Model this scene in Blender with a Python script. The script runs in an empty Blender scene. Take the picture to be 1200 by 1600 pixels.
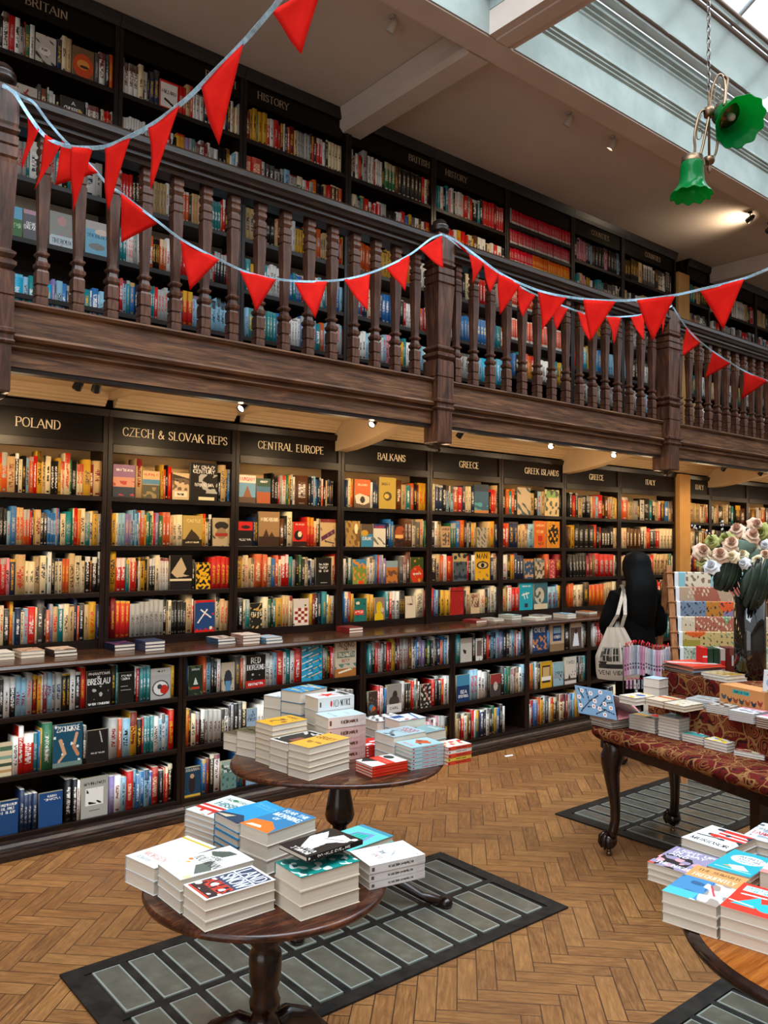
import bpy, bmesh, math, random
import numpy as np
from mathutils import Vector, Matrix, Euler
random.seed(7)
SC = bpy.context.scene
COL = SC.collection

# ---------------------------------------------------------------- camera
FPX, YAW, PITCH, ROLL, H = 1278.5, .6921, .03642, .010717, 1.65
def _axes():
    cy, sy, cp, sp = math.cos(YAW), math.sin(YAW), math.cos(PITCH), math.sin(PITCH)
    F = Vector((sy*cp, cy*cp, sp)); r0 = Vector((cy, -sy, 0)); u0 = r0.cross(F)
    cr, sr = math.cos(ROLL), math.sin(ROLL)
    return cr*r0 + sr*u0, -sr*r0 + cr*u0, F
R, U, F = _axes()
CAM = Vector((0, 0, H))
cd = bpy.data.cameras.new('camera'); cam = bpy.data.objects.new('camera', cd); COL.objects.link(cam)
m = Matrix((R, U, -F)).transposed().to_4x4(); m.translation = CAM; cam.matrix_world = m
cd.sensor_fit = 'HORIZONTAL'; cd.sensor_width = 36; cd.lens = FPX/1200*36; cd.clip_start = .05
SC.camera = cam

# ---------------------------------------------------------------- light and exposure
SC.view_settings.view_transform = 'Standard'; SC.view_settings.look = 'None'
SC.view_settings.exposure = .43; SC.view_settings.gamma = 1; SC.view_settings.use_curve_mapping = False
SC.cycles.use_denoising = True
SC.cycles.max_bounces = 6; SC.cycles.diffuse_bounces = 3; SC.cycles.glossy_bounces = 3
SC.cycles.transmission_bounces = 5; SC.cycles.transparent_max_bounces = 6
SC.cycles.sample_clamp_indirect = 4; SC.cycles.caustics_reflective = False; SC.cycles.caustics_refractive = False
W = bpy.data.worlds.new('sky'); SC.world = W; W.use_nodes = True
wn = W.node_tree.nodes; wl = W.node_tree.links
bg = wn['Background']; bg.inputs[0].default_value = (.86, .93, 1, 1); bg.inputs[1].default_value = 1.0
SPOT_W = 16.0
FILL_W = 3.0          # each added fill point under the gallery, no fitting of its own
GALLERY_SPOT_W = 25.0
SKY_AREA_W = 640.0
WINDOW_W = 90.0
al = bpy.data.lights.new('skylight_daylight', 'AREA'); al.shape = 'RECTANGLE'; al.size = 9; al.size_y = 3.6
al.energy = SKY_AREA_W; al.color = (.86, .94, 1)
alo = bpy.data.objects.new('skylight_daylight', al); COL.objects.link(alo); alo.location = (3.5, .9, 7.2)

wa = bpy.data.lights.new('end_window_daylight', 'AREA'); wa.shape = 'RECTANGLE'; wa.size = 5; wa.size_y = 4
wa.energy = WINDOW_W; wa.color = (.95, .97, 1)
wo = bpy.data.objects.new('end_window_daylight', wa); COL.objects.link(wo); wo.location = (-2.85, -.2, 2.7); wo.rotation_euler = (0, math.radians(-90), 0)

# ---------------------------------------------------------------- helpers
def ray(px, py): return (px-600)/FPX*R - (py-800)/FPX*U + F
def at(px, py, x=None, y=None, z=None, d=None):
    q = ray(px, py)
    t = d if d is not None else ((x-CAM.x)/q.x if x is not None else (y-CAM.y)/q.y if y is not None else (z-CAM.z)/q.z)
    return CAM + float(t)*q
def dist(p): return (Vector(p)-CAM).dot(F)
def lin(c):
    if isinstance(c, str):
        c = [int(c[i:i+2], 16)/255 for i in (0, 2, 4)]
    return tuple(v/12.92 if v <= .04045 else ((v+.055)/1.055)**2.4 for v in c[:3])
def link(o, parent=None):
    COL.objects.link(o)
    if parent is not None: o.parent = parent
    return o
def tag(o, label=None, cat=None, group=None, kind=None):
    if label: o['label'] = label
    if cat: o['category'] = cat
    if group: o['group'] = group
    if kind: o['kind'] = kind
    return o
def thing(name, label, cat, loc=(0, 0, 0), rz=0, group=None):
    o = bpy.data.objects.new(name, None); o.empty_display_size = .05; link(o)
    o.location = loc; o.rotation_euler = (0, 0, rz)
    return tag(o, label, cat, group)
class MB:
    def __init__(s): s.v = []; s.f = []; s.m = []; s.sm = []
    def add(s, vs, fs, mat=0, smooth=False):
        b = len(s.v); s.v += [tuple(p) for p in vs]
        for f in fs: s.f.append(tuple(i+b for i in f)); s.m.append(mat); s.sm.append(smooth)
        return s
    def box(s, x0, x1, y0, y1, z0, z1, mat=0, M=None):
        vs = [Vector((x, y, z)) for z in (z0, z1) for y in (y0, y1) for x in (x0, x1)]
        if M is not None: vs = [M @ p for p in vs]
        return s.add(vs, [(0, 2, 3, 1), (4, 5, 7, 6), (0, 1, 5, 4), (2, 6, 7, 3), (0, 4, 6, 2), (1, 3, 7, 5)], mat)
    def lathe(s, prof, n=16, c=(0, 0, 0), mat=0, smooth=True, M=None, rot=0, wob=None):
        vs = []
        for (r, z) in prof:
            for k in range(n):
                a = 2*math.pi*k/n + rot
                rr, zz = r, z
                if wob: rr, zz = wob(a, r, z)
                p = Vector((c[0]+rr*math.cos(a), c[1]+rr*math.sin(a), c[2]+zz)); vs.append(M @ p if M is not None else p)
        fs = []
        for i in range(len(prof)-1):
            for k in range(n):
                k2 = (k+1) % n; fs.append((i*n+k, i*n+k2, (i+1)*n+k2, (i+1)*n+k))
        if prof[0][0] > 1e-5 and not wob: fs.append(tuple(reversed(range(n))))
        if prof[-1][0] > 1e-5 and not wob: fs.append(tuple(range((len(prof)-1)*n, len(prof)*n)))
        return s.add(vs, fs, mat, smooth)
    def tube(s, pts, r, n=8, mat=0, caps=True):
        pts = [Vector(p) for p in pts]; N = len(pts)
        rs = r if isinstance(r, (list, tuple)) else [r]*N
        vs = []; up = None
        for i, p in enumerate(pts):
            d = (pts[min(i+1, N-1)] - pts[max(i-1, 0)])
            if d.length < 1e-9: d = Vector((0, 0, 1))
            d.normalize()
            if up is None: up = d.orthogonal().normalized()
            up = (up - d*up.dot(d))
            up = up.normalized() if up.length > 1e-6 else d.orthogonal().normalized()
            sd = d.cross(up)
            for k in range(n):
                a = 2*math.pi*k/n; vs.append(p + rs[i]*(math.cos(a)*up + math.sin(a)*sd))
        fs = []
        for i in range(N-1):
            for k in range(n):
                k2 = (k+1) % n; fs.append((i*n+k, i*n+k2, (i+1)*n+k2, (i+1)*n+k))
        if caps: fs.append(tuple(reversed(range(n)))); fs.append(tuple(range((N-1)*n, N*n)))
        return s.add(vs, fs, mat, True)
    def extrude_x(s, prof, x0, x1, mat=0):           # closed (y, z) outline run along x
        n = len(prof); vs = [(x0, y, z) for y, z in prof] + [(x1, y, z) for y, z in prof]
        fs = [(i, (i+1) % n, n+(i+1) % n, n+i) for i in range(n)] + [tuple(reversed(range(n))), tuple(range(n, 2*n))]
        return s.add(vs, fs, mat)
    def prism(s, outline, z0, z1, M=None, mat=0, smooth=False):   # outline in xy
        n = len(outline); vs = [Vector((x, y, z0)) for x, y in outline] + [Vector((x, y, z1)) for x, y in outline]
        if M is not None: vs = [M @ p for p in vs]
        s.add(vs[:], [tuple(reversed(range(n))), tuple(range(n, 2*n))], mat)
        return s.add(vs, [(i, (i+1) % n, n+(i+1) % n, n+i) for i in range(n)], mat, smooth)
    def quad(s, a, b, c, d, mat=0): return s.add([a, b, c, d], [(0, 1, 2, 3)], mat)
    def sphere(s, c, r, n=12, mat=0, sc=(1, 1, 1), M=None):
        prof = []
        k = max(4, n//2)
        vs = []; fs = []
        for i in range(k+1):
            t = math.pi*i/k
            for j in range(n):
                a = 2*math.pi*j/n
                p = Vector((r*sc[0]*math.sin(t)*math.cos(a), r*sc[1]*math.sin(t)*math.sin(a), r*sc[2]*math.cos(t)))
                if M is not None: p = M @ p
                vs.append(p + Vector(c))
        for i in range(k):
            for j in range(n):
                j2 = (j+1) % n; fs.append((i*n+j, (i+1)*n+j, (i+1)*n+j2, i*n+j2))
        return s.add(vs, fs, mat, True)
    def build(s, name, mats, parent=None, bevel=0, recalc=True):
        me = bpy.data.meshes.new(name); me.from_pydata(s.v, [], s.f)
        mats = mats if isinstance(mats, (list, tuple)) else [mats]
        for q in mats: me.materials.append(q)
        me.polygons.foreach_set('material_index', s.m); me.polygons.foreach_set('use_smooth', s.sm)
        if recalc:
            b = bmesh.new(); b.from_mesh(me); bmesh.ops.recalc_face_normals(b, faces=b.faces); b.to_mesh(me); b.free()
        me.update()
        o = bpy.data.objects.new(name, me); link(o, parent)
        if bevel:
            q = o.modifiers.new('b', 'BEVEL'); q.width = bevel; q.segments = 2; q.limit_method = 'ANGLE'; q.angle_limit = .6
        return o

# ---------------------------------------------------------------- materials
def mat(name, base, rough=.5, metal=0, spec=.5, **kw):
    m = bpy.data.materials.new(name); m.use_nodes = True
    b = m.node_tree.nodes['Principled BSDF']
    b.inputs['Base Color'].default_value = (*lin(base), 1); b.inputs['Roughness'].default_value = rough
    b.inputs['Metallic'].default_value = metal; b.inputs['Specular IOR Level'].default_value = spec
    for k, v in kw.items(): b.inputs[k.replace('_', ' ')].default_value = v
    return m
class NT:
    def __init__(s, m): s.m = m; s.n = m.node_tree.nodes; s.l = m.node_tree.links; s.b = s.n['Principled BSDF']
    def new(s, t, **kw):
        q = s.n.new(t)
        for k, v in kw.items(): setattr(q, k, v)
        return q
    def link(s, a, b): s.l.new(a, b)
    def val(s, sock, v):
        if hasattr(v, 'is_output') or isinstance(v, bpy.types.NodeSocket): s.l.new(v, sock)
        else: sock.default_value = v
    def math(s, op, a, b=0., c=None):
        q = s.new('ShaderNodeMath', operation=op); s.val(q.inputs[0], a); s.val(q.inputs[1], b)
        if c is not None: s.val(q.inputs[2], c)
        return q.outputs[0]
    def mix(s, f, a, b):
        q = s.new('ShaderNodeMix', data_type='RGBA'); s.val(q.inputs[0], f)
        for i, v in ((6, a), (7, b)):
            if isinstance(v, (str, tuple, list)): q.inputs[i].default_value = (*lin(v), 1)
            else: s.l.new(v, q.inputs[i])
        return q.outputs[2]
    def coord(s, kind='Object', scale=(1, 1, 1), rot=(0, 0, 0)):
        t = s.new('ShaderNodeTexCoord'); mp = s.new('ShaderNodeMapping'); s.link(t.outputs[kind], mp.inputs[0])
        mp.inputs['Scale'].default_value = scale; mp.inputs['Rotation'].default_value = rot
        return mp.outputs[0]
    def noise(s, vec, scale=5, detail=3, rough=.5, dist=0):
        q = s.new('ShaderNodeTexNoise'); s.link(vec, q.inputs['Vector']); q.inputs['Scale'].default_value = scale
        q.inputs['Detail'].default_value = detail; q.inputs['Roughness'].default_value = rough; q.inputs['Distortion'].default_value = dist
        return q.outputs['Fac']
    def ramp(s, f, stops, const=False):
        q = s.new('ShaderNodeValToRGB'); s.link(f, q.inputs[0]); e = q.color_ramp.elements
        if const: q.color_ramp.interpolation = 'CONSTANT'
        e[0].position = stops[0][0]; e[0].color = (*lin(stops[0][1]), 1); e[1].position = stops[1][0]; e[1].color = (*lin(stops[1][1]), 1)
        for p, c in stops[2:]:
            x = e.new(p); x.color = (*lin(c), 1)
        return q.outputs[0]
    def bump(s, h, strength=.3, dist=.01):
        q = s.new('ShaderNodeBump'); q.inputs['Strength'].default_value = strength; q.inputs['Distance'].default_value = dist
        s.link(h, q.inputs['Height']); s.link(q.outputs[0], s.b.inputs['Normal'])
    def color(s, c): s.link(c, s.b.inputs['Base Color'])
def wood(name, c0, c1, c2, scale=(1.2, 14, 14), rough=.35, spec=.5, det=6, bump=.15, lo=.3, hi=.72):
    m = mat(name, c1, rough, spec=spec); t = NT(m); v = t.coord('Object', scale)
    n = t.noise(v, 3.2, det, .62, .6); c = t.ramp(n, [(lo, c0), (.5, c1), (hi, c2)]); t.color(c)
    if bump: t.bump(n, bump, .004)
    return m
def mottled(name, c0, c1, scale=4, rough=.8, bump=.1, spec=.3, kind='Object'):
    m = mat(name, c0, rough, spec=spec); t = NT(m); n = t.noise(t.coord(kind), scale, 5, .6)
    t.color(t.ramp(n, [(.35, c0), (.68, c1)]))
    if bump: t.bump(n, bump, .004)
    return m
M_DARK = wood('dark_stained_shelf_wood', '0c0705', '150b07', '2a170e', rough=.34, spec=.4)
M_DARKV = wood('dark_stained_upright_wood', '0d0705', '170c08', '2f1a10', scale=(14, 14, 1.2), rough=.34, spec=.4)
M_GAL = wood('worn_gallery_oak', '281710', '573823', '825a3c', scale=(1.1, 9, 16), rough=.5, spec=.35, bump=.3)
M_BAL = wood('turned_baluster_oak', '1f110a', '46281a', '6f4630', scale=(12, 12, 1.4), rough=.38, bump=.25)
M_RAIL = wood('handrail_oak', '0d0806', '1f130d', '3d2a20', scale=(1.1, 12, 16), rough=.28, bump=.2)
M_TOP = wood('worktop_oak', '1c120c', '3a2417', '5c3b25', scale=(1.5, 12, 16), rough=.22, bump=.15)
M_PLINTH = wood('scuffed_plinth_wood', '0d0806', '1c110c', '4d3425', scale=(2.2, 14, 20), rough=.4, bump=.4, hi=.78)
M_TABLE = wood('mahogany_table_wood', '200f0a', '3b1d12', '6a3a22', scale=(3, 12, 12), rough=.22, bump=.06)
M_TABLEO = wood('orange_table_veneer', '7c3d14', 'a05a22', 'b8712e', scale=(2, 26, 10), rough=.25, bump=.05)
M_TABLED = wood('dark_table_leg_wood', '0f0705', '1d0e09', '331a10', scale=(10, 10, 2), rough=.22, bump=.05)
M_EASEL = wood('pale_oak_rack_wood', '7b4c2c', 'a06a40', 'b98357', scale=(14, 14, 1.5), rough=.5)
M_CREAM = mottled('cream_backboard_paint', 'dcb27a', 'e4bf8c', 2, .7, .03)
M_PILLAR = mottled('ochre_pillar_paint', 'b98a4b', 'cfa061', 3, .6, .05)
M_SOFFIT = mottled('soffit_plaster', 'c9ab84', 'd6ba92', 2, .7, .03)
M_CEIL = mottled('taupe_ceiling_paint', 'cfc0b5', 'd8c9be', 1.5, .8, .02)
M_BEAM = mottled('ceiling_beam_paint', 'c6b6ab', 'd2c3b8', 2.5, .6, .06)
M_WELL = mottled('pale_blue_lightwell_plaster', '88938f', '9fa8a4', 3, .8, .12)
M_BLIND = mottled('grey_roof_blind_cloth', '8f9c99', 'b2bab3', 2.2, .9, .1)
M_BLINDEDGE = mat('blind_hem_brown', '6d5a4e', .8)
M_IRON = mottled('black_pavement_light_iron', '131110', '2a2622', 14, .55, .3)
M_PLAST = mottled('side_wall_plaster', '9d8e7e', 'ad9c8a', 3, .8, .03)
M_PAPER = mat('book_page_edges', 'e0d6c6', .9, spec=.1); _t = NT(M_PAPER); _n = _t.noise(_t.coord('Object', (4, 4, 900)), 1, 3, .7); _t.color(_t.ramp(_n, [(.3, 'cbbfad'), (.6, 'e3dacb')]))
M_GOLD = mat('gold_leaf_lettering', 'fff0cf', .6, spec=.2)
M_SIGN = wood('dark_polished_sign_board', '050302', '0a0503', '160b07', rough=.38, spec=.22, bump=.1)
M_GOLDUP = mat('faded_gold_lettering', 'a8937a', .6, spec=.2)
M_CORD = mottled('pale_blue_bunting_tape', '86bcdc', 'c4e0f0', 60, .8, 0)
M_FELT = mottled('red_bunting_felt', 'd3150f', 'ea2417', 9, .85, .15, spec=.15)
M_BRASS = mat('aged_brass', '7d6650', .38, 1)
M_STEEL = mat('dull_chain_steel', '77706c', .4, .9)
M_BLACK = mat('black_metal', '151211', .4, .2)
M_WHITEM = mat('white_lamp_housing', 'b9b0a6', .5)
M_EMIT = mat('lit_lamp_glass', 'fff0d0', .3); M_EMIT.node_tree.nodes['Principled BSDF'].inputs['Emission Color'].default_value = (1, .78, .48, 1); M_EMIT.node_tree.nodes['Principled BSDF'].inputs['Emission Strength'].default_value = 22
M_COAT = mottled('black_wool_coat', '050505', '0c0b0b', 20, .9, .1, spec=.1)
M_HAIR = mat('black_hair', '020202', .65, spec=.12)
M_SKIN = mat('skin', 'c08c6c', .6)
M_CANVAS = mottled('unbleached_tote_canvas', 'a89a8c', 'c3b6a6', 60, .9, .2)
M_WHITE = mat('white_paper', 'dfe2e6', .7)
# green glass: bright but thin
M_GREEN = mat('green_glass_shade', '0a9c4a', .15); gb = M_GREEN.node_tree.nodes['Principled BSDF']
gb.inputs['Transmission Weight'].default_value = .35; gb.inputs['IOR'].default_value = 1.3
def tnode(m, f=.5):
    t = NT(m); tr = t.new('ShaderNodeBsdfTranslucent'); mx = t.new('ShaderNodeMixShader'); out = [n for n in t.n if n.type == 'OUTPUT_MATERIAL'][0]
    tr.inputs[0].default_value = t.b.inputs['Base Color'].default_value; mx.inputs[0].default_value = f
    t.link(t.b.outputs[0], mx.inputs[1]); t.link(tr.outputs[0], mx.inputs[2]); t.link(mx.outputs[0], out.inputs[0])
tnode(M_GREEN, .5); tnode(M_FELT, .3); M_FELT.node_tree.nodes['Translucent BSDF'].inputs[0].default_value = (.75, .02, .01, 1)
tnode(M_BLIND, .45); M_BLIND.node_tree.nodes['Translucent BSDF'].inputs[0].default_value = (.5, .56, .52, 1)
M_GTILE = mat('glass_pavement_tile', '4b4a41', .16, spec=.6); t = NT(M_GTILE)
n = t.noise(t.coord('Object'), 9, 4, .6); t.color(t.ramp(n, [(.3, '55534a'), (.55, '625f54'), (.8, '74746a')])); t.bump(n, .12, .004)
M_GEDGE = mat('glass_tile_rim', '8b918a', .2)
M_VASE = mat('dark_glass_vase', '0f0f0d', .06, spec=.8)
M_LEAF = mottled('dark_green_leaf', '101b13', '24382a', 14, .4, .1, spec=.4)
M_LEAFL = mottled('grey_green_leaf', '4c6055', '6a7c6c', 14, .5, .1)
M_PETC = mottled('cream_rose_petal', 'd9c7a0', 'ece0c4', 25, .7, 0)
M_PETP = mottled('blush_petal', 'cfa08a', 'e4cdb0', 22, .7, 0)
M_PETG = mottled('lime_petal', '94984e', 'c2c07c', 30, .7, 0)
M_PETW = mat('white_berry', 'dcdcd8', .6)
M_TWIG = mat('dark_twig', '2a211c', .7)
M_RED = mat('red_tassel', 'd8121d', .6); M_PINK = mat('pink_tassel', 'e23a5c', .6)
# Morris style upholstery: rust red with tan scrolls
M_MORRIS = mat('red_floral_upholstery', '6d1f18', .85, spec=.15); t = NT(M_MORRIS)
v = t.coord('Object', (1, 1, 1)); w1 = t.new('ShaderNodeTexNoise'); t.link(v, w1.inputs['Vector']); w1.inputs['Scale'].default_value = 6
mv = t.new('ShaderNodeVectorMath', operation='MULTIPLY_ADD'); t.link(w1.outputs['Color'], mv.inputs[0]); mv.inputs[1].default_value = (.16, .16, .16); t.link(v, mv.inputs[2])
vo = t.new('ShaderNodeTexVoronoi', feature='DISTANCE_TO_EDGE'); t.link(mv.outputs[0], vo.inputs['Vector']); vo.inputs['Scale'].default_value = 12
vf = t.new('ShaderNodeTexVoronoi', feature='F1'); t.link(mv.outputs[0], vf.inputs['Vector']); vf.inputs['Scale'].default_value = 12
wv = t.math('SINE', t.math('MULTIPLY', vf.outputs['Distance'], 42.))
vine = t.math('LESS_THAN', vo.outputs['Distance'], .04)
petal = t.math('MULTIPLY', t.math('GREATER_THAN', wv, .15), t.math('GREATER_THAN', t.noise(v, 9, 1, .5), .5))
leaf = t.math('GREATER_THAN', t.noise(mv.outputs[0], 34, 1, .5), .6)
c = t.mix(leaf, '5c1511', '2c100d'); c = t.mix(petal, c, '774c28'); c = t.mix(vine, c, '8a6139'); t.color(c)
# herringbone parquet
M_FLOOR = mat('herringbone_oak_parquet', 'a06a3a', .42); t = NT(M_FLOOR)
gm = t.new('ShaderNodeNewGeometry'); mp = t.new('ShaderNodeMapping'); t.link(gm.outputs['Position'], mp.inputs[0])
PW, PL = .074, 4.
mp.inputs['Rotation'].default_value = (0, 0, math.radians(45)); mp.inputs['Scale'].default_value = (1/PW, 1/PW, 1/PW)
sx = t.new('ShaderNodeSeparateXYZ'); t.link(mp.outputs[0], sx.inputs[0]); u, v_ = sx.outputs[0], sx.outputs[1]
i, j = t.math('FLOOR', u), t.math('FLOOR', v_); fu, fv = t.math('FRACT', u), t.math('FRACT', v_)
mm = t.math('FLOORED_MODULO', t.math('SUBTRACT', i, j), 2*PL)
hor = t.math('LESS_THAN', mm, PL-.5)
alh = t.math('ADD', mm, fu); alv = t.math('ADD', t.math('SUBTRACT', 2*PL-1, mm), fv)
def sel(a, b): return t.math('ADD', t.math('MULTIPLY', hor, a), t.math('MULTIPLY', t.math('SUBTRACT', 1., hor), b))
along = sel(alh, alv); across = sel(fv, fu)
idx = sel(t.math('SUBTRACT', i, mm), i); idy = sel(j, t.math('SUBTRACT', j, t.math('SUBTRACT', 2*PL-1, mm)))
cx = t.new('ShaderNodeCombineXYZ'); t.link(idx, cx.inputs[0]); t.link(idy, cx.inputs[1]); t.link(hor, cx.inputs[2])
wn_ = t.new('ShaderNodeTexWhiteNoise'); t.link(cx.outputs[0], wn_.inputs['Vector']); rnd = wn_.outputs['Value']
cg = t.new('ShaderNodeCombineXYZ'); t.link(t.math('MULTIPLY', along, .35), cg.inputs[0]); t.link(t.math('MULTIPLY', across, 2.6), cg.inputs[1]); t.link(t.math('MULTIPLY', rnd, 90.), cg.inputs[2])
gr = t.noise(cg.outputs[0], 2.4, 6, .65, .5)
c1 = t.ramp(gr, [(.3, '4f301a'), (.5, '885a30'), (.7, 'b07f48')])
c2 = t.ramp(rnd, [(0, '6f4a29'), (.5, '8f6136'), (1, 'a97b48')])
c = t.mix(.42, c1, c2)
ed = t.math('MINIMUM', t.math('MINIMUM', across, t.math('SUBTRACT', 1., across)), t.math('MINIMUM', along, t.math('SUBTRACT', PL, along)))
gap = t.math('LESS_THAN', ed, .028); c = t.mix(gap, c, '3a2414')
dirt = t.noise(gm.outputs['Position'], 1.6, 5, .65); dm = t.ramp(dirt, [(.42, '000000'), (.75, 'ffffff')])
c = t.mix(t.math('MULTIPLY', dm, .45), c, '5a3d28'); t.color(c)
t.bump(t.math('SUBTRACT', gr, t.math('MULTIPLY', gap, 1.2)), .25, .002)
rr = t.math('ADD', .3, t.math('MULTIPLY', gr, .3)); t.link(rr, t.b.inputs['Roughness'])
# printed covers and spines: colour per face, blocky spine lettering
M_PRINT = mat('printed_book_cover', 'ffffff', .42, spec=.35); t = NT(M_PRINT)
a1 = t.new('ShaderNodeAttribute', attribute_name='Col'); a2 = t.new('ShaderNodeAttribute', attribute_name='Ink')
uv = t.new('ShaderNodeUVMap', uv_map='UVMap'); su = t.new('ShaderNodeSeparateXYZ'); t.link(uv.outputs[0], su.inputs[0]); uu, vv = su.outputs[0], su.outputs[1]
seed = a2.outputs['Alpha']
cc = t.new('ShaderNodeCombineXYZ'); t.link(t.math('FLOOR', t.math('MULTIPLY', uu, 5.)), cc.inputs[0]); t.link(t.math('FLOOR', t.math('MULTIPLY', vv, 52.)), cc.inputs[1]); t.link(t.math('MULTIPLY', seed, 113.), cc.inputs[2])
w2 = t.new('ShaderNodeTexWhiteNoise'); t.link(cc.outputs[0], w2.inputs['Vector'])
def hashv(k):
    q = t.new('ShaderNodeTexWhiteNoise', noise_dimensions='1D'); t.link(t.math('MULTIPLY', seed, k), q.inputs['W']); return q.outputs['Value']
h1, h2, h3 = hashv(31.7), hashv(77.3), hashv(151.9)
lo = t.math('ADD', .12, t.math('MULTIPLY', h1, .3)); hi = t.math('ADD', .62, t.math('MULTIPLY', h2, .3))
inz = t.math('MULTIPLY', t.math('GREATER_THAN', vv, lo), t.math('LESS_THAN', vv, hi))
inu = t.math('LESS_THAN', t.math('ABSOLUTE', t.math('SUBTRACT', uu, .5)), t.math('ADD', .16, t.math('MULTIPLY', h3, .2)))
tx = t.math('MULTIPLY', t.math('MULTIPLY', inz, inu), t.math('GREATER_THAN', w2.outputs['Value'], .42))
bandt = t.math('MULTIPLY', t.math('GREATER_THAN', h2, .72), t.math('GREATER_THAN', vv, t.math('SUBTRACT', .97, t.math('MULTIPLY', h3, .3))))
bandb = t.math('MULTIPLY', t.math('GREATER_THAN', h1, .6), t.math('MULTIPLY', t.math('LESS_THAN', t.math('ABSOLUTE', t.math('SUBTRACT', vv, .06)), .025), t.math('LESS_THAN', t.math('ABSOLUTE', t.math('SUBTRACT', uu, .5)), .25)))
ink = t.math('MULTIPLY', t.math('GREATER_THAN', seed, .001), t.math('MAXIMUM', tx, t.math('MAXIMUM', bandt, bandb)))
mx = t.new('ShaderNodeMix', data_type='RGBA'); t.link(ink, mx.inputs[0]); t.link(a1.outputs['Color'], mx.inputs[6]); t.link(a2.outputs['Color'], mx.inputs[7]); t.color(mx.outputs[2])

PAL = dict(w='e6e4de', s='a9a8a2', g='5a5650', k='17130f', c='e2d2ac', e='c6a878', y='cf9f2e', o='cd541e', r='c81d18', m='7a1a20', p='de8f9b',
           v='8a7cae', b='2f6fae', n='1c2d4d', t='1f7f84', l='8cb8cd', G='2c6b45', B='5e3820', a='19a9cf', x='efe9df')
def pal(c): return lin(PAL[c]) if len(c) == 1 else lin(c)
CNAME = dict(w='white', s='pale grey', g='charcoal', k='black', c='cream', e='tan', y='yellow', o='orange', r='red', m='maroon', p='pink', v='violet',
             b='blue', n='navy', t='teal', l='light blue', G='green', B='brown', a='bright blue', x='off-white')
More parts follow.
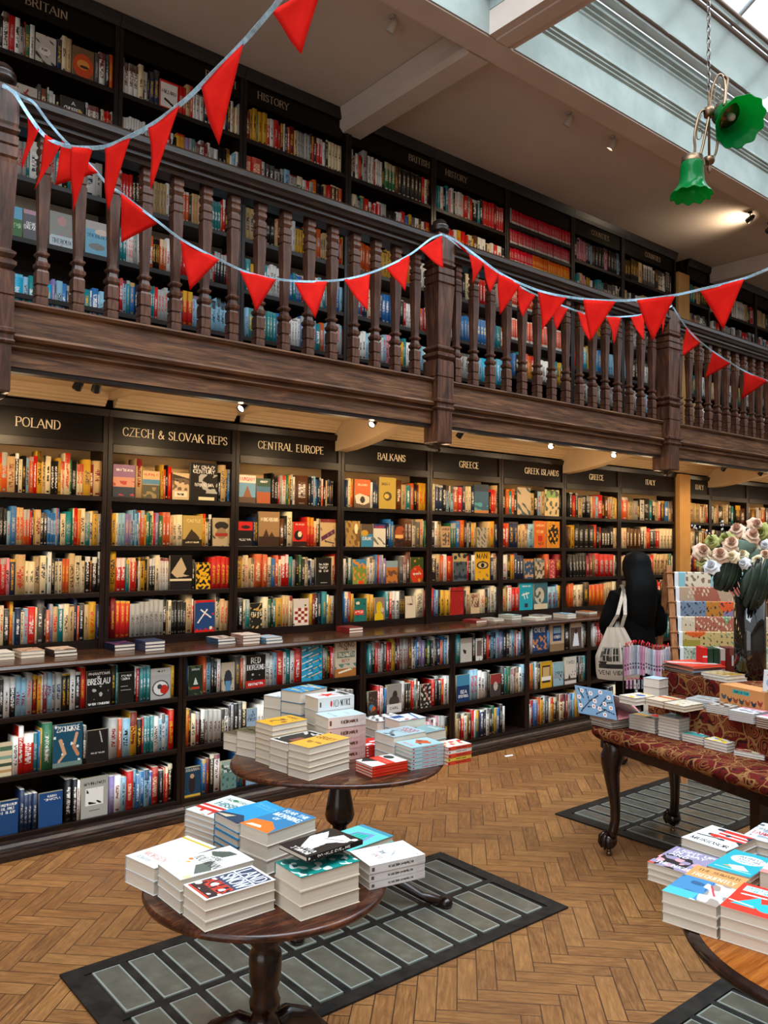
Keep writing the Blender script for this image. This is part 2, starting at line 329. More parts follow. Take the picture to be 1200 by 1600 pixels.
# ---------------------------------------------------------------- serif lettering made of strokes
GL = {
'A': (.78, [[(0, 0), (.39, 1)], [(.39, 1), (.78, 0)], [(.15, .36), (.63, .36)]]),
'B': (.66, [[(.1, 0), (.1, 1)], [(.1, 1), (.42, .98), (.54, .86), (.54, .66), (.42, .54), (.1, .53)], [(.1, .53), (.46, .5), (.62, .38), (.62, .16), (.46, .02), (.1, 0)]]),
'C': (.7, [[(.66, .78), (.56, .95), (.38, 1), (.18, .93), (.06, .72), (.04, .5), (.06, .28), (.18, .07), (.38, 0), (.56, .05), (.67, .22)]]),
'D': (.76, [[(.1, 0), (.1, 1)], [(.1, 1), (.42, .98), (.62, .84), (.72, .5), (.62, .16), (.42, .02), (.1, 0)]]),
'E': (.62, [[(.1, 0), (.1, 1)], [(.1, 1), (.56, 1)], [(.1, .53), (.46, .53)], [(.1, 0), (.6, 0)]]),
'F': (.58, [[(.1, 0), (.1, 1)], [(.1, 1), (.56, 1)], [(.1, .53), (.46, .53)]]),
'G': (.76, [[(.66, .8), (.56, .95), (.38, 1), (.18, .93), (.06, .72), (.04, .5), (.06, .28), (.18, .07), (.38, 0), (.56, .04), (.68, .14)], [(.68, 0), (.68, .42)], [(.5, .42), (.74, .42)]]),
'H': (.8, [[(.1, 0), (.1, 1)], [(.7, 0), (.7, 1)], [(.1, .52), (.7, .52)]]),
'I': (.3, [[(.15, 0), (.15, 1)]]),
'J': (.4, [[(.28, 1), (.28, .14), (.18, 0), (.04, .04)]]),
'K': (.74, [[(.1, 0), (.1, 1)], [(.64, 1), (.12, .46)], [(.28, .6), (.7, 0)]]),
'L': (.6, [[(.1, 0), (.1, 1)], [(.1, 0), (.58, 0)]]),
'M': (.94, [[(.1, 0), (.1, 1)], [(.1, 1), (.46, .05)], [(.46, .05), (.82, 1)], [(.82, 0), (.82, 1)]]),
'N': (.8, [[(.1, 0), (.1, 1)], [(.1, 1), (.7, 0)], [(.7, 0), (.7, 1)]]),
'O': (.8, [[(.4, 1), (.18, .92), (.05, .68), (.04, .5), (.05, .32), (.18, .08), (.4, 0), (.62, .08), (.75, .32), (.76, .5), (.75, .68), (.62, .92), (.4, 1)]]),
'P': (.62, [[(.1, 0), (.1, 1)], [(.1, 1), (.44, .98), (.58, .86), (.58, .6), (.44, .47), (.1, .46)]]),
'Q': (.8, [[(.4, 1), (.18, .92), (.05, .68), (.04, .5), (.05, .32), (.18, .08), (.4, 0), (.62, .08), (.75, .32), (.76, .5), (.75, .68), (.62, .92), (.4, 1)], [(.45, .22), (.8, -.12)]]),
'R': (.72, [[(.1, 0), (.1, 1)], [(.1, 1), (.44, .98), (.57, .86), (.57, .64), (.44, .52), (.1, .51)], [(.36, .5), (.7, 0)]]),
'S': (.56, [[(.5, .8), (.42, .95), (.28, 1), (.1, .93), (.06, .76), (.14, .6), (.42, .44), (.52, .28), (.48, .1), (.3, 0), (.12, .04), (.04, .22)]]),
'T': (.68, [[(.34, 0), (.34, 1)], [(.02, 1), (.66, 1)]]),
'U': (.78, [[(.12, 1), (.12, .3), (.22, .06), (.4, 0), (.58, .06), (.68, .3), (.68, 1)]]),
'V': (.76, [[(.02, 1), (.38, 0)], [(.38, 0), (.74, 1)]]),
'W': (1.04, [[(.02, 1), (.28, 0)], [(.28, 0), (.52, .95)], [(.52, .95), (.78, 0)], [(.78, 0), (1.02, 1)]]),
'X': (.74, [[(.04, 1), (.7, 0)], [(.68, 1), (.06, 0)]]),
'Y': (.72, [[(.02, 1), (.36, .48)], [(.7, 1), (.36, .48)], [(.36, .48), (.36, 0)]]),
'Z': (.66, [[(.06, 1), (.62, 1)], [(.62, 1), (.04, 0)], [(.04, 0), (.64, 0)]]),
'&': (.8, [[(.74, .02), (.24, .66), (.22, .86), (.34, 1), (.46, .9), (.44, .72), (.14, .42), (.06, .22), (.16, .03), (.36, 0), (.58, .16), (.7, .46)]]),
' ': (.38, []), '.': (.2, [[(.08, 0), (.08, .06)]]), "'": (.2, [[(.1, .8), (.1, 1)]]),
}
def strokes(text, thick=.13, thin=.055, serif=True, gap=.1):
    out = []; x = 0
    for ch in text:
        w, ss = GL.get(ch, GL[' '])
        for ln in ss:
            for k in range(len(ln)-1):
                (ax, ay), (bx, by) = ln[k], ln[k+1]; dx, dy = bx-ax, by-ay; L = math.hypot(dx, dy) or 1
                vert = abs(dy)/L; th = thin + (thick-thin)*vert
                if vert > .3 and vert < .97 and len(ln) == 2 and dx*dy > 0: th = thin*1.25
                out.append((x+ax, ay, x+bx, by, th))
            if serif and len(ln) == 2 and abs(ln[0][1]-ln[1][1]) > .4:
                for (px, py) in ln:
                    if py < .02 or py > .98: out.append((x+px-.11, py, x+px+.11, py, thin))
        x += w + gap
    return out, max(x-gap, .1)
def lettering(text, o, ex, ez, size, name, material, parent, thick=.13, depth=.0012):
    """text starting at o, reading along ex, up along ez"""
    ex = Vector(ex).normalized(); ez = Vector(ez).normalized(); ny = ex.cross(ez)
    o = Vector(o) - ex*strokes(text)[1]*size/2; x = 0; out = None
    for word in text.split(' '):
        out = _word(word, o + ex*x*size, ex, ez, ny, size, name, material, parent, thick, depth); x += strokes(word)[1]+.1+GL[' '][0]+.1
    return out
def _word(text, o, ex, ez, ny, size, name, material, parent, thick, depth):
    ss, w = strokes(text, thick, thick*.45); mb = MB()
    for (ax, ay, bx, by, th) in ss:
        a = Vector((ax, ay)); b = Vector((bx, by)); d = (b-a)
        if d.length < 1e-6: continue
        d.normalize(); p = Vector((-d.y, d.x))*th/2; a -= d*th*.25; b += d*th*.25
        q = [a+p, a-p, b-p, b+p]; P = [o + ex*v.x*size + ez*v.y*size for v in q]
        mb.add(P + [v + ny*depth for v in P], [(0, 1, 2, 3), (4, 5, 6, 7), (0, 1, 5, 4), (1, 2, 6, 5), (2, 3, 7, 6), (3, 0, 4, 7)])
    return mb.build(name, material, parent)
# ---------------------------------------------------------------- cover artwork: flat shapes painted into a grid of face colours
def vnoise(X, Y, s, seed):
    rs = np.random.RandomState(seed); a = 0
    for _ in range(5):
        fx, fy, ph = rs.uniform(-1, 1)*s, rs.uniform(-1, 1)*s, rs.uniform(0, 6.3); a = a + np.sin(X*fx*6+Y*fy*6+ph)
    return a/5
def art(ops, nx, ny, asp=1.5):
    X, Y = np.meshgrid((np.arange(nx)+.5)/nx, (np.arange(ny)+.5)/ny); C = np.ones((ny, nx, 3))*.8
    for o in ops:
        k = o[0]; c = np.array(pal(o[-1]))
        if k == 'bg': C[:] = c; continue
        if k == 'r': msk = (X > o[1]) & (X < o[3]) & (Y > o[2]) & (Y < o[4])
        elif k == 'e': msk = ((X-o[1])/o[3])**2 + ((Y-o[2])/o[4])**2 < 1
        elif k == 'l':
            x0, y0, x1, y1, w = o[1:6]; dx, dy = x1-x0, (y1-y0)*asp; L2 = dx*dx+dy*dy+1e-9
            tt = np.clip(((X-x0)*dx+(Y-y0)*asp*dy)/L2, 0, 1); msk = np.hypot(X-x0-tt*dx, (Y-y0)*asp-tt*dy) < w
        elif k == 'n': msk = (vnoise(X, Y*asp, o[1], o[3]) > o[2])
        elif k == 'nr': msk = (vnoise(X, Y*asp, o[1], o[3]) > o[2]) & (X > o[4]) & (X < o[6]) & (Y > o[5]) & (Y < o[7])
        elif k == 'p':
            pts = o[1]; msk = np.zeros_like(X, bool); n = len(pts)
            for i in range(n):
                (x0, y0), (x1, y1) = pts[i], pts[(i+1) % n]
                if y0 == y1: continue
                msk ^= ((Y > y0) != (Y > y1)) & (X < (x1-x0)*(Y-y0)/(y1-y0)+x0)
        elif k == 't':
            text, u0, v0, u1, v1 = o[1:6]; ss, w = strokes(text, .2, .13, False)
            sx_, sy_ = (u1-u0)/w, (v1-v0); msk = np.zeros_like(X, bool); hh = .5*min(sx_, sy_*asp)
            for (ax, ay, bx, by, th) in ss:
                ax, bx = u0+ax*sx_, u0+bx*sx_; ay, by = (v0+ay*sy_)*asp, (v0+by*sy_)*asp
                dx, dy = bx-ax, by-ay; L2 = dx*dx+dy*dy+1e-9; tt = np.clip(((X-ax)*dx+(Y*asp-ay)*dy)/L2, 0, 1)
                msk |= np.hypot(X-ax-tt*dx, Y*asp-ay-tt*dy) < max(th*hh, .35/nx)
        C[msk] = c
    return C
def generic_ops(seed, bgc=None):
    r = random.Random(seed); cs = list('wskceyormbntlGBagx'); b = bgc or r.choice(cs); o1 = r.choice([q for q in cs if q != b]); o2 = r.choice(cs)
    ops = [('bg', b)]; kind = r.randrange(5)
    if kind == 0: ops += [('r', 0, 0, 1, r.uniform(.35, .6), o1), ('n', 2.2, .25, seed, o2)]
    elif kind == 1: ops += [('e', .5, .38, .33, .24, o1), ('e', .45, .36, .16, .12, o2)]
    elif kind == 2: ops += [('n', 1.7, .15, seed, o1), ('n', 2.6, .35, seed+1, o2)]
    elif kind == 3: ops += [('r', .12, .1, .88, .55, o1), ('nr', 2.4, .1, seed, .12, .1, .88, .55, o2)]
    else: ops += [('p', [(.1, .08), (.5, .6), (.9, .08)], o1), ('e', .7, .5, .1, .07, o2)]
    ti = 'k' if b in 'wcyeslxpa' else 'w'
    for i, v in enumerate((.84, .72)): ops.append(('t', ''.join(r.choice('AEINORSTLMDCH') for _ in range(r.randint(4, 7))), .12, v, .88, v+.09, ti))
    return ops
def set_attrs(me, col, ink, uvs=None):
    a = me.color_attributes.new('Col', 'FLOAT_COLOR', 'CORNER'); a.data.foreach_set('color', np.asarray(col, np.float32).ravel())
    b = me.color_attributes.new('Ink', 'FLOAT_COLOR', 'CORNER'); b.data.foreach_set('color', np.asarray(ink, np.float32).ravel())
    uvl = me.uv_layers.new(name='UVMap')
    if uvs is not None: uvl.data.foreach_set('uv', np.asarray(uvs, np.float32).ravel())
# ================================================================ THE SETTING
def struct(name, mb, m_, bevel=0): return tag(mb.build(name, m_, None, bevel), kind='structure')
struct('floor', MB().box(-3, 13.5, -4, 5.3, -.1, 0), M_FLOOR)
struct('wall_back', MB().box(-3, 13.5, 5.24, 5.4, 0, 5.0), M_PLAST)
struct('ceiling', MB().box(-3, 13.5, 3.5, 5.3, 4.93, 5.03), M_CEIL)
# painted beams under the upper ceiling
b = MB().extrude_x([(3.41, 4.77), (3.585, 4.77), (3.60, 4.80), (3.60, 4.86), (3.63, 4.93), (3.41, 4.99)], -3, 13.5)
struct('trim_1', b, M_BEAM)
def cross_beam(x0, x1):
    pr = [(x0-.035, 4.925), (x0, 4.86), (x0, 4.80), (x0+.03, 4.768), (x1-.03, 4.768), (x1, 4.80), (x1, 4.86), (x1+.035, 4.925)]
    b = MB(); y0, y1 = 3.605, 4.95; n = len(pr)
    vs = [(x, y0, z) for x, z in pr] + [(x, y1, z) for x, z in pr]
    b.add(vs, [(i, (i+1) % n, n+(i+1) % n, n+i) for i in range(n)] + [tuple(range(n)), tuple(range(n, 2*n))]); return b
for i, (x0, x1) in enumerate(((3.62, 3.85), (9.07, 9.30))): struct('trim_%d' % (2+i), cross_beam(x0, x1), M_BEAM)
b = MB(); b.box(3.62, 3.845, -3, 3.40, 4.775, 4.93); b.box(3.68, 3.79, -3, 3.40, 4.765, 4.775); struct('trim_4', b, M_BEAM)
b = MB(); b.box(9.07, 9.30, -3, 3.40, 4.775, 4.93); struct('trim_5', b, M_BEAM)
# light-well wall above the beam, with its mouldings
for k, (x0, x1) in enumerate(((-3, 3.62), (3.85, 13.5))):
    b = MB(); zt = 5.40
    b.extrude_x([(3.40, 4.78), (3.40, 5.0), (3.385, 5.01), (3.385, 5.022), (3.37, 5.03), (3.37, 5.045), (3.355, 5.05), (3.355, 5.065), (3.37, 5.08), (3.385, 5.10),
                 (3.40, 5.11), (3.40, 5.30), (3.39, 5.31), (3.39, 5.325), (3.37, 5.335), (3.37, 5.35), (3.345, 5.36), (3.345, 5.38), (3.36, 5.39), (3.36, 5.43), (3.5, 5.43), (3.5, 4.99)], x0, x1)
    struct('wall_lightwell_%d' % (k+1), b, M_WELL)
b = MB(); b.box(3.62, 3.85, -3, 3.40, 4.935, 5.28); struct('trim_6', b, M_WELL)
# mouldings round the first well, on the cross wall
b = MB()
for z, d in ((5.03, .03), (5.06, .045), (5.10, .025)): b.box(3.60-d, 3.6195, -3, 3.34, z, z+.018)
struct('trim_7', b, M_WELL)
# iron roof bars, glass and blinds
roof = thing('roof_glazing', 'glazed lantern roof over the hall, white iron bars between clear panes', 'skylight', (6, 3.3, 5.43))
def rl(p): return Vector(p) - Vector((6, 3.3, 5.43))
def slope(y): return 5.45 + (3.34-y)*.62
bars = [2.2+.62*i for i in range(12)]
for x in bars:
    MB().tube([rl((x, 3.34, slope(3.34))), rl((x, -1.2, slope(-1.2)))], .018, 6).build('glazing_bar', mat('white_iron_%d' % int(x*10), 'c3cdd0', .5) if x == bars[0] else bpy.data.materials['white_iron_22'], roof)
gl = mat('roof_glass', 'ffffff', .05); gn = NT(gl); tr = gn.new('ShaderNodeBsdfTransparent'); tr.inputs[0].default_value = (.93, .98, 1, 1); gn.link(tr.outputs[0], [n for n in gn.n if n.type == 'OUTPUT_MATERIAL'][0].inputs[0])
b = MB(); b.add([rl((1.6, 3.34, slope(3.34))), rl((9.4, 3.34, slope(3.34))), rl((9.4, -1.2, slope(-1.2))), rl((1.6, -1.2, slope(-1.2)))], [(0, 1, 2, 3)]); b.build('glass_panes', gl, roof)
b = MB(); b.box(-4.4, 3.4, -.02, .05, .0, .05); b.build('eaves_rail', bpy.data.materials['white_iron_22'], roof)
def blind(x0, x1, y0, y1, zoff, label):
    """cloth roof blind under the glass, sagging, hem at the low edge"""
    t_ = thing('roof_blind', label, 'blind', ((x0+x1)/2, y0, slope(y0)-zoff)); o = Vector(t_.location)
    N, K = 24, 12; vs = []; fs = []
    for i in range(N+1):
        for j in range(K+1):
            x = x0+(x1-x0)*i/N; s_ = j/K; y = y0+(y1-y0)*s_
            z = slope(y)-zoff - .13*(y0-y1)*math.sin(math.pi*s_) + .006*math.sin(i*1.9+j)
            vs.append(Vector((x, y, z))-o)
    for i in range(N):
        for j in range(K): fs.append((i*(K+1)+j, (i+1)*(K+1)+j, (i+1)*(K+1)+j+1, i*(K+1)+j+1))
    MB().add(vs, fs, 0, True).build('blind_cloth', M_BLIND, t_)
    for y, nm in ((y0, 'hem_bar'), (y1, 'roller_tube')):
        MB().tube([Vector((x0, y, slope(y)-zoff))-o, Vector((x1, y, slope(y)-zoff))-o], .012 if nm == 'hem_bar' else .016, 8).build(nm, M_BLINDEDGE, t_)
blind(3.95, 6.85, 3.27, 3.045, .035, 'grey cloth roof blind with brown hem, nearest the cornice behind the lamp chain')
blind(3.95, 7.6, 3.015, 2.97, .035, 'grey cloth roof blind higher up the slope, beside the bare glass')
blind(7.05, 8.8, 3.22, 3.03, .06, 'sagging grey roof blind beyond the green glass lamp shade')
# underside of the gallery
struct('ceiling_under_gallery', MB().box(-3, 13.5, 4.07, 5.2, 2.54, 2.60), M_SOFFIT)
b = MB()
for x0, x1 in ((-.5, 1.86), (1.92, 2.75), (2.81, 3.61), (3.73, 4.55), (4.61, 6.30), (6.42, 9.01), (9.13, 13)):
    b.extrude_x([(4.955, 2.46), (4.925, 2.46), (4.92, 2.472), (4.905, 2.478), (4.90, 2.49), (4.885, 2.496), (4.88, 2.508), (4.865, 2.515), (4.86, 2.5395), (4.955, 2.5395)], x0, x1)
struct('trim_8', b, M_SOFFIT)
# brackets: curved plaster ribs from the bookcases to the gallery front
def rib(x0, x1, zb):
    o_ = [(4.955, 2.5395), (4.955, zb)] + [(4.955-.9*t_, zb+(2.50-zb)*(t_**1.6)) for t_ in (.15, .3, .45, .6, .75, .9, 1)] + [(4.055, 2.5395)]
    return MB().extrude_x(o_, x0, x1)
for i, x in enumerate((3.67, 6.36, 9.07)): struct('trim_%d' % (9+i), rib(x-.055, x+.055, 2.325), M_SOFFIT)
for i, x in enumerate((1.89, 2.78, 4.58)): struct('trim_%d' % (12+i), MB().box(x-.028, x+.028, 4.07, 4.95, 2.505, 2.5395), M_SOFFIT)
# ochre boxed pillars
b = MB().box(8.30, 8.52, 4.88, 5.2, .0, 2.44); struct('wall_pillar_1', b, M_PILLAR)
b = MB().box(8.32, 8.55, 4.90, 5.2, 2.8, 4.72); struct('wall_pillar_2', b, M_PILLAR)

# ---------------------------------------------------------------- pavement lights in the floor
def pavement_light(x0, x1, y0, y1, label, miss=()):
    t_ = thing('pavement_light', label, 'floor light', ((x0+x1)/2, (y0+y1)/2, .0), group=None); o = Vector(t_.location)
    b = MB(); x0, x1, y0, y1 = x0-o.x, x1-o.x, y0-o.y, y1-o.y
    nx = max(1, round((x1-x0-.16)/.1395)); px = (x1-x0-.16)/nx; gx = .028; bd = .08; ry = (y1-y0-2*.075)/2
    b.box(x0, x1, y0, y1, .0005, .003)
    xs = [x0+bd+px*i for i in range(nx+1)]
    b.box(x0, x1, y0, y0+.062, .003, .009); b.box(x0, x1, y1-.062, y1, .003, .009)
    b.box(x0, x0+bd-.012, y0+.062, y1-.062, .003, .009); b.box(x1-bd+.012, x1, y0+.062, y1-.062, .003, .009)
    ym = (y0+y1)/2; b.box(x0+bd-.012, x1-bd+.012, ym-.016, ym+.016, .003, .0085)
    for x in xs[1:-1]:
        b.box(x-gx/2, x+gx/2, y0+.062, ym-.016, .003, .0085); b.box(x-gx/2, x+gx/2, ym+.016, y1-.062, .003, .0085)
    b.build('iron_frame', M_IRON, t_)
    for i in range(nx):
        for k in range(2):
            ya = y0+.07 if k == 0 else ym+.022; yb = ym-.022 if k == 0 else y1-.07
            xa, xb = xs[i]+gx/2+.003, xs[i+1]-gx/2-.003; q = MB(); e_ = .007
            q.add([(xa, ya, .003), (xb, ya, .003), (xb, yb, .003), (xa, yb, .003), (xa, ya, .010), (xb, ya, .010), (xb, yb, .010), (xa, yb, .010)],
                  [(0, 1, 5, 4), (1, 2, 6, 5), (2, 3, 7, 6), (3, 0, 4, 7)], 1)
            q.add([(xa, ya, .010), (xb, ya, .010), (xb, yb, .010), (xa, yb, .010), (xa+e_, ya+e_, .0105), (xb-e_, ya+e_, .0105), (xb-e_, yb-e_, .0105), (xa+e_, yb-e_, .0105)],
                  [(0, 1, 5, 4), (1, 2, 6, 5), (2, 3, 7, 6), (3, 0, 4, 7)], 1)
            q.add([(xa+e_, ya+e_, .0104), (xb-e_, ya+e_, .0104), (xb-e_, yb-e_, .0104), (xa+e_, yb-e_, .0104)], [(0, 1, 2, 3)], 0)
            q.build('glass_tile', [M_GTILE, M_GEDGE], t_)
    return t_
pavement_light(1.08, 3.06, 2.355, 3.19, 'black iron floor light with two rows of glass tiles, under the round book table')
pavement_light(4.04, 5.95, 2.38, 3.21, 'black iron floor light with grey glass tiles, under the red upholstered table')
pavement_light(1.08, 3.06, .78, 1.61, 'black iron floor light at the bottom right corner, pale greenish tiles')
pavement_light(4.04, 5.95, .78, 1.61, 'black iron floor light off to the right beyond the nearest table')

# ================================================================ BOOKCASES
UX = [.99, 1.885, 2.77, 3.665, 4.575, 5.44, 6.33, 7.235, 8.30]
USH = [1.91, 1.61, 1.325]
SIGNS = {0: 'POLAND', 1: 'CZECH & SLOVAK REPS', 2: 'CENTRAL EUROPE', 3: 'BALKANS', 4: 'GREECE', 5: 'GREEK ISLANDS', 6: 'GREECE', 7: 'ITALY', 8: 'ITALY'}
SIGNPX = {0: (60, 660), 1: (277, 684), 2: (456, 698), 3: (612, 714), 4: (733, 726), 5: (847, 736), 6: (932, 745), 7: (1016, 752), 8: (1093, 759)}
SW = .028
def bookcase_unit(x0, x1, sign, label, last=False):
    t_ = thing('bookcase', label, 'bookcase', ((x0+x1)/2, 4.93, .985)); o = Vector(t_.location)
    def L(b, nm, m_, bev=0):
        b.v = [tuple(Vector(p)-o) for p in b.v]; return b.build(nm, m_, t_, bev)
    a, c = x0+.0015, x1-.0015
    for s, (p, q) in enumerate(((a, a+SW), (c-SW, c))):
        b = MB(); b.box(p, q, 4.93, 5.19, .9855, 2.44); L(b, 'side_panel', M_DARKV, .002)
    b = MB(); b.box(a+SW, c-SW, 5.165, 5.19, .9855, 2.44); L(b, 'back_panel', M_DARK)
    b = MB(); b.box(a+SW, c-SW, 5.15, 5.1645, 1.912, 2.2); L(b, 'painted_backboard', M_CREAM)
    for z in USH: b = MB(); b.box(a+SW, c-SW, 4.934, 5.1495, z-.03, z); L(b, 'shelf', M_DARK, .002)
    b = MB(); b.box(a+SW, c-SW, 4.945, 5.1495, .9855, 1.04); L(b, 'bottom_board', M_DARK)
    b = MB(); b.box(a+SW, c-SW, 4.925, 4.955, 2.18, 2.235); b.box(a+SW, c-SW, 4.955, 5.16, 2.20, 2.215); L(b, 'sign_rail', M_DARK, .002)
    b = MB(); b.box(a+SW, c-SW, 4.942, 4.962, 2.235, 2.40); sb = L(b, 'sign_board', M_SIGN)
    b = MB(); b.extrude_x([(4.97, 2.40), (4.925, 2.40), (4.918, 2.42), (4.912, 2.44), (4.97, 2.458)], a, c); L(b, 'cornice', M_DARK)
    if sign is not None:
        px = SIGNPX[sign]; p = at(px[0], px[1], y=4.941)
        g = lettering(SIGNS[sign], (p.x-o.x, p.y-o.y, 2.293-o.z), (1, 0, 0), (0, 0, 1), .052, 'lettering', M_GOLD, sb)
    return t_
SL = {0: 'left edge', }
LAB_G = ['dark ground-floor bookcase headed POLAND at the left edge', 'dark ground-floor bookcase headed CZECH & SLOVAK REPS', 'dark ground-floor bookcase headed CENTRAL EUROPE',
         'dark ground-floor bookcase headed BALKANS, beside the first plaster bracket', 'dark ground-floor bookcase headed GREECE next to BALKANS', 'dark ground-floor bookcase headed GREEK ISLANDS',
         'dark ground-floor bookcase headed GREECE beyond GREEK ISLANDS', 'wide dark ground-floor bookcase headed ITALY, left of the ochre pillar', 'narrow dark ground-floor bookcase headed ITALY, right of the ochre pillar']
for i in range(8): bookcase_unit(UX[i], UX[i+1]-(.002 if i == 7 else 0), i, LAB_G[i])
bookcase_unit(8.522, 9.05, 8, LAB_G[8])
FAR = [9.05, 9.95, 10.85, 11.75]
for i, (x0, x1) in enumerate(zip(FAR, FAR[1:])):
    bookcase_unit(x0, x1, None, ['far dark ground-floor bookcase just right of the narrow ITALY one', 'far dark ground-floor bookcase second beyond the plaster bracket', 'farthest dark ground-floor bookcase at the right edge behind the flowers'][i])
# base cases below the worktop
LX = [.83, 2.23, 3.605, 4.49, 5.37, 6.22, 7.10, 8.0, 8.9]
LSH = [.71, .405, .10]
BLAB = ['low base bookcase under the worktop at the left edge', 'low base bookcase behind the two round book tables', 'low base bookcase right of the double upright, under BALKANS', 'low base bookcase under GREECE in mid wall',
        'low base bookcase holding the Crete guides, left of the tote bag', 'low base bookcase hidden behind the person in black', 'low base bookcase beyond the person in black', 'farthest low base bookcase behind the wrapping paper rack']
for i in range(8):
    x0, x1 = LX[i]+.0015, LX[i+1]-.0015; t_ = thing('base_bookcase', BLAB[i], 'bookcase', ((x0+x1)/2, 4.56, 0)); o = Vector(t_.location)
    def L(b, nm, m_, bev=0):
        b.v = [tuple(Vector(p)-o) for p in b.v]; return b.build(nm, m_, t_, bev)
    w0 = .024; 
    for p, q in ((x0, x0+w0), (x1-w0, x1)): L(MB().box(p, q, 4.56, 5.0, .075, .949), 'side_panel', M_DARKV, .002)
    L(MB().box(x0+w0, x1-w0, 4.86, 4.88, .075, .949), 'back_panel', M_DARK)
    for z in LSH: L(MB().box(x0+w0, x1-w0, 4.563, 4.86, z-.028, z), 'shelf', M_DARK, .002)
    L(MB().extrude_x([(4.6, 0.001), (4.46, 0.001), (4.46, .035), (4.475, .04), (4.475, .05), (4.50, .058), (4.515, .07), (4.55, .074), (4.6, .074)], x0, x1), 'plinth', M_PLINTH)
wt = thing('worktop', 'long polished dark worktop running under the bookcases', 'counter', (5, 4.7, .949)); o = Vector(wt.location)
b = MB().extrude_x([(5.19, .9495), (4.545, .9495), (4.53, .954), (4.522, .966), (4.53, .98), (4.545, .985), (5.19, .985)], .83-o.x, 8.9-o.x)
b.v = [(x, y-o.y, z-o.z) for x, y, z in b.v]; b.build('wooden_slab', M_TOP, wt)

# upper floor
GX = [.99, 1.90, 2.785, 3.70, 4.59, 5.505, 6.46, 7.30, 8.32]
GSH = [4.45, 4.10, 3.745, 3.385, 3.06]
GSIGN = {0: ('BRITAIN', 73, 12), 1: ('BRITISH', 345, 122), 2: ('HISTORY', 427, 156), 3: ('BRITISH', 655, 250), 4: ('HISTORY', 713, 276), 6: ('COUNTIES', 938, 369), 7: ('COUNTIES', 1020, 402)}
GLAB = ['upper-floor bookcase headed BRITAIN at the top left', 'upper-floor bookcase headed BRITISH, partly behind the big swag of bunting', 'upper-floor bookcase headed HISTORY left of the ceiling beam',
        'upper-floor bookcase headed BRITISH just right of the ceiling beam', 'upper-floor bookcase headed HISTORY above the middle newel', 'upper-floor bookcase filled with crimson and orange guidebooks',
        'upper-floor bookcase headed COUNTIES beside the crimson guides', 'upper-floor bookcase headed COUNTIES left of the tan boarded pillar']
def upper_unit(x0, x1, k, label):
    t_ = thing('bookcase', label, 'bookcase', ((x0+x1)/2, 4.93, 2.75)); o = Vector(t_.location)
    def L(b, nm, m_, bev=0):
        b.v = [tuple(Vector(p)-o) for p in b.v]; return b.build(nm, m_, t_, bev)
    a, c = x0+.0015, x1-.0015; sh = GSH if k != 5 else [4.565, 4.38, 4.21, 3.80, 3.50, 3.17]
    for p, q in ((a, a+.026), (c-.026, c)): L(MB().box(p, q, 4.93, 5.20, 2.752, 4.925), 'side_panel', M_DARKV, .002)
    L(MB().box(a+.026, c-.026, 5.17, 5.20, 2.752, 4.925), 'back_panel', M_DARK)
    L(MB().box(a+.026, c-.026, 5.155, 5.1695, 3.39, 3.71), 'painted_backboard', M_PLAST)
    for z in sh: L(MB().box(a+.026, c-.026, 4.934, 5.154, z-.03, z), 'shelf', M_DARK, .002)
    L(MB().box(a+.026, c-.026, 4.95, 5.15, 2.752, 2.83), 'bottom_board', M_DARK)
    sb = L(MB().box(a+.026, c-.026, 4.945, 4.965, 4.71, 4.85), 'sign_board', M_SIGN)
    L(MB().extrude_x([(4.98, 4.852), (4.925, 4.852), (4.912, 4.88), (4.895, 4.925), (4.98, 4.925)], a, c), 'cornice', M_DARK)
    if k in GSIGN:
        s, px, py = GSIGN[k]; p = at(px, py, y=4.944); lettering(s, (p.x-o.x, p.y-o.y, 4.765-o.z), (1, 0, 0), (0, 0, 1), .05, 'lettering', M_GOLDUP, sb)
for i in range(8): upper_unit(GX[i], GX[i+1]-(.003 if i == 7 else 0), i, GLAB[i])
for i, (x0, x1) in enumerate(((8.56, 9.06), (9.32, 10.2), (10.2, 11.1), (11.1, 12.0))):
    upper_unit(x0, x1, 9, ['narrow upper-floor bookcase right of the tan boarded pillar', 'far upper-floor bookcase first beyond the end cornice', 'far upper-floor bookcase second beyond the end cornice', 'farthest upper-floor bookcase at the right edge'][i])

# ================================================================ GALLERY
gal = thing('gallery', 'brown oak gallery front carrying the balustrade over the shop floor', 'gallery', (5, 4.0, 2.44)); go = Vector(gal.location)
def G(b, nm, m_, bev=0, par=None):
    b.v = [tuple(Vector(p)-go) for p in b.v]; return b.build(nm, m_, par or gal, bev)
G(MB().box(-.4, 13, 4.075, 5.2, 2.605, 2.7495), 'gallery_floor', M_DARK)
for x0, x1 in ((-.4, .92), (1.055, 3.70), (3.85, 6.47), (6.66, 9.3), (9.5, 13)):
    G(MB().extrude_x([(4.049, 2.44), (3.985, 2.44), (3.985, 2.515), (3.972, 2.52), (3.962, 2.527), (3.972, 2.534), (3.978, 2.545), (3.978, 2.555), (3.955, 2.56), (3.945, 2.575), (3.955, 2.588), (3.975, 2.592), (3.975, 2.715),
                      (3.96, 2.72), (3.95, 2.733), (3.96, 2.745), (3.98, 2.749), (4.049, 2.749)], x0, x1), 'fascia_board', M_GAL)
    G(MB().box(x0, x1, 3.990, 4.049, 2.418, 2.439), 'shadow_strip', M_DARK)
bal = thing('balustrade', 'dark oak balustrade with turned square balusters along the gallery edge', 'balustrade', (5, 4.0, 2.75)); bo = Vector(bal.location)
def B(b, nm, m_, bev=0, par=None):
    b.v = [tuple(Vector(p)-bo) for p in b.v]; return b.build(nm, m_, par or bal, bev)
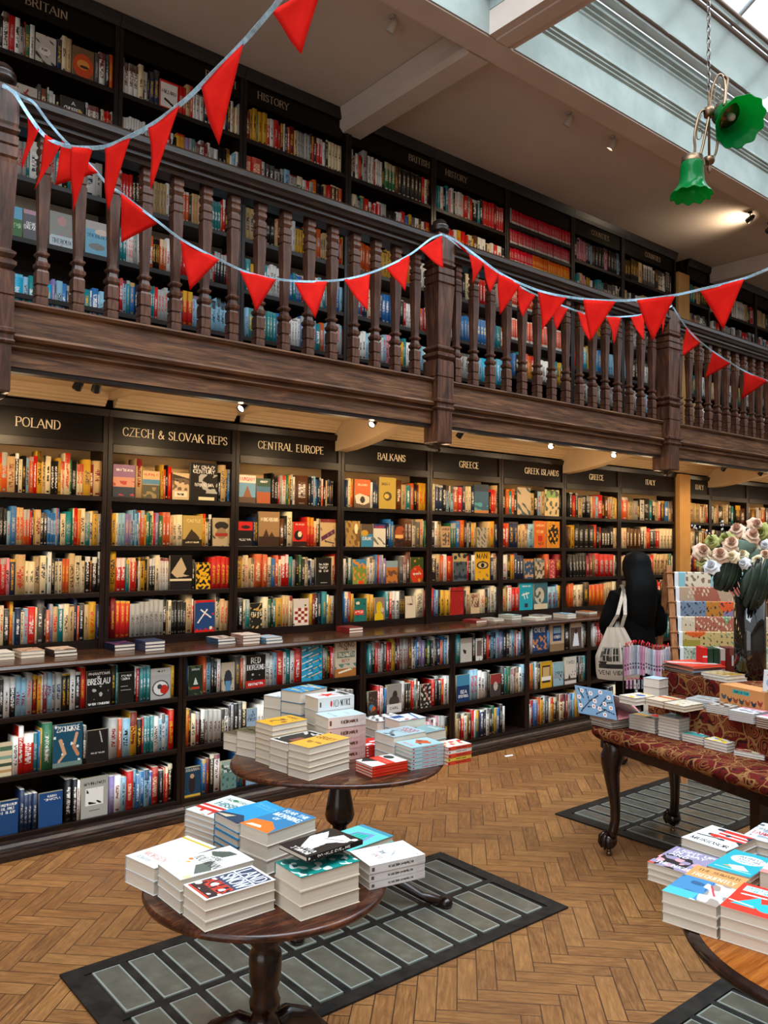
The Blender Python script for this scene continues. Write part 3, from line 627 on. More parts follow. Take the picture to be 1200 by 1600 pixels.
NEW = [(.92, 1.053), (3.702, 3.848), (6.475, 6.655), (9.3, 9.49)]
segs = [(1.055, 3.70), (3.85, 6.473), (6.657, 9.298), (9.492, 13), (-.4, .918)]
for x0, x1 in segs:
    B(MB().extrude_x([(4.05, 3.555), (3.95, 3.555), (3.945, 3.575), (3.925, 3.585), (3.925, 3.60), (3.905, 3.61), (3.90, 3.63), (3.885, 3.64), (3.885, 3.655), (3.91, 3.665), (3.91, 3.68), (3.93, 3.70), (4.03, 3.70), (4.07, 3.68), (4.09, 3.64), (4.07, 3.60)], x0, x1), 'handrail', M_RAIL)
s2 = math.sqrt(2)
def balprof(w, h):      # square turned baluster
    k = w/.056
    P = [(.028, 0), (.028, .03), (.024, .034), (.0245, .038), (.028, .042), (.028, .085), (.0225, .089), (.023, .094), (.028, .098), (.028, .155), (.021, .168), (.030, .18), (.031, .195), (.022, .205), (.0185, .225), (.028, .238), (.0285, .246), (.019, .255),
         (.0185, .27), (.028, .60), (.0285, .612), (.023, .618), (.0235, .625), (.0275, .63), (.0275, .665), (.0225, .67), (.0275, .676), (.0275, .70), (.020, .715), (.0285, .735), (.028, .75), (.022, .76), (.0275, .77), (.0275, .804)]
    return [(r*s2*k, z*h/.804) for r, z in P]
bxs = [1.188+.1697*i for i in range(15)] + [3.944+.172*i for i in range(15)] + [6.79+.172*i for i in range(15)] + [9.62+.172*i for i in range(6)]
b = MB().lathe(balprof(.056, .804), 4, (0, 0, 0), 0, False, rot=math.pi/4); me0 = b.build('baluster', M_BAL, bal)
me0.location = Vector((bxs[0], 4.0, 2.7505))-bo
for x in bxs[1:]:
    c_ = me0.copy(); COL.objects.link(c_); c_.parent = bal; c_.location = Vector((x, 4.0, 2.7505))-bo
for x0, x1 in NEW:
    w = (x1-x0)/2; cx_ = (x0+x1)/2; cy_ = 3.995; k = w/.0725
    P = [(.062, 2.31), (.066, 2.32), (.066, 2.53), (.074, 2.535), (.08, 2.545), (.072, 2.555), (.072, 2.575), (.084, 2.585), (.084, 2.60), (.072, 2.608), (.0725, 2.75), (.066, 2.755), (.0725, 2.76), (.0725, 2.86), (.058, 2.875), (.078, 2.895), (.078, 2.91), (.06, 2.925), (.075, 2.945), (.075, 2.955),
         (.055, 2.97), (.056, 2.99), (.0725, 3.36), (.074, 3.375), (.064, 3.385), (.0725, 3.395), (.0725, 3.44), (.064, 3.445), (.0725, 3.452), (.0725, 3.49), (.06, 3.50), (.078, 3.515), (.078, 3.525), (.07, 3.535), (.0725, 3.55), (.0725, 3.72)]
    nw = B(MB().lathe([(r*s2*k, z) for r, z in P], 4, (cx_, cy_, 0), 0, False, rot=math.pi/4), 'newel_post', M_BAL)
    fo = B(MB().lathe([(.03, 3.7205), (.035, 3.73), (.028, 3.74), (.06, 3.75), (.068, 3.765), (.06, 3.778), (.066, 3.785), (.058, 3.80), (.05, 3.805), (.048, 3.82), (.03, 3.835), (0, 3.84)], 20, (cx_, cy_, 0)), 'finial', M_RAIL)
    fo.parent = nw
    B(MB().lathe([(.058*k*s2, 2.30), (.04*s2, 2.285), (.02, 2.275), (.018, 2.262), (0, 2.255)], 4, (cx_, cy_, 0), 0, False, rot=math.pi/4), 'pendant_drop', M_RAIL)
# ================================================================ SHELVED BOOKS
# rows: (place, plane y, shelf z, [(px0, px1, spine tokens or '#cover', height, ...)])
C_ = {}
def cov(n, *ops, desc): C_[n] = (list(ops), desc)
cov('purplecity', ('bg', '8a5f86'), ('r', 0, .3, 1, .62, 'c98a72'), ('r', 0, 0, 1, .32, '2b3443'), ('nr', 2.5, .2, 3, 0, .05, 1, .5, 'b03b3a'), ('t', 'BRATISLAVA', .15, .8, .9, .87, 'w'), desc='guidebook with a purple sunset city cover')
cov('republic', ('bg', 'c9a873'), ('r', 0, 0, 1, .5, '4d4a36'), ('r', 0, .5, 1, .68, '4b7fa3'), ('nr', 3, .1, 5, 0, 0, 1, .42, '8f7a4f'), ('t', 'REPUBLIC', .1, .82, .9, .9, 'r'), desc='guidebook with tan title band over a green landscape')
cov('prague', ('bg', 'cbb089'), ('p', [(0, .95), (1, .8), (1, .62), (0, .7)], '3a2f28'), ('nr', 3, .0, 9, 0, .35, 1, .8, '6d5a45'), ('r', .12, .1, .88, .3, 'e3d7bd'), ('t', 'PRAGUE', .3, .16, .7, .23, 'k'), desc='sepia cover with a cream label near its foot')
cov('century', ('bg', 'k'), ('t', 'MY CRAZY', .1, .85, .9, .93, 'w'), ('t', 'CENTURY', .1, .73, .9, .82, 'w'), ('nr', 2.5, .1, 4, .3, .2, 1, .7, 's'), ('t', 'IVAN KLIMA', .15, .38, .85, .46, 'w'), ('r', .3, .02, .9, .1, 'c'), desc='black and white cover with CENTURY in white letters')
cov('castle', ('bg', 'b79a52'), ('t', 'CASTLE', .22, .78, .92, .87, 'e3d28f'), ('p', [(.1, .2), (.45, .55), (.85, .3), (.9, .1), (.1, .1)], '3c2f1c'), ('r', 0, .0, 1, .22, '2c2215'), ('t', 'VACLAV HAVEL', .15, .09, .88, .14, 'c'), desc='mustard coloured cover with CASTLE across its top')
cov('soldier', ('bg', 'b3a07c'), ('e', .5, .72, .4, .15, '2a241f'), ('e', .5, .45, .3, .2, '8c7654'), ('r', .15, .35, .85, .47, '9b2f22'), ('n', 3, .45, 8, '4c4033'), desc='beige cover with the head of a soldier')
cov('hand', ('bg', '1a1614'), ('p', [(.05, .5), (.5, .95), (.75, .6), (.6, .45), (.9, .4), (.3, .35)], 'cbb38c'), ('r', 0, .25, 1, .32, 'c'), desc='black cover with a pale winged figure')
cov('damask', ('bg', '1b1812'), ('n', 3.4, .02, 12, 'e8b21e'), ('e', .5, .5, .28, .16, 'e8b21e'), ('t', 'SVEJK', .3, .46, .7, .53, 'k'), desc='small yellow and black damask patterned cover')
cov('bluenight', ('bg', '1f3f73'), ('r', 0, 0, 1, .06, 'r'), ('r', 0, .94, 1, 1, 'r'), ('l', .15, .3, .6, .7, .03, 'w'), ('l', .3, .7, .8, .45, .03, 'w'), ('n', 5, .62, 14, 'r'), ('e', .8, .12, .08, .05, 'c'), desc='deep blue cover scattered with white strokes and red stars')
cov('hungary', ('bg', '6f9fc0'), ('r', 0, .72, 1, 1, 'e9e2d3'), ('t', 'HUNGARY', .06, .8, .94, .92, 'r'), ('p', [(.2, .15), (.5, .62), (.8, .15)], '8c5a3a'), ('r', 0, 0, 1, .2, '5b4432'), desc='guidebook titled HUNGARY with a spired church')
cov('greenhung', ('bg', '1f4a35'), ('r', 0, .45, 1, .68, '3f6f8f'), ('r', 0, 0, 1, .45, 'a8552a'), ('t', 'HUNGARY', .2, .83, .8, .9, 'w'), desc='guidebook with a dark green title band')
cov('redblack', ('bg', '181312'), ('r', 0, .62, 1, .95, 'c8201d'), ('e', .55, .75, .3, .07, '2a1b17'), ('t', 'RODNA', .1, .22, .9, .3, 'w'), desc='black cover with a red top panel')
cov('hungarians', ('bg', '9d7a51'), ('t', 'HUNGARIANS', .08, .72, .94, .83, 'efe3c8'), ('r', 0, 0, 1, .28, '3a2518'), ('p', [(.2, .28), (.35, .5), (.5, .28), (.62, .42), (.75, .28)], '4a2f1d'), desc='brown sunset cover titled Hungarians')
cov('redsoccer', ('bg', 'c8261c'), ('e', .4, .45, .3, .2, '1c1614'), ('e', .5, .5, .14, .12, 'c'), ('r', 0, 0, 1, .2, '2b1511'), ('t', 'PUSKAS', .2, .86, .8, .93, 'c'), desc='red cover with a black and white footballer')
cov('poster', ('bg', 'c6a878'), ('r', 0, .88, 1, 1, '7a2620'), ('p', [(.05, .35), (.9, .65), (.95, .48), (.1, .2)], '5a2a4c'), ('n', 3.5, .5, 21, '8a6a44'), ('l', .3, .2, .9, .12, .03, '3a2c33'), desc='tan poster style cover with a diagonal purple title')
cov('saigon', ('bg', '16130f'), ('t', 'SAIGON', .2, .72, .8, .79, 'w'), ('t', 'THERE', .22, .6, .78, .67, 'w'), ('t', 'BELOW', .2, .48, .8, .56, 'w'), ('r', .3, .08, .75, .11, 's'), desc='black cover with three white title lines')
cov('floral', ('bg', '1e2119'), ('n', 3.2, .3, 30, 'c8a25e'), ('t', 'ELLES', .1, .5, .95, .64, 'e6d9bd'), desc='dark floral cover with pale title')
cov('checker', ('bg', 'd8cbbc'), *[('r', .1+.2*i, .1+.11*j, .3+.2*i, .21+.11*j, '8f2b28' if (i+j) % 2 else 'e8dcc8') for i in range(4) for j in range(5)], ('n', 4, .55, 2, '2b2422'), desc='white bordered cover with a red chequered picture')
cov('fiat', ('bg', 'd4601f'), ('r', 0, 0, 1, .45, '5a4838'), ('p', [(0, .42), (.3, .5), (.95, .4), (.95, .2), (.6, .1), (.1, .15)], 'd9cbb5'), ('e', .5, .28, .16, .12, '2a241e'), ('t', 'BALKANS', .2, .78, .8, .84, 'f0c9a0'), desc='orange cover with an old white car')
cov('yellowleft', ('bg', 'b59a3e'), ('e', .5, .4, .25, .14, '4a3f1d'), ('e', .45, .4, .15, .08, 'c7ab4e'), ('t', 'BALKAN', .15, .75, .6, .82, '3f3518'), desc='leaning mustard cover with a line drawn emblem')
cov('goldflare', ('bg', 'a98648'), ('n', 3, .1, 6, '75562a'), ('e', .72, .7, .12, .2, 'f1e2b0'), desc='golden brown cover catching a bright reflection')  # pale oval is a light reflection painted into the cover colours
cov('blueyellow', ('bg', '3c86ac'), ('r', 0, .55, 1, 1, '5b4a3a'), ('e', .3, .6, .3, .14, 'c79a2d'), ('t', 'EUROPE', .1, .3, .9, .42, 'w'), desc='blue travel cover with small pictures above its title')
cov('blueman', ('bg', 'd7d2c4'), ('r', 0, .8, 1, 1, '1d3a6b'), ('nr', 3, .1, 8, 0, .1, 1, .5, '6b6f5a'), ('t', 'SERBIA', .1, .84, .9, .93, 'r'), desc='guidebook with a navy title band over a white mountain')
cov('sunset', ('bg', '2a1410'), ('e', .6, .65, .5, .3, '9c4a20'), ('r', .1, .4, .9, .55, 'e0b469'), ('n', 3, .4, 17, '5e3524'), desc='dark brown cover with a tan label')
cov('landscape', ('bg', '7a8f3f'), ('r', 0, .72, 1, 1, '3f86b0'), ('n', 3, .2, 9, 'd98a2e'), ('r', .4, 0, .8, .12, 'd9481c'), desc='green and orange landscape cover')
cov('dunes', ('bg', 'b8722f'), ('r', 0, .7, 1, 1, '8aa2ac'), ('nr', 3, .1, 3, 0, 0, 1, .6, '6d4636'), desc='small cover with orange hills under grey sky')
cov('redfood', ('bg', '3a4a1c'), ('e', .5, .3, .5, .36, 'bf3418'), ('n', 3, .4, 5, 'c78a2a'), ('t', 'SERBIAN', .2, .3, .8, .37, 'w'), desc='cover with a red dish on dark green leaves')
cov('greenred', ('bg', '1f6a62'), ('r', 0, .28, .8, .5, 'd8402a'), ('e', .3, .8, .16, .07, 'e0d2b2'), ('n', 3.5, .55, 7, '12352f'), ('t', 'AFTER', .08, .37, .7, .44, 'w'), desc='teal cover with a red title block')
cov('yellowhead', ('bg', '8f7864'), ('e', .45, .55, .3, .28, 'd3b31a'), ('e', .4, .1, .45, .25, 'd3b31a'), ('e', .75, .45, .15, .1, 'c8b49c'), desc='brown cover with a yellow head in silhouette')
cov('cream1', ('bg', 'd6c6ac'), ('l', .6, 1, .7, .7, .02, '2a211b'), ('n', 3, .6, 8, 'b39a78'), ('t', 'ISTANBUL', .15, .6, .7, .66, '5d4936'), desc='plain cream cover with a dark ribbon stroke')
cov('coast', ('bg', '27506d'), ('r', 0, .75, 1, 1, '1c2c40'), ('nr', 3, .1, 2, 0, 0, 1, .35, '3f8f96'), ('r', 0, 0, 1, .1, 'b5763a'), desc='dark blue seaside cover')
cov('temple', ('bg', 'b59872'), ('nr', 4, 0, 5, .1, .1, .9, .7, '5c4d3c'), ('t', 'GREECE', .1, .82, .9, .9, '3a2b20'), desc='tan cover with ruined columns')
cov('grey', ('bg', '9d9788'), ('n', 3.5, .2, 11, '57524a'), desc='grey stone textured cover')
cov('greybl', ('bg', '4a565e'), ('r', 0, .7, 1, 1, 'b09a6a'), ('n', 3, .2, 14, '1f2a33'), desc='dark slate cover with tan top')
cov('mani', ('bg', 'd8a51c'), ('t', 'MANI', .1, .76, .9, .93, 'k'), ('e', .5, .52, .4, .14, '2d2a25'), ('e', .5, .52, .3, .09, 'c9b68a'), ('e', .5, .52, .12, .08, 'k'), ('nr', 4, .2, 3, .1, 0, .9, .3, '6e6a58'), desc='yellow cover titled MANI with a staring eye')
cov('redbox', ('bg', '9a1d1b'), ('r', 0, .84, 1, .88, '6b1314'), ('n', 3, .5, 4, 'b02a26'), desc='deep red cloth cover')
cov('etch', ('bg', 'c4a987'), ('nr', 4, 0, 6, .1, .3, .9, .95, '6a4a3a'), ('t', 'LORD', .2, .8, .8, .9, '7a2a20'), desc='pinkish tan cover with an engraved scene')
cov('isl1', ('bg', 'b7a489'), ('n', 3, .1, 8, '3f5560'), desc='weathered seaside cover')
cov('isl2', ('bg', 'c6b183'), ('r', .1, .7, .9, .95, '7aa35a'), ('n', 3, .2, 9, '4a4f3a'), desc='cream cover with a green title panel')
cov('orange', ('bg', 'c8641c'), ('t', 'GREEK', .15, .8, .85, .88, 'e8cf9a'), ('t', 'TO ME', .2, .55, .8, .65, 'e8cf9a'), ('r', .3, .25, .7, .45, 'b8251c'), ('t', 'HOT', .35, .1, .8, .2, 'k'), desc='orange cover with pale title')
cov('pottery', ('bg', 'c8831f'), ('e', .5, .5, .42, .38, '1c150d'), ('n', 4, .2, 12, 'd6942b'), desc='ochre and black vase painting cover')
cov('blue2', ('bg', '2d4f73'), ('r', 0, .9, 1, 1, 'c8641c'), ('n', 3, .2, 14, 'b98f6a'), desc='blue and rust village cover')
cov('white2', ('bg', 'b9aa94'), ('n', 3, .1, 19, '4d463d'), ('r', 0, .8, 1, .92, '6c7f82'), desc='grey and white harbour cover')
cov('pink', ('bg', 'b6414c'), ('n', 3, .2, 5, 'e0a287'), desc='pink cover with pale figures')
cov('teal', ('bg', '1f9ab0'), ('t', 'GREECE', .2, .84, .85, .9, 'w'), ('l', .2, .55, .7, .62, .03, 'w'), ('l', .3, .62, .4, .42, .025, 'w'), ('l', .5, .64, .6, .44, .025, 'w'), ('r', .4, .1, .62, .25, '2c2f38'), desc='turquoise cover with looping white script')
cov('ship', ('bg', '2f6472'), ('e', .4, .5, .35, .3, 'b9b2a0'), ('n', 3, .2, 4, '4a5a58'), ('r', 0, 0, 1, .2, 'c9bda3'), desc='teal cover with an arching white figure')
cov('breslau', ('bg', 'k'), ('t', 'PHANTOMS', .06, .88, .94, .95, 'w'), ('t', 'OF', .42, .8, .52, .84, 'w'), ('t', 'BRESLAU', .03, .62, .95, .78, 'w'), ('nr', 3.5, .35, 5, .1, .2, .9, .58, 's'), ('t', 'MAREK KRAJEWSKI', .06, .05, .94, .1, 'w'), desc='black cover titled Phantoms of Breslau')
cov('ryszard', ('bg', '14130f'), ('t', 'RYSZARD', .15, .86, .8, .93, 'w'), ('t', 'NOWAKI', .15, .76, .7, .83, 'w'), ('r', .15, .55, .6, .565, 's'), ('r', .15, .42, .8, .43, 's'), desc='black cover with a small white title')
cov('tank', ('bg', 'a8a5a0'), ('r', 0, .78, 1, 1, 'b5b2ab'), ('e', .5, .35, .42, .26, '3a3838'), ('e', .5, .35, .36, .22, 'd8d4cd'), ('e', .68, .3, .2, .15, 'b8261f'), ('t', 'THE CITY', .3, .88, .7, .93, 'k'), ('e', .45, .4, .12, .08, '3a3838'), desc='grey cover with a ringed disc and red patch')
cov('bands', ('bg', 'd3c3a0'), ('r', 0, .75, 1, .88, '4c6b52'), ('r', 0, .5, 1, .6, '7a9a8c'), ('r', 0, .3, 1, .4, '3a4a3a'), ('r', 0, .12, 1, .2, 'b08a5a'), desc='cream cover with horizontal green bands')
cov('pschutts', ('bg', '17495f'), ('t', 'ZSCHOKKE', .12, .83, .9, .95, 'w'), ('l', .25, .62, .4, .3, .06, 'c99a75'), ('l', .4, .3, .2, .12, .04, 'c99a75'), ('l', .8, .75, .7, .45, .05, 'c99a75'), ('l', .7, .45, .85, .25, .06, 'b87f5c'), ('n', 4, .62, 9, 'd9e0dd'), ('r', 0, 0, 1, .1, '6b7f77'), desc='deep blue cover with two leaping figures')
cov('black2', ('bg', '1b1817'), ('l', .6, .95, .72, .6, .03, 's'), ('t', 'ART OF THE JAR', .2, .25, .85, .29, 's'), desc='near black cover with a faint pale plume')
cov('tokarczuk', ('bg', '17406f'), ('t', 'OVER YOUR PLOW', .05, .85, .9, .92, 'w'), ('t', 'THE BONES', .05, .74, .75, .81, 'w'), ('t', 'OF THE DEAD', .05, .63, .8, .7, 'w'), desc='blue cover with four white title lines')
cov('flights', ('bg', '1a4679'), ('t', 'FLIGHTS', .35, .86, .75, .92, 'w'), ('t', 'TOKARCZUK', .2, .76, .9, .82, 'w'), desc='blue cover with a short white title')
cov('party', ('bg', 'a5a49c'), ('t', 'MOVING PARTS', .1, .82, .9, .88, 'k'), ('r', .16, .3, .82, .74, 'w'), ('nr', 3.4, .0, 8, .2, .33, .78, .71, '15130f'), ('r', .3, .16, .7, .18, 'k'), desc='pale grey cover with a square black photograph')
cov('park', ('bg', '1f2b1e'), ('n', 3, .3, 8, '4a5c34'), ('p', [(.35, .35), (.5, .6), (.68, .35)], 'c9cfc2'), ('r', .2, .2, .8, .26, 'b8321f'), ('t', 'WARSAW', .2, .84, .8, .9, 's'), desc='dark green woodland cover with a white tent shape')
cov('arch', ('bg', 'b5a48c'), ('e', .5, .4, .3, .34, '2b3038'), ('r', .28, 0, .72, .35, '5b86a4'), ('n', 3, .6, 4, '6f5d48'), desc='stone arch cover framing blue sky')
cov('redhorizons', ('bg', '17130f'), ('t', 'RED', .25, .76, .75, .92, 'w'), ('t', 'HORIZONS', .06, .55, .94, .7, 'w'), ('r', 0, 0, 1, .22, 'b5221c'), ('nr', 4, .2, 2, .1, .25, .9, .45, 's'), ('t', 'ION PACEPA', .12, .07, .88, .14, 'w'), desc='black cover titled Red Horizons with a red foot band')
cov('waves', ('bg', '2c93b5'), *[('l', .05*i-.1, .1+.18*k, .5+.05*i, .22+.18*k, .018, q) for k in range(5) for i, q in ((0, 'w'), (6, '12607f'), (9, 'd9b56a'))], ('n', 4, .35, 5, '17708f'), desc='turquoise cover of curling waves')
cov('along', ('bg', 'c2b196'), ('t', 'ALONG', .15, .82, .9, .93, '4a2f22'), ('t', 'THE', .4, .72, .6, .78, '4a2f22'), ('r', .1, .52, .92, .69, '3c5652'), ('t', 'ENCHANTED', .13, .55, .9, .66, 'c'), ('t', 'WAY', .3, .4, .7, .49, '9a3a22'), ('r', 0, 0, 1, .22, 'a8682f'), ('l', .2, .12, .8, .2, .035, 'e8d8b8'), ('nr', 4, .2, 3, 0, .2, 1, .36, '5d7a68'), desc='cream cover titled Along the Enchanted Way')
cov('cecil', ('bg', '8ea5b8'), ('t', 'THE', .3, .82, .7, .9, '1c2d4d'), ('t', 'LOST', .2, .68, .8, .78, '1c2d4d'), ('t', 'FOREST', .1, .54, .9, .64, '1c2d4d'), desc='pale blue cover with navy title')
cov('garia', ('bg', '16384c'), ('r', 0, .86, 1, 1, '4b4a3e'), ('e', .5, .42, .2, .3, '241d1c'), ('e', .5, .7, .12, .08, 'b89070'), ('n', 3.6, .5, 8, '3d6c7c'), ('r', 0, 0, 1, .08, 'd0a23a'), ('t', 'BULGARIA', .1, .88, .9, .96, 's'), desc='dark blue guidebook with a costumed figure')
cov('lake', ('bg', '5f7f77'), ('r', 0, .7, 1, 1, '94a8a0'), ('t', 'CASANOVA', .1, .78, .9, .84, 'w'), ('t', 'THE LAKE', .15, .6, .9, .68, 'w'), ('n', 3, .3, 9, '395a4a'), desc='grey green misty lake cover')
cov('pinkmag', ('bg', 'a93a55'), ('r', 0, 0, 1, .45, '7f9db5'), desc='flat pink and pale blue magazine')
cov('fruit', ('bg', '3a2f2a'), ('e', .4, .35, .3, .12, '2d79a0'), ('e', .6, .3, .2, .1, 'c9541c'), ('n', 3, .5, 7, '7d5a3c'), desc='dark cover with a bowl of fruit')
cov('man', ('bg', '8a847e'), ('e', .55, .62, .16, .16, '2d2825'), ('e', .5, .4, .35, .2, '3a3532'), ('r', 0, 0, 1, .3, 'c9c4be'), ('t', 'CARL', .2, .12, .8, .2, 'k'), desc='grey photograph cover with a seated man')
cov('photo2', ('bg', '262320'), ('n', 3, .2, 12, 'c0b9ab'), ('l', .3, 1, .75, .3, .03, 'c8261c'), desc='black cover with pale shapes and red stroke')
cov('cream2', ('bg', 'bdb3a6'), ('r', 0, .8, 1, 1, '9d8f80'), ('nr', 3, .3, 3, .1, .1, .5, .7, '2c2420'), desc='grey cream cover with a small dark figure')
cov('card', ('bg', 'd3c9ba'), ('r', .15, .2, .85, .9, '6d5a52'), ('n', 4, .5, 5, '3d2f2c'), desc='pale bordered portrait cover')
cov('sea', ('bg', '16335c'), ('r', 0, .6, 1, 1, '3f7fa0'), ('t', 'SEA', .3, .3, .8, .42, 'w'), ('t', 'STORIES', .15, .15, .9, .24, 'w'), desc='navy and sea green cover')
cov('soldier2', ('bg', '8b2e30'), ('r', 0, 0, 1, .55, '3b3532'), ('e', .5, .45, .2, .2, 'b5a897'), desc='red and grey portrait cover')
cov('crete', ('bg', '17406b'), ('t', 'CRETE', .12, .72, .88, .86, 'w'), ('nr', 4, .1, 4, 0, .12, 1, .6, 'c07a4a'), ('nr', 4, .4, 8, 0, .12, 1, .6, 'e2d6c3'), ('r', 0, 0, 1, .1, '12233f'), desc='blue guidebook titled Crete with a harbour town')
cov('corfu', ('bg', 'b9a07e'), ('r', .2, .35, .8, .88, '1f3560'), ('r', .24, .62, .76, .8, '7fa0b5'), ('t', 'CORFU', .28, .44, .72, .54, 'w'), ('r', 0, 0, 1, .25, '8d6f4c'), desc='sand coloured cover with a navy centre panel')
cov('shirt', ('bg', '5d4a42'), ('r', 0, .84, 1, 1, 'c9b8a4'), ('p', [(.2, .1), (.35, .62), (.65, .62), (.8, .1)], 'dfe3e6'), ('e', .5, .68, .12, .1, '3a2620'), desc='cover with a figure in a white shirt')
cov('yellowframe', ('bg', 'c6951b'), ('r', .15, .2, .85, .85, '3a2c1f'), ('r', .22, .27, .78, .78, 'bfa06a'), ('r', .1, .28, .9, .42, 'e5e0d2'), desc='yellow cover with a dark picture frame')
cov('everycrete', ('bg', '86a8b0'), ('t', 'EVER', .15, .5, .7, .6, '1c2a33'), ('t', 'CRETE', .1, .34, .9, .45, '8f2c48'), ('n', 4, .55, 6, '2c3f48'), desc='grey blue cover with a plum coloured title')
cov('silhouette', ('bg', 'c9c0b4'), ('t', 'TRAVELS', .15, .75, .85, .84, '4a5a5c'), ('r', 0, .12, 1, .2, '4b423c'), ('n', 5, .68, 6, '2c2522'), ('p', [(.3, .2), (.4, .4), (.5, .2)], '2c2522'), desc='pale misty cover with a small boat silhouette')
cov('dragon', ('bg', 'b9b3a8'), ('n', 3.2, .2, 8, '3a3633'), ('e', .45, .45, .28, .14, 'd9d4ca'), ('t', 'FOLK', .3, .46, .6, .54, 'k'), desc='grey cover with a pale oval title in dark scrolls')
cov('map', ('bg', '6a5138'), ('e', .5, .4, .48, .4, 'c0461c'), ('e', .5, .45, .3, .16, 'd78a3a'), ('e', .55, .38, .22, .05, '3f2a1c'), desc='cover with a glowing orange banner on brown')
cov('lion', ('bg', 'b8aea0'), ('t', 'A', .05, .7, .25, .88, '5f4a2a'), ('t', 'HISTORY', .1, .3, .95, .45, '4a3826'), ('l', .45, .75, .85, .6, .05, '9c2430'), ('l', .5, .75, .6, .88, .04, '9c2430'), desc='beige cover with a red heraldic lion')
cov('chopper', ('bg', '26221f'), ('t', 'A', .45, .8, .6, .9, 'w'), ('t', 'CHOPPED', .15, .6, .85, .72, 'w'), ('t', 'HISTORY', .1, .3, .9, .44, 'w'), ('e', .8, .65, .1, .07, 'c6a15a'), desc='dark cover with white hand lettering')
cov('england', ('bg', 'd9d5cf'), ('r', 0, 0, .05, 1, 'r'), ('r', .95, 0, 1, 1, 'r'), ('r', 0, .93, 1, 1, 'r'), ('r', 0, 0, 1, .07, 'r'), ('t', 'ENGLAND', .12, .55, .88, .68, 'k'), ('l', .3, .35, .7, .2, .06, 'k'), desc='white cover with red border and black beast')
cov('spain', ('bg', '3d6a3c'), ('r', 0, .6, 1, 1, '5fa0c0'), ('t', 'TO SPAIN', .1, .3, .9, .45, '9fc08f'), desc='green hill cover under blue sky')
cov('england2', ('bg', '5b5a5e'), ('r', 0, .85, 1, 1, 'b38a98'), ('t', 'CLOSER', .2, .5, .8, .6, 'w'), ('t', 'ENGLAND', .05, .36, .95, .48, 'w'), desc='grey cover with ENGLAND in white')
cov('theroux', ('bg', '8a8c84'), ('e', .5, .75, .2, .14, 'b58a84'), ('r', 0, 0, 1, .32, 'b8c4c8'), ('n', 5, .62, 4, 'c46a8a'), ('t', 'THEROUX', .1, .1, .9, .22, '3a4a52'), desc='grey cover with THEROUX across the foot')
cov('wonder', ('bg', '6fa8c2'), ('r', 0, .75, 1, 1, 'b2a9a6'), ('e', .7, .7, .3, .1, 'd7c0b4'), ('e', .5, .25, .35, .1, '7c7a76'), ('t', 'WONDERLAND', .08, .52, .9, .62, '2b5c78'), desc='pale blue cover with island shapes')
T3_ = 'wskceyrowkcseg'
def gen(n, pool, seed):
    r = random.Random(seed); out = []
    while len(out) < n:
        q = r.choice(pool); out += [q+str(r.choice((2, 2, 2, 3, 1)))]*(r.choice((1, 1, 1, 1, 2, 4)) if len(out) < n-4 else 1)
    return ' '.join(out[:n])
GF, GB, GU = 4.945, 4.575, 4.945     # planes of the spines
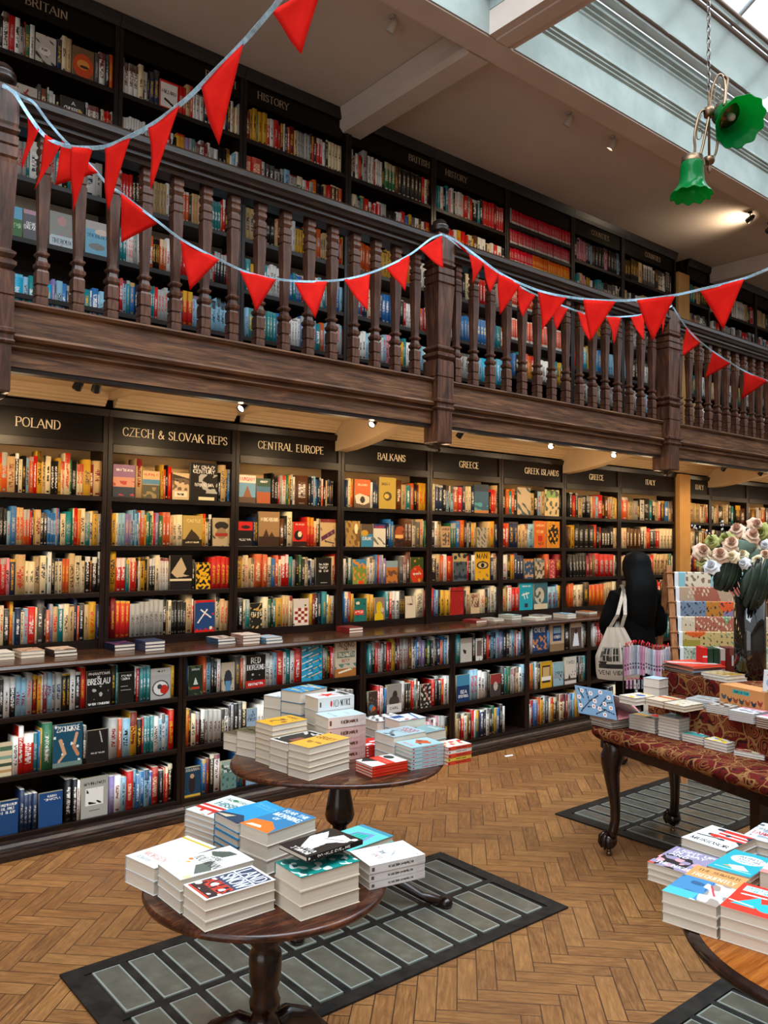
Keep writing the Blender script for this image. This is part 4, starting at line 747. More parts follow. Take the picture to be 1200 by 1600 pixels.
ROWS = [
 ('top shelf under the POLAND sign', GF, 1.91, [(0, 172, 'y1 o3 e4 k2 c2 k2 l2 o2 r2 y3^ e2 c3 k2 k2 y2 c2 c3^ G1 k3 c2 c2 y4 m2 e5 p1 r2 e2^')]),
 ('second shelf of the POLAND bookcase', GF, 1.61, [(0, 163, 'k2 k2 l2 b3 e2 e2 o2 o2 r1 n1 y1 e3 k2 k2 b1 b1 b1 b1 b1 l1 b1 k1 c3 t4 G1 r2 o2 c3 t3 c2 y3 s2 B2')]),
 ('third shelf of the POLAND bookcase', GF, 1.325, [(0, 160, 'r3 p2 n3 e5 c2 c3 e3 c3 t1 w2^ k2^ c2 c2 o2 o2 e3 c4 c2 k3 m1 k3 k2^ r1')]),
 ('lowest row of the POLAND bookcase', GF, 1.04, [(0, 160, 'c2 k3 o2^ l1 n3 c2 l2 r4 c1 g4^ k1 o2 v2 e3 t3 c3 e3 n2^ o1 k3 e3 y4 n4')]),
 ('top shelf under CZECH & SLOVAK REPS', GF, 1.91, [(177, 211, '#purplecity'), (213, 222, 'e4^'), (223, 250, '#republic'), (252, 268, 'y2 o2 k2 r3'), (270, 296, '#prague'), (298, 340, '#century'), (341, 360, 'k2 e4^ n2 b2')]),
 ('second shelf under CZECH & SLOVAK REPS', GF, 1.61, [(172, 285, 'o1 y2 c1 l2 l2 v2 v1 l1 b1 l1 b1 w1 o2 y1 t2 G1 c1 r1 v2 G2 o2 o2 e2 c2 c3'), (286, 316, '#castle'), (317, 331, 'y2 c2 k2'), (333, 360, '#soldier')]),
 ('third shelf under CZECH & SLOVAK REPS', GF, 1.325, [(169, 264, 'c1 y4^ r3 r3 t2 c1 r3 o1 k1 w1 y3 k2 e1 k2 k2 c3 w1 w1 w2 w2'), (266, 300, '#hand'), (301, 305, 'k2'), (307, 329, '#damask'), (331, 360, 'r3 r3 r3 r3')]),
 ('lowest row under CZECH & SLOVAK REPS', GF, 1.04, [(167, 303, 'r2 m3^ r3 r3 r3 s3 s3 s3 s3 s3 s3 s3 k2^ e1 c2 k2 k2 k2 k2 k2 e4^ r1'), (305, 336, '#bluenight'), (338, 357, 'c3^ e3 e3')]),
 ('top shelf under CENTRAL EUROPE', GF, 1.91, [(374, 400, '#hungary'), (402, 423, '#greenhung'), (425, 462, 'k2 k3 r2 s2 w3 G2 y2 k2 w2'), (463, 481, 'B9'), (483, 522, 'k2 n2 l2 b2 n2 k2 o2 k2 c2 k2 n2 k2')]),
 ('second shelf under CENTRAL EUROPE', GF, 1.61, [(371, 395, '#redblack'), (396, 403, 'n2 k2'), (405, 437, '#hungarians'), (438, 457, 'B2 k2 c3^'), (458, 480, '#redsoccer'), (481, 500, 'r3 r3 o3 k3'), (501, 525, '#poster')]),
 ('third shelf under CENTRAL EUROPE', GF, 1.325, [(368, 492, 'c1 y3 e2 c2 e2 c2 o5 o3 c3 b2 o2 c2 r3 r2 t3 s2 k2 G2 k2 c2 n2 w1 n2'), (494, 518, '#saigon'), (519, 526, 'e2 r2')]),
 ('lowest row under CENTRAL EUROPE', GF, 1.04, [(367, 390, 'e2 k3 c2 t2'), (391, 410, '#floral'), (411, 457, 'c3 G2 k1 t2 y4 e2 e2 c2'), (459, 483, '#checker'), (485, 523, 'y2 m2 k3 n3 t4 c2 y2 s3')]),
 ('top shelf under BALKANS', GF, 1.91, [(541, 553, 'n2 c2 o3'), (555, 579, '#fiat'), (580, 591, 'w2 n3 n2'), (593, 619, '#yellowleft'), (621, 668, 'B3 e3 t3 o2 k2 m1 y3 y3')]),
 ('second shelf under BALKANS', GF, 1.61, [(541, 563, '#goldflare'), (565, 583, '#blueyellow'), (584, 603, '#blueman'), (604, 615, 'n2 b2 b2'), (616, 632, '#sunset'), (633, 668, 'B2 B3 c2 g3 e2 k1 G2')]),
 ('third shelf under BALKANS', GF, 1.325, [(539, 551, 'w1 k2 G2 t1'), (552, 573, '#landscape'), (574, 603, 'c2 w2 c2 b1 r1 v2 s1 v2'), (604, 622, '#dunes'), (624, 641, 'g3 w2 B3^'), (642, 662, '#redfood')]),
 ('lowest row under BALKANS', GF, 1.04, [(538, 553, 'b3 o3 y2'), (554, 573, '#greenred'), (574, 584, 'y3 y3'), (586, 602, '#yellowhead'), (603, 633, 't3 r2 w3 w3 k2 k2'), (634, 650, '#cream1'), (651, 667, 'c6 m2')]),
 ('top shelf under GREECE', GF, 1.91, [(676, 741, 'c2 n2 n3 k2 l2 k1 l2 o3 r3 n2 c2 c2 n2'), (742, 764, '#coast'), (765, 781, 'k1 r2 r1 e3^')]),
 ('second shelf under GREECE', GF, 1.61, [(675, 689, 'k2 w2 e2'), (690, 704, '#temple'), (705, 745, 'G2 G2 b3 o3 k2 s2 k2 y2 e2'), (746, 761, '#grey'), (762, 778, 'e2 y3 n2')]),
 ('third shelf under GREECE', GF, 1.325, [(674, 708, 'k3 e3 o2 w2 r4'), (709, 730, '#greybl'), (731, 742, 'r1 k2 w2'), (743, 766, '#mani'), (767, 779, 'n2 c2 s2')]),
 ('lowest row under GREECE', GF, 1.04, [(674, 703, 'r2 b1 l2 k1 y3 y3'), (704, 725, '#redbox'), (726, 735, 'k1 e3'), (736, 750, '#etch'), (751, 778, 'c3 k2 s2 c3 w2')]),
 ('top shelf under GREEK ISLANDS', GF, 1.91, [(787, 808, 'k2 o2 t2 o2 k2'), (809, 829, '#isl1'), (830, 851, 'e2 k2 l2 e2'), (852, 874, '#isl2'), (875, 881, 'k3^')]),
 ('second shelf under GREEK ISLANDS', GF, 1.61, [(785, 834, 'r2 o2 n3 n2 e2 e2 c2 l3'), (835, 854, '#orange'), (855, 875, '#pottery')]),
 ('third shelf under GREEK ISLANDS', GF, 1.325, [(785, 819, 'w3 k2 y2 n2 n2 n2'), (820, 834, '#blue2'), (837, 851, '#white2'), (853, 858, 'o3'), (859, 868, '#pink'), (869, 878, 'm4')]),
 ('lowest row under GREEK ISLANDS', GF, 1.04, [(785, 811, 'e2 y1 w2 r2 r2'), (812, 833, '#teal'), (835, 856, '#ship'), (857, 876, 'l3 l3 b1 y2')]),
]
far_cols = [(890, 966, 'near GREECE sign beyond the islands'), (973, 1055, 'under ITALY'), (1076, 1108, 'narrow ITALY case'), (1112, 1146, 'far case'), (1150, 1182, 'far case two'), (1186, 1215, 'far case three')]
fr = ['k2 r2 k2 e3 k3 k3 c2 o2 l2 r3 k2 B2 o2 e2 c2 y2', 'o4 e4 s3 k2 w3 k4 t2 k2 e3 r2 k3 b3 e2 B3', 'e5 e4 c3 e2 r2', 'k2 c2 e2 k4 e3 w2 k2 t2', 'k3 B3 k3 B4', 'w1 o2 k2 s2 B2']
for j, z in enumerate((1.91, 1.61, 1.325, 1.04)):
    for i, (a, b_, nm) in enumerate(far_cols):
        if j == 0: s_ = fr[i]
        else: s_ = gen(max(4, (b_-a)//5), ('keBcyork', 'kerGmkcew', 'kecowkre', 'keckwer')[j-1], i*7+j)
        ROWS.append(('row', GF, z, [(a, b_, s_)]))
ROWS += [
 ('upper shelf of the left base bookcase', GB, .71, [(0, 134, 'k2 w3 k3 l3 l3 s3 m3 y2 w1 m2 l3 s2 s3 k3 k2 w3 k3 r3'), (136, 174, '#breslau'), (175, 184, 'k3 t1'), (185, 210, '#ryszard'), (211, 235, 'k1 r2 t2 t2 t2'), (236, 267, '#tank'), (268, 272, 'y2')]),
 ('middle shelf of the left base bookcase', GB, .405, [(0, 19, '#bands'), (20, 81, 'w3 r3^ r6 t3 b1 y1 G6^'), (83, 129, '#pschutts'), (130, 135, 'k2'), (136, 169, '#black2'), (171, 271, 's5 o2 l5 y4^ k3 r1 t2 t2 t2 w3 l2 w2 l2 r3')]),
 ('bottom shelf of the left base bookcase', GB, .10, [(0, 29, '#tokarczuk'), (31, 58, 'n2 n2 n2 n2'), (61, 98, '#flights'), (102, 125, 'k5 k3 w2'), (127, 169, '#party'), (171, 270, 'v3 w4 l3 r4 l2 b2 l1 b2 l3 b2 r4 k3 r1 r2 k3')]),
 ('upper shelf of the second base bookcase', GB, .71, [(288, 294, 'b2'), (295, 317, '#park'), (318, 345, 'o2 l3 k2 k2 w2'), (347, 367, '#arch'), (369, 384, 'g3 o2 w1'), (385, 415, '#redhorizons'), (416, 470, 'w3 w2 l2 r4 w2 t3 w3 r4'), (472, 504, '#waves'), (505, 523, 'B2 k1 G1 k2 r2 w1'), (524, 557, '#along')]),
 ('middle shelf of the second base bookcase', GB, .405, [(288, 385, 'o3 k2 c3 m3 k3 s3 s3 s3 s3 k2 w3 k2 w2 k3 g3 k3'), (386, 402, '#cecil'), (403, 552, gen(38, 'kwskgrl', 3))]),
 ('bottom shelf of the second base bookcase', GB, .10, [(287, 314, '#garia'), (316, 344, 'b3 m2 k3 w4'), (346, 370, '#lake'), (371, 383, 'b3 t2 r2'), (385, 415, '#pinkmag'), (417, 553, gen(34, 'kwsbrl', 5))]),
 ('upper shelf of the base bookcase under BALKANS', GB, .71, [(576, 706, 't3 k3 r3 w3 s2 k2 r3 m2 y3 k2 m3 s3 s3 s2 B3 w3 b2 k2 v3 v3 k2 G4 k2 w2 k2 n3 o2 b3 l3 w2 k2')]),
 ('middle shelf of the base bookcase under BALKANS', GB, .405, [(576, 590, '#fruit'), (591, 604, 'r2 w2 k1 b1'), (605, 628, '#man'), (629, 656, 'w3 k3 k2 o2 r2 t2 w2 k2'), (658, 674, '#photo2'), (675, 706, 'r2 k3 k2 r2 w3 w3')]),
 ('bottom shelf of the base bookcase under BALKANS', GB, .10, [(576, 706, gen(18, 'wkstr', 8)+' r2 w2 p2 w2 p2 w2 p2 s2 s3 k3 s2')]),
 ('upper shelf of the base bookcase under GREECE', GB, .71, [(713, 719, 't3'), (720, 738, '#cream2'), (739, 743, 'k2'), (744, 755, '#card'), (756, 820, 'k3 r2 k2 l3 n2 l3 v2 b2 k3 n3 w2 l3 r2 w2 b2 k2 t2')]),
 ('middle shelf of the base bookcase under GREECE', GB, .405, [(714, 734, '#sea'), (735, 766, 'l3 l3 w3 w3 s2 k2'), (767, 783, '#soldier2'), (784, 820, 'k3 t2 G3 w2 s2 c3 w2 l3')]),
 ('bottom shelf of the base bookcase under GREECE', GB, .10, [(714, 790, 'e2 k1 r2 w2 y1 k2 r2 w1 t2 m1 n3 k2 w2 k2 G2 y2 b2 k2 w2')]),
 ('upper shelf of the Crete base bookcase', GB, .71, [(827, 832, 'r1 b1 w1'), (833, 855, '#crete'), (856, 859, 'b2'), (860, 882, '#corfu'), (884, 891, 'k4'), (892, 909, '#shirt'), (910, 916, 'w2 k2'), (928, 950, gen(6, 'wbrk', 2))]),
 ('middle shelf of the Crete base bookcase', GB, .405, [(827, 844, 'o3 t2 w2 k2'), (845, 863, '#yellowframe'), (865, 881, '#everycrete'), (883, 901, '#silhouette'), (902, 915, 'k2 g2 s2 t2')]),
 ('bottom shelf of the Crete base bookcase', GB, .10, [(828, 907, 'w1 r2 b3 o2 y2 w2 k3 w1 y2 k3 B2 c3 k2 m2 s2 b2 l2 y3 b1')]),
]
# far base rows
for a, b_ in ((950, 998), (1006, 1050)):
    for z in (.71, .405, .10): ROWS.append(('row', GB, z, [(a, b_, gen(12, 'kwtgsc', int(a+z*100)))]))
# gallery rows, nearest bookcase first
def grow(z, lst, name): ROWS.append((name, GU, z, lst))
grow(4.45, [(0, 54, 'k2 w4 r4 w3 s3 r1 G3 w3'), (56, 88, '#dragon'), (90, 112, 'n3 c3 e3'), (114, 147, '#map'), (149, 177, 'g3 w5 k3 o3')], 'top shelf under the BRITAIN sign')
grow(4.10, [(22, 58, '#lion'), (59, 93, 'g2 m4 G1 k3 w1 k3'), (95, 132, '#chopper'), (133, 176, 'k2 w4 w4 k2 c2 r2 r2 r2 w1')], 'second shelf under the BRITAIN sign')
grow(3.745, [(20, 66, 'y3 s3 s2 t2 w7'), (72, 98, gen(4, 'wslt', 3)), (100, 112, 'k2 t2'), (113, 160, 'w3 k2 w6 s3')], 'gallery shelf behind the handrail end')
grow(3.385, [(14, 35, '#spain'), (37, 60, '#england2'), (78, 116, '#theroux'), (134, 170, '#wonder')], 'shelf of face-out books behind the left balusters')
grow(2.96, [(18, 36, 'a9'), (37, 60, 'l3 t3 n3'), (74, 118, 'a3 v2 k1 l4 b3 k2 s2 w2'), (132, 170, 't4 w1 b4 w1 l4 k2')], 'lowest gallery shelf at the left edge')
grow(4.45, [(187, 233, 'w4 w4 w4 w4 c4 k1 w3 k1'), (234, 249, 'n3 n3'), (250, 279, '#england'), (281, 380, 'r3 r2 e3 r2 w2 w3 w3 k3 s3 w2 k2 c2 m2 w2 n2 k2 w2 e2 c2 s2 k2')], 'top shelf under the second gallery sign')
grow(4.10, [(187, 192, 'o3'), (193, 231, 'w2 w2 w2 w2 w2 w2 w2 w2 w2'), (232, 378, 's3 r2 n3 w2 r2 r3 n2 k2 y3 y3 v3 s2 t2 s2 s2 w3 m2 w2 s3 w3 k3 k3 y3 k2 l2 w3 r2')], 'second shelf under the second gallery sign')
grow(4.45, [(384, 534, 'm3 y2 y3 t1 y3 y3 r2 w3 r3 r2 k2 w1 k2 o2 m3 e2 s2 s2 s2 s2 s2 k1 r2 k2 r3 r2 w2 k2 c3 c2 c3 c3')], 'top shelf under HISTORY')
grow(4.10, [(384, 535, 'r3 r5 w2 k2 k3 s3 k2 l3 s2 s2 G3 w2 r2 s2 o2 k2 k2 e2 r2 B3 B2 o2')], 'second shelf under HISTORY')
grow(4.45, [(549, 672, 'w2 k2 w3 r2 k1 s4^ k1 w3 w2 r2 w2 w2 w2 k2 G4 G3 G3 B3 k4 k4 k4 k4 k4 k3 r1 r2 w2 k3')], 'top shelf beside the ceiling beam')
grow(4.10, [(552, 672, 'c3 s2 t3 r3 k2 c2 r2 r3 s4 k1 k4 k3 w2 w2 r3 b3 y2 g3 w3 k2 w2 m2 y3')], 'second shelf beside the ceiling beam')
grow(4.45, [(680, 787, 't2 t2 w2 k2 t2 p2 w2 k1 w2 w3 w2 r3 w2 r2 k4 t2 k2 r3 r2 r2 r2 m2 r2 r2 r2')], 'top shelf above the middle newel')
grow(4.10, [(700, 790, 'r2 r2 w2 y3 r3 r2 c3 y1 B3 w3 w3 k1 c3 w2 r3 w3 k3')], 'second shelf above the middle newel')
for z, s_ in ((4.565, 'k1 s1 '+'D2 '*38), (4.38, 'D2 '*40), (4.21, 'k1 '+'D2 '*13+'O2 '*9+'k1 '+'O2 '*15+'r2')): grow(z, [(797, 896, s_)], 'guides')
for z in (3.80, 3.50): grow(z, [(800, 898, 'Q2 '*36)], 'guides')
grow(3.17, [(803, 898, gen(30, 'wrbytk', 7))], 'row')
grow(4.45, [(898, 972, gen(20, 'kgklkpkskB', 2))], 'row'); grow(4.10, [(902, 972, gen(20, 'kpktkgekw', 4))], 'row')
grow(4.45, [(975, 1050, gen(20, 'kckgkekw', 5))], 'row'); grow(4.10, [(977, 1050, gen(22, 'kwgkek', 6))], 'row')
for k, (a, b_) in enumerate(((187, 378), (384, 536), (551, 672), (680, 790), (900, 972), (978, 1052))):
    grow(3.745, [(a, b_, gen(int((b_-a)/4.4), ('wkreowyt', 'wrekcoky', 'wktwyos', 'kwscrk', 'kywkg', 'krwksk')[k], 20+k))], 'gallery shelf just below the handrail')
    grow(3.385, [(a, b_, gen(int((b_-a)/4.4), ('wkrotws', 'tborwl', 'bkrowcn', 'rwkbtyo', 'abkyrl', 'krwkl')[k], 30+k))], 'gallery shelf behind the balusters')
    grow(3.06, [(a, b_, gen(int((b_-a)/4.6), ('llntbswr', 'lltwobls', 'lwtplGyk', 'aalls', 'ssssww', 'llssw')[k], 40+k))], 'lowest gallery shelf behind the balusters')
for k, (a, b_) in enumerate(((1080, 1108), (1116, 1150), (1152, 1180), (1182, 1210))):
    for q, z in enumerate(GSH): grow(z, [(a, b_, gen(9, 'kwkrtgwek', 60+k*5+q))], 'row')

PAL.update(D='c1122e', O='e2601a', Q='e0491f')
CNAME.update(D='crimson', O='orange', Q='orange')
books = []
for ri, (place, py, z, segs_) in enumerate(ROWS):
    rng = random.Random(100+ri); k = 0
    zmax = .262
    if py == GU and z in (4.565, 4.38, 4.21): zmax = .15
    if place == 'guides' and z < 4: zmax = .24
    for (p0, p1, tok, *_r) in segs_:
        x0, x1 = at(p0, 0, y=py).x if False else at(p0, 860, y=py).x, at(p1, 860, y=py).x
        # the column a pixel stands for shifts slightly with height because of roll: use the row's own height
        for _ in range(2):
            v0 = 800-FPX*((Vector((x0, py, z+.1))-CAM).dot(U))/((Vector((x0, py, z+.1))-CAM).dot(F)); v1 = 800-FPX*((Vector((x1, py, z+.1))-CAM).dot(U))/((Vector((x1, py, z+.1))-CAM).dot(F))
            x0, x1 = at(p0, v0, y=py).x, at(p1, v1, y=py).x
        if tok.startswith('#'):
            k += 1; hw = x1-x0; h = min(zmax-.012, max(.175, hw*1.45)); d = .018+.01*rng.random()
            books.append(dict(x=x0, w=hw, y=py+.004, d=d, z=z, h=h, cover=tok[1:], place=place, k=k, lean=0)); continue
        ts = tok.split(); ws = [int(t_[1]) if len(t_) > 1 and t_[1].isdigit() else 2 for t_ in ts]; tot = sum(ws); x = x0
        lastc = None; h = d = None
        for t_, w_ in zip(ts, ws):
            k += 1; bw = (x1-x0)*w_/tot; c = t_[0]
            if c != lastc or rng.random() < .35 and c not in 'DOQ': h = rng.uniform(.185, .225) if bw < .03 else rng.uniform(.20, .235)
            if c != lastc: d = rng.uniform(.10, .14)
            if c in 'DO': h = .135
            if c == 'Q': h = .20
            if '^' in t_: h = .248
            books.append(dict(x=x+.0004, w=max(bw-.0008, .003), y=py+rng.uniform(0, .012), d=d, z=z, h=min(h+rng.uniform(-.003, .003), zmax), c=c, place=place, k=k, lean=0, run=c == lastc)); x += bw; lastc = c
def book_mesh(bk, rng):
    """faces (quads), colours, inks, uvs for one shelved book, spine towards -y"""
    x, y, z, w, d, h = bk['x'], bk['y'], bk['z']+.0003, bk['w'], bk['d'], bk['h']
    V = [(x, y, z), (x+w, y, z), (x+w, y+d, z), (x, y+d, z), (x, y, z+h), (x+w, y, z+h), (x+w, y+d, z+h), (x, y+d, z+h)]
    if 'cover' in bk:
        base = np.array(pal('s')); sp = base
    else:
        base = np.array(pal(bk['c'])); base = np.clip(base*(1+rng.uniform(-.12, .12))+rng.uniform(-.01, .01), .004, .95)
    pg = np.array(pal('e9dfcb'))
    return V, base, pg
def ink_for(c, rng):
    if c in 'wcxeslyp': return pal(rng.choice(['k', 'k', 'g', 'r', 'n', 'B', 'm']))
    if c in 'DQO': return pal({'D': 'b9b3aa', 'O': 'f0b51f', 'Q': 'e9e2d6'}[c])
    return pal(rng.choice(['w', 'c', 'w', 'y', 's']))
def add_spine_geo(acc, bk, rng):
    V, base, pg = book_mesh(bk, rng); b0 = len(acc['v']); acc['v'] += V
    F_ = [((0, 1, 5, 4), 'sp'), ((1, 2, 6, 5), 'co'), ((3, 0, 4, 7), 'co'), ((4, 5, 6, 7), 'pg'), ((2, 3, 7, 6), 'pg'), ((0, 3, 2, 1), 'co')]
    ink = ink_for(bk['c'], rng); seed = rng.uniform(.02, 1.) if not bk.get('run') else acc.get('seed', .5)
    if bk.get('run'): base = acc['base']; ink = acc['ink']
    acc['seed'] = seed; acc['base'] = base; acc['ink'] = ink
    for f, kd in F_:
        acc['f'].append(tuple(i+b0 for i in f)); col = pg if kd == 'pg' else base
        acc['c'] += [(*col, 1)]*4; acc['i'] += [(*ink, seed if kd == 'sp' else 0)]*4
        acc['u'] += [(0, 0), (1, 0), (1, 1), (0, 1)]
    if bk['c'] in 'DQ':       # pale foot band of the guide series
        x, y, z, w = bk['x'], bk['y']-.0004, bk['z'], bk['w']; b0 = len(acc['v']); hh = .028
        acc['v'] += [(x, y, z), (x+w, y, z), (x+w, y, z+hh), (x, y, z+hh)]; acc['f'].append((b0, b0+1, b0+2, b0+3)); acc['c'] += [(*pal('b9b3aa'), 1)]*4; acc['i'] += [(0, 0, 0, 0)]*4; acc['u'] += [(0, 0)]*4
    elif bk['c'] == 'O':
        x, y, z, w = bk['x'], bk['y']-.0004, bk['z'], bk['w']; b0 = len(acc['v']); hh = .028
        acc['v'] += [(x, y, z), (x+w, y, z), (x+w, y, z+hh), (x, y, z+hh)]; acc['f'].append((b0, b0+1, b0+2, b0+3)); acc['c'] += [(*pal('eeb41e'), 1)]*4; acc['i'] += [(0, 0, 0, 0)]*4; acc['u'] += [(0, 0)]*4
def new_acc(): return dict(v=[], f=[], c=[], i=[], u=[], g=[])
def grid_add(acc, V, C):
    """V (ny+1, nx+1, 3) points, C (ny, nx, 3) colours"""
    acc.setdefault('g', []).append((np.asarray(V, np.float64), np.asarray(C)))
def cover_grid(acc, P, ex, ez, w, h, C):
    ny, nx = C.shape[:2]; u = np.linspace(0, w, nx+1)[None, :, None]; v = np.linspace(0, h, ny+1)[:, None, None]
    grid_add(acc, np.array(P)[None, None]+u*np.array(ex)+v*np.array(ez), C)
def acc_build(acc, name, origin=(0, 0, 0)):
    me = bpy.data.meshes.new(name); o = np.array(origin, float)
    V = [np.array(acc['v'], float).reshape(-1, 3)]; Fq = [np.array(acc['f'], int).reshape(-1, 4)]; n = len(V[0])
    c = [np.array(acc['c'], np.float32).reshape(-1, 4)]; i_ = [np.array(acc['i'], np.float32).reshape(-1, 4)]; u_ = [np.array(acc['u'], np.float32).reshape(-1, 2)]
    for gv, gc in acc.get('g', []):
        ny, nx = gc.shape[:2]; V.append(gv.reshape(-1, 3)); a = (np.arange(ny)[:, None]*(nx+1)+np.arange(nx)[None]+n).ravel()
        Fq.append(np.stack([a, a+1, a+nx+2, a+nx+1], 1)); n += (nx+1)*(ny+1)
        cc = np.ones((ny*nx, 4), np.float32); cc[:, :3] = gc.reshape(-1, 3); c.append(np.repeat(cc, 4, 0)); i_.append(np.zeros((ny*nx*4, 4), np.float32)); u_.append(np.zeros((ny*nx*4, 2), np.float32))
    V = np.concatenate(V)-o; Fq = np.concatenate(Fq); nf = len(Fq)
    me.vertices.add(len(V)); me.vertices.foreach_set('co', V.astype(np.float32).ravel()); me.loops.add(nf*4); me.loops.foreach_set('vertex_index', Fq.astype(np.int32).ravel())
    me.polygons.add(nf); me.polygons.foreach_set('loop_start', np.arange(0, nf*4, 4, dtype=np.int32)); me.update(calc_edges=True)
    me.materials.append(M_PRINT); set_attrs(me, np.concatenate(c), np.concatenate(i_), np.concatenate(u_)); me.update(); me.validate()
    ob = bpy.data.objects.new(name, me); COL.objects.link(ob); ob.location = origin; return ob
ORD = lambda n: '%d%s' % (n, 'th' if 10 <= n % 100 <= 20 else {1: 'st', 2: 'nd', 3: 'rd'}.get(n % 10, 'th'))
def shown(bk):
    p = Vector((bk['x'], bk['y'], bk['z'])); dd = dist(p); return bk['w']*bk['h']/dd**2*(.84)
cands = sorted([b for b in books if b['place'] not in ('row', 'guides')], key=lambda b: -shown(b)); chosen = set(id(b) for b in cands[:300])
rest = new_acc(); seen = {}
for n_, bk in enumerate(books):
    rng = random.Random(5000+n_)
    if 'cover' in bk:
        ops, desc = C_[bk['cover']]; acc = new_acc() if id(bk) in chosen else rest
        V, base, pg = book_mesh(bk, rng); b0 = len(acc['v']); acc['v'] += V; side = np.array(pal('c'))*.8
        for f, kd in (((1, 2, 6, 5), 1), ((3, 0, 4, 7), 1), ((4, 5, 6, 7), 1), ((2, 3, 7, 6), 0), ((0, 3, 2, 1), 0)):
            acc['f'].append(tuple(i+b0 for i in f)); acc['c'] += [(*(side if kd else base), 1)]*4; acc['i'] += [(0, 0, 0, 0)]*4; acc['u'] += [(0, 0)]*4
        px_w = bk['w']/dist((bk['x'], bk['y'], bk['z']))*FPX*.8; nx = int(min(70, max(14, px_w*1.5))); ny = int(nx*bk['h']/bk['w'])
        cover_grid(acc, Vector(V[0]), Vector((1, 0, 0)), Vector((0, 0, 1)), bk['w'], bk['h'], art(ops, nx, ny, bk['h']/bk['w']))
        if id(bk) in chosen:
            ob = acc_build(acc, 'book', (bk['x']+bk['w']/2, bk['y'], bk['z']))
            tag(ob, 'face-out book, '+desc, 'book', 'books standing on the shelves')
            if 'flare' in bk['cover']: pass
        continue
    if id(bk) not in chosen: add_spine_geo(rest, bk, rng); continue
    acc = new_acc(); acc.update({k_: rest[k_] for k_ in ('seed', 'base', 'ink') if k_ in rest})
    add_spine_geo(acc, bk, rng)
    for k_ in ('seed', 'base', 'ink'): rest[k_] = acc[k_]
    ob = acc_build(acc, 'book', (bk['x']+bk['w']/2, bk['y'], bk['z']))
    size = ('thick ' if bk['w'] > .03 else 'slim ' if bk['w'] < .016 else '') + ('tall ' if bk['h'] > .24 else '')
    tag(ob, '%s%s spined book, %s from left on %s' % (size, CNAME[bk['c']], ORD(bk['k']), bk['place']), 'book', 'books standing on the shelves')
ob = acc_build(rest, 'shelved_books'); tag(ob, 'further rows of shelved books filling the distant bays and the gallery shelves', 'books', kind='stuff')
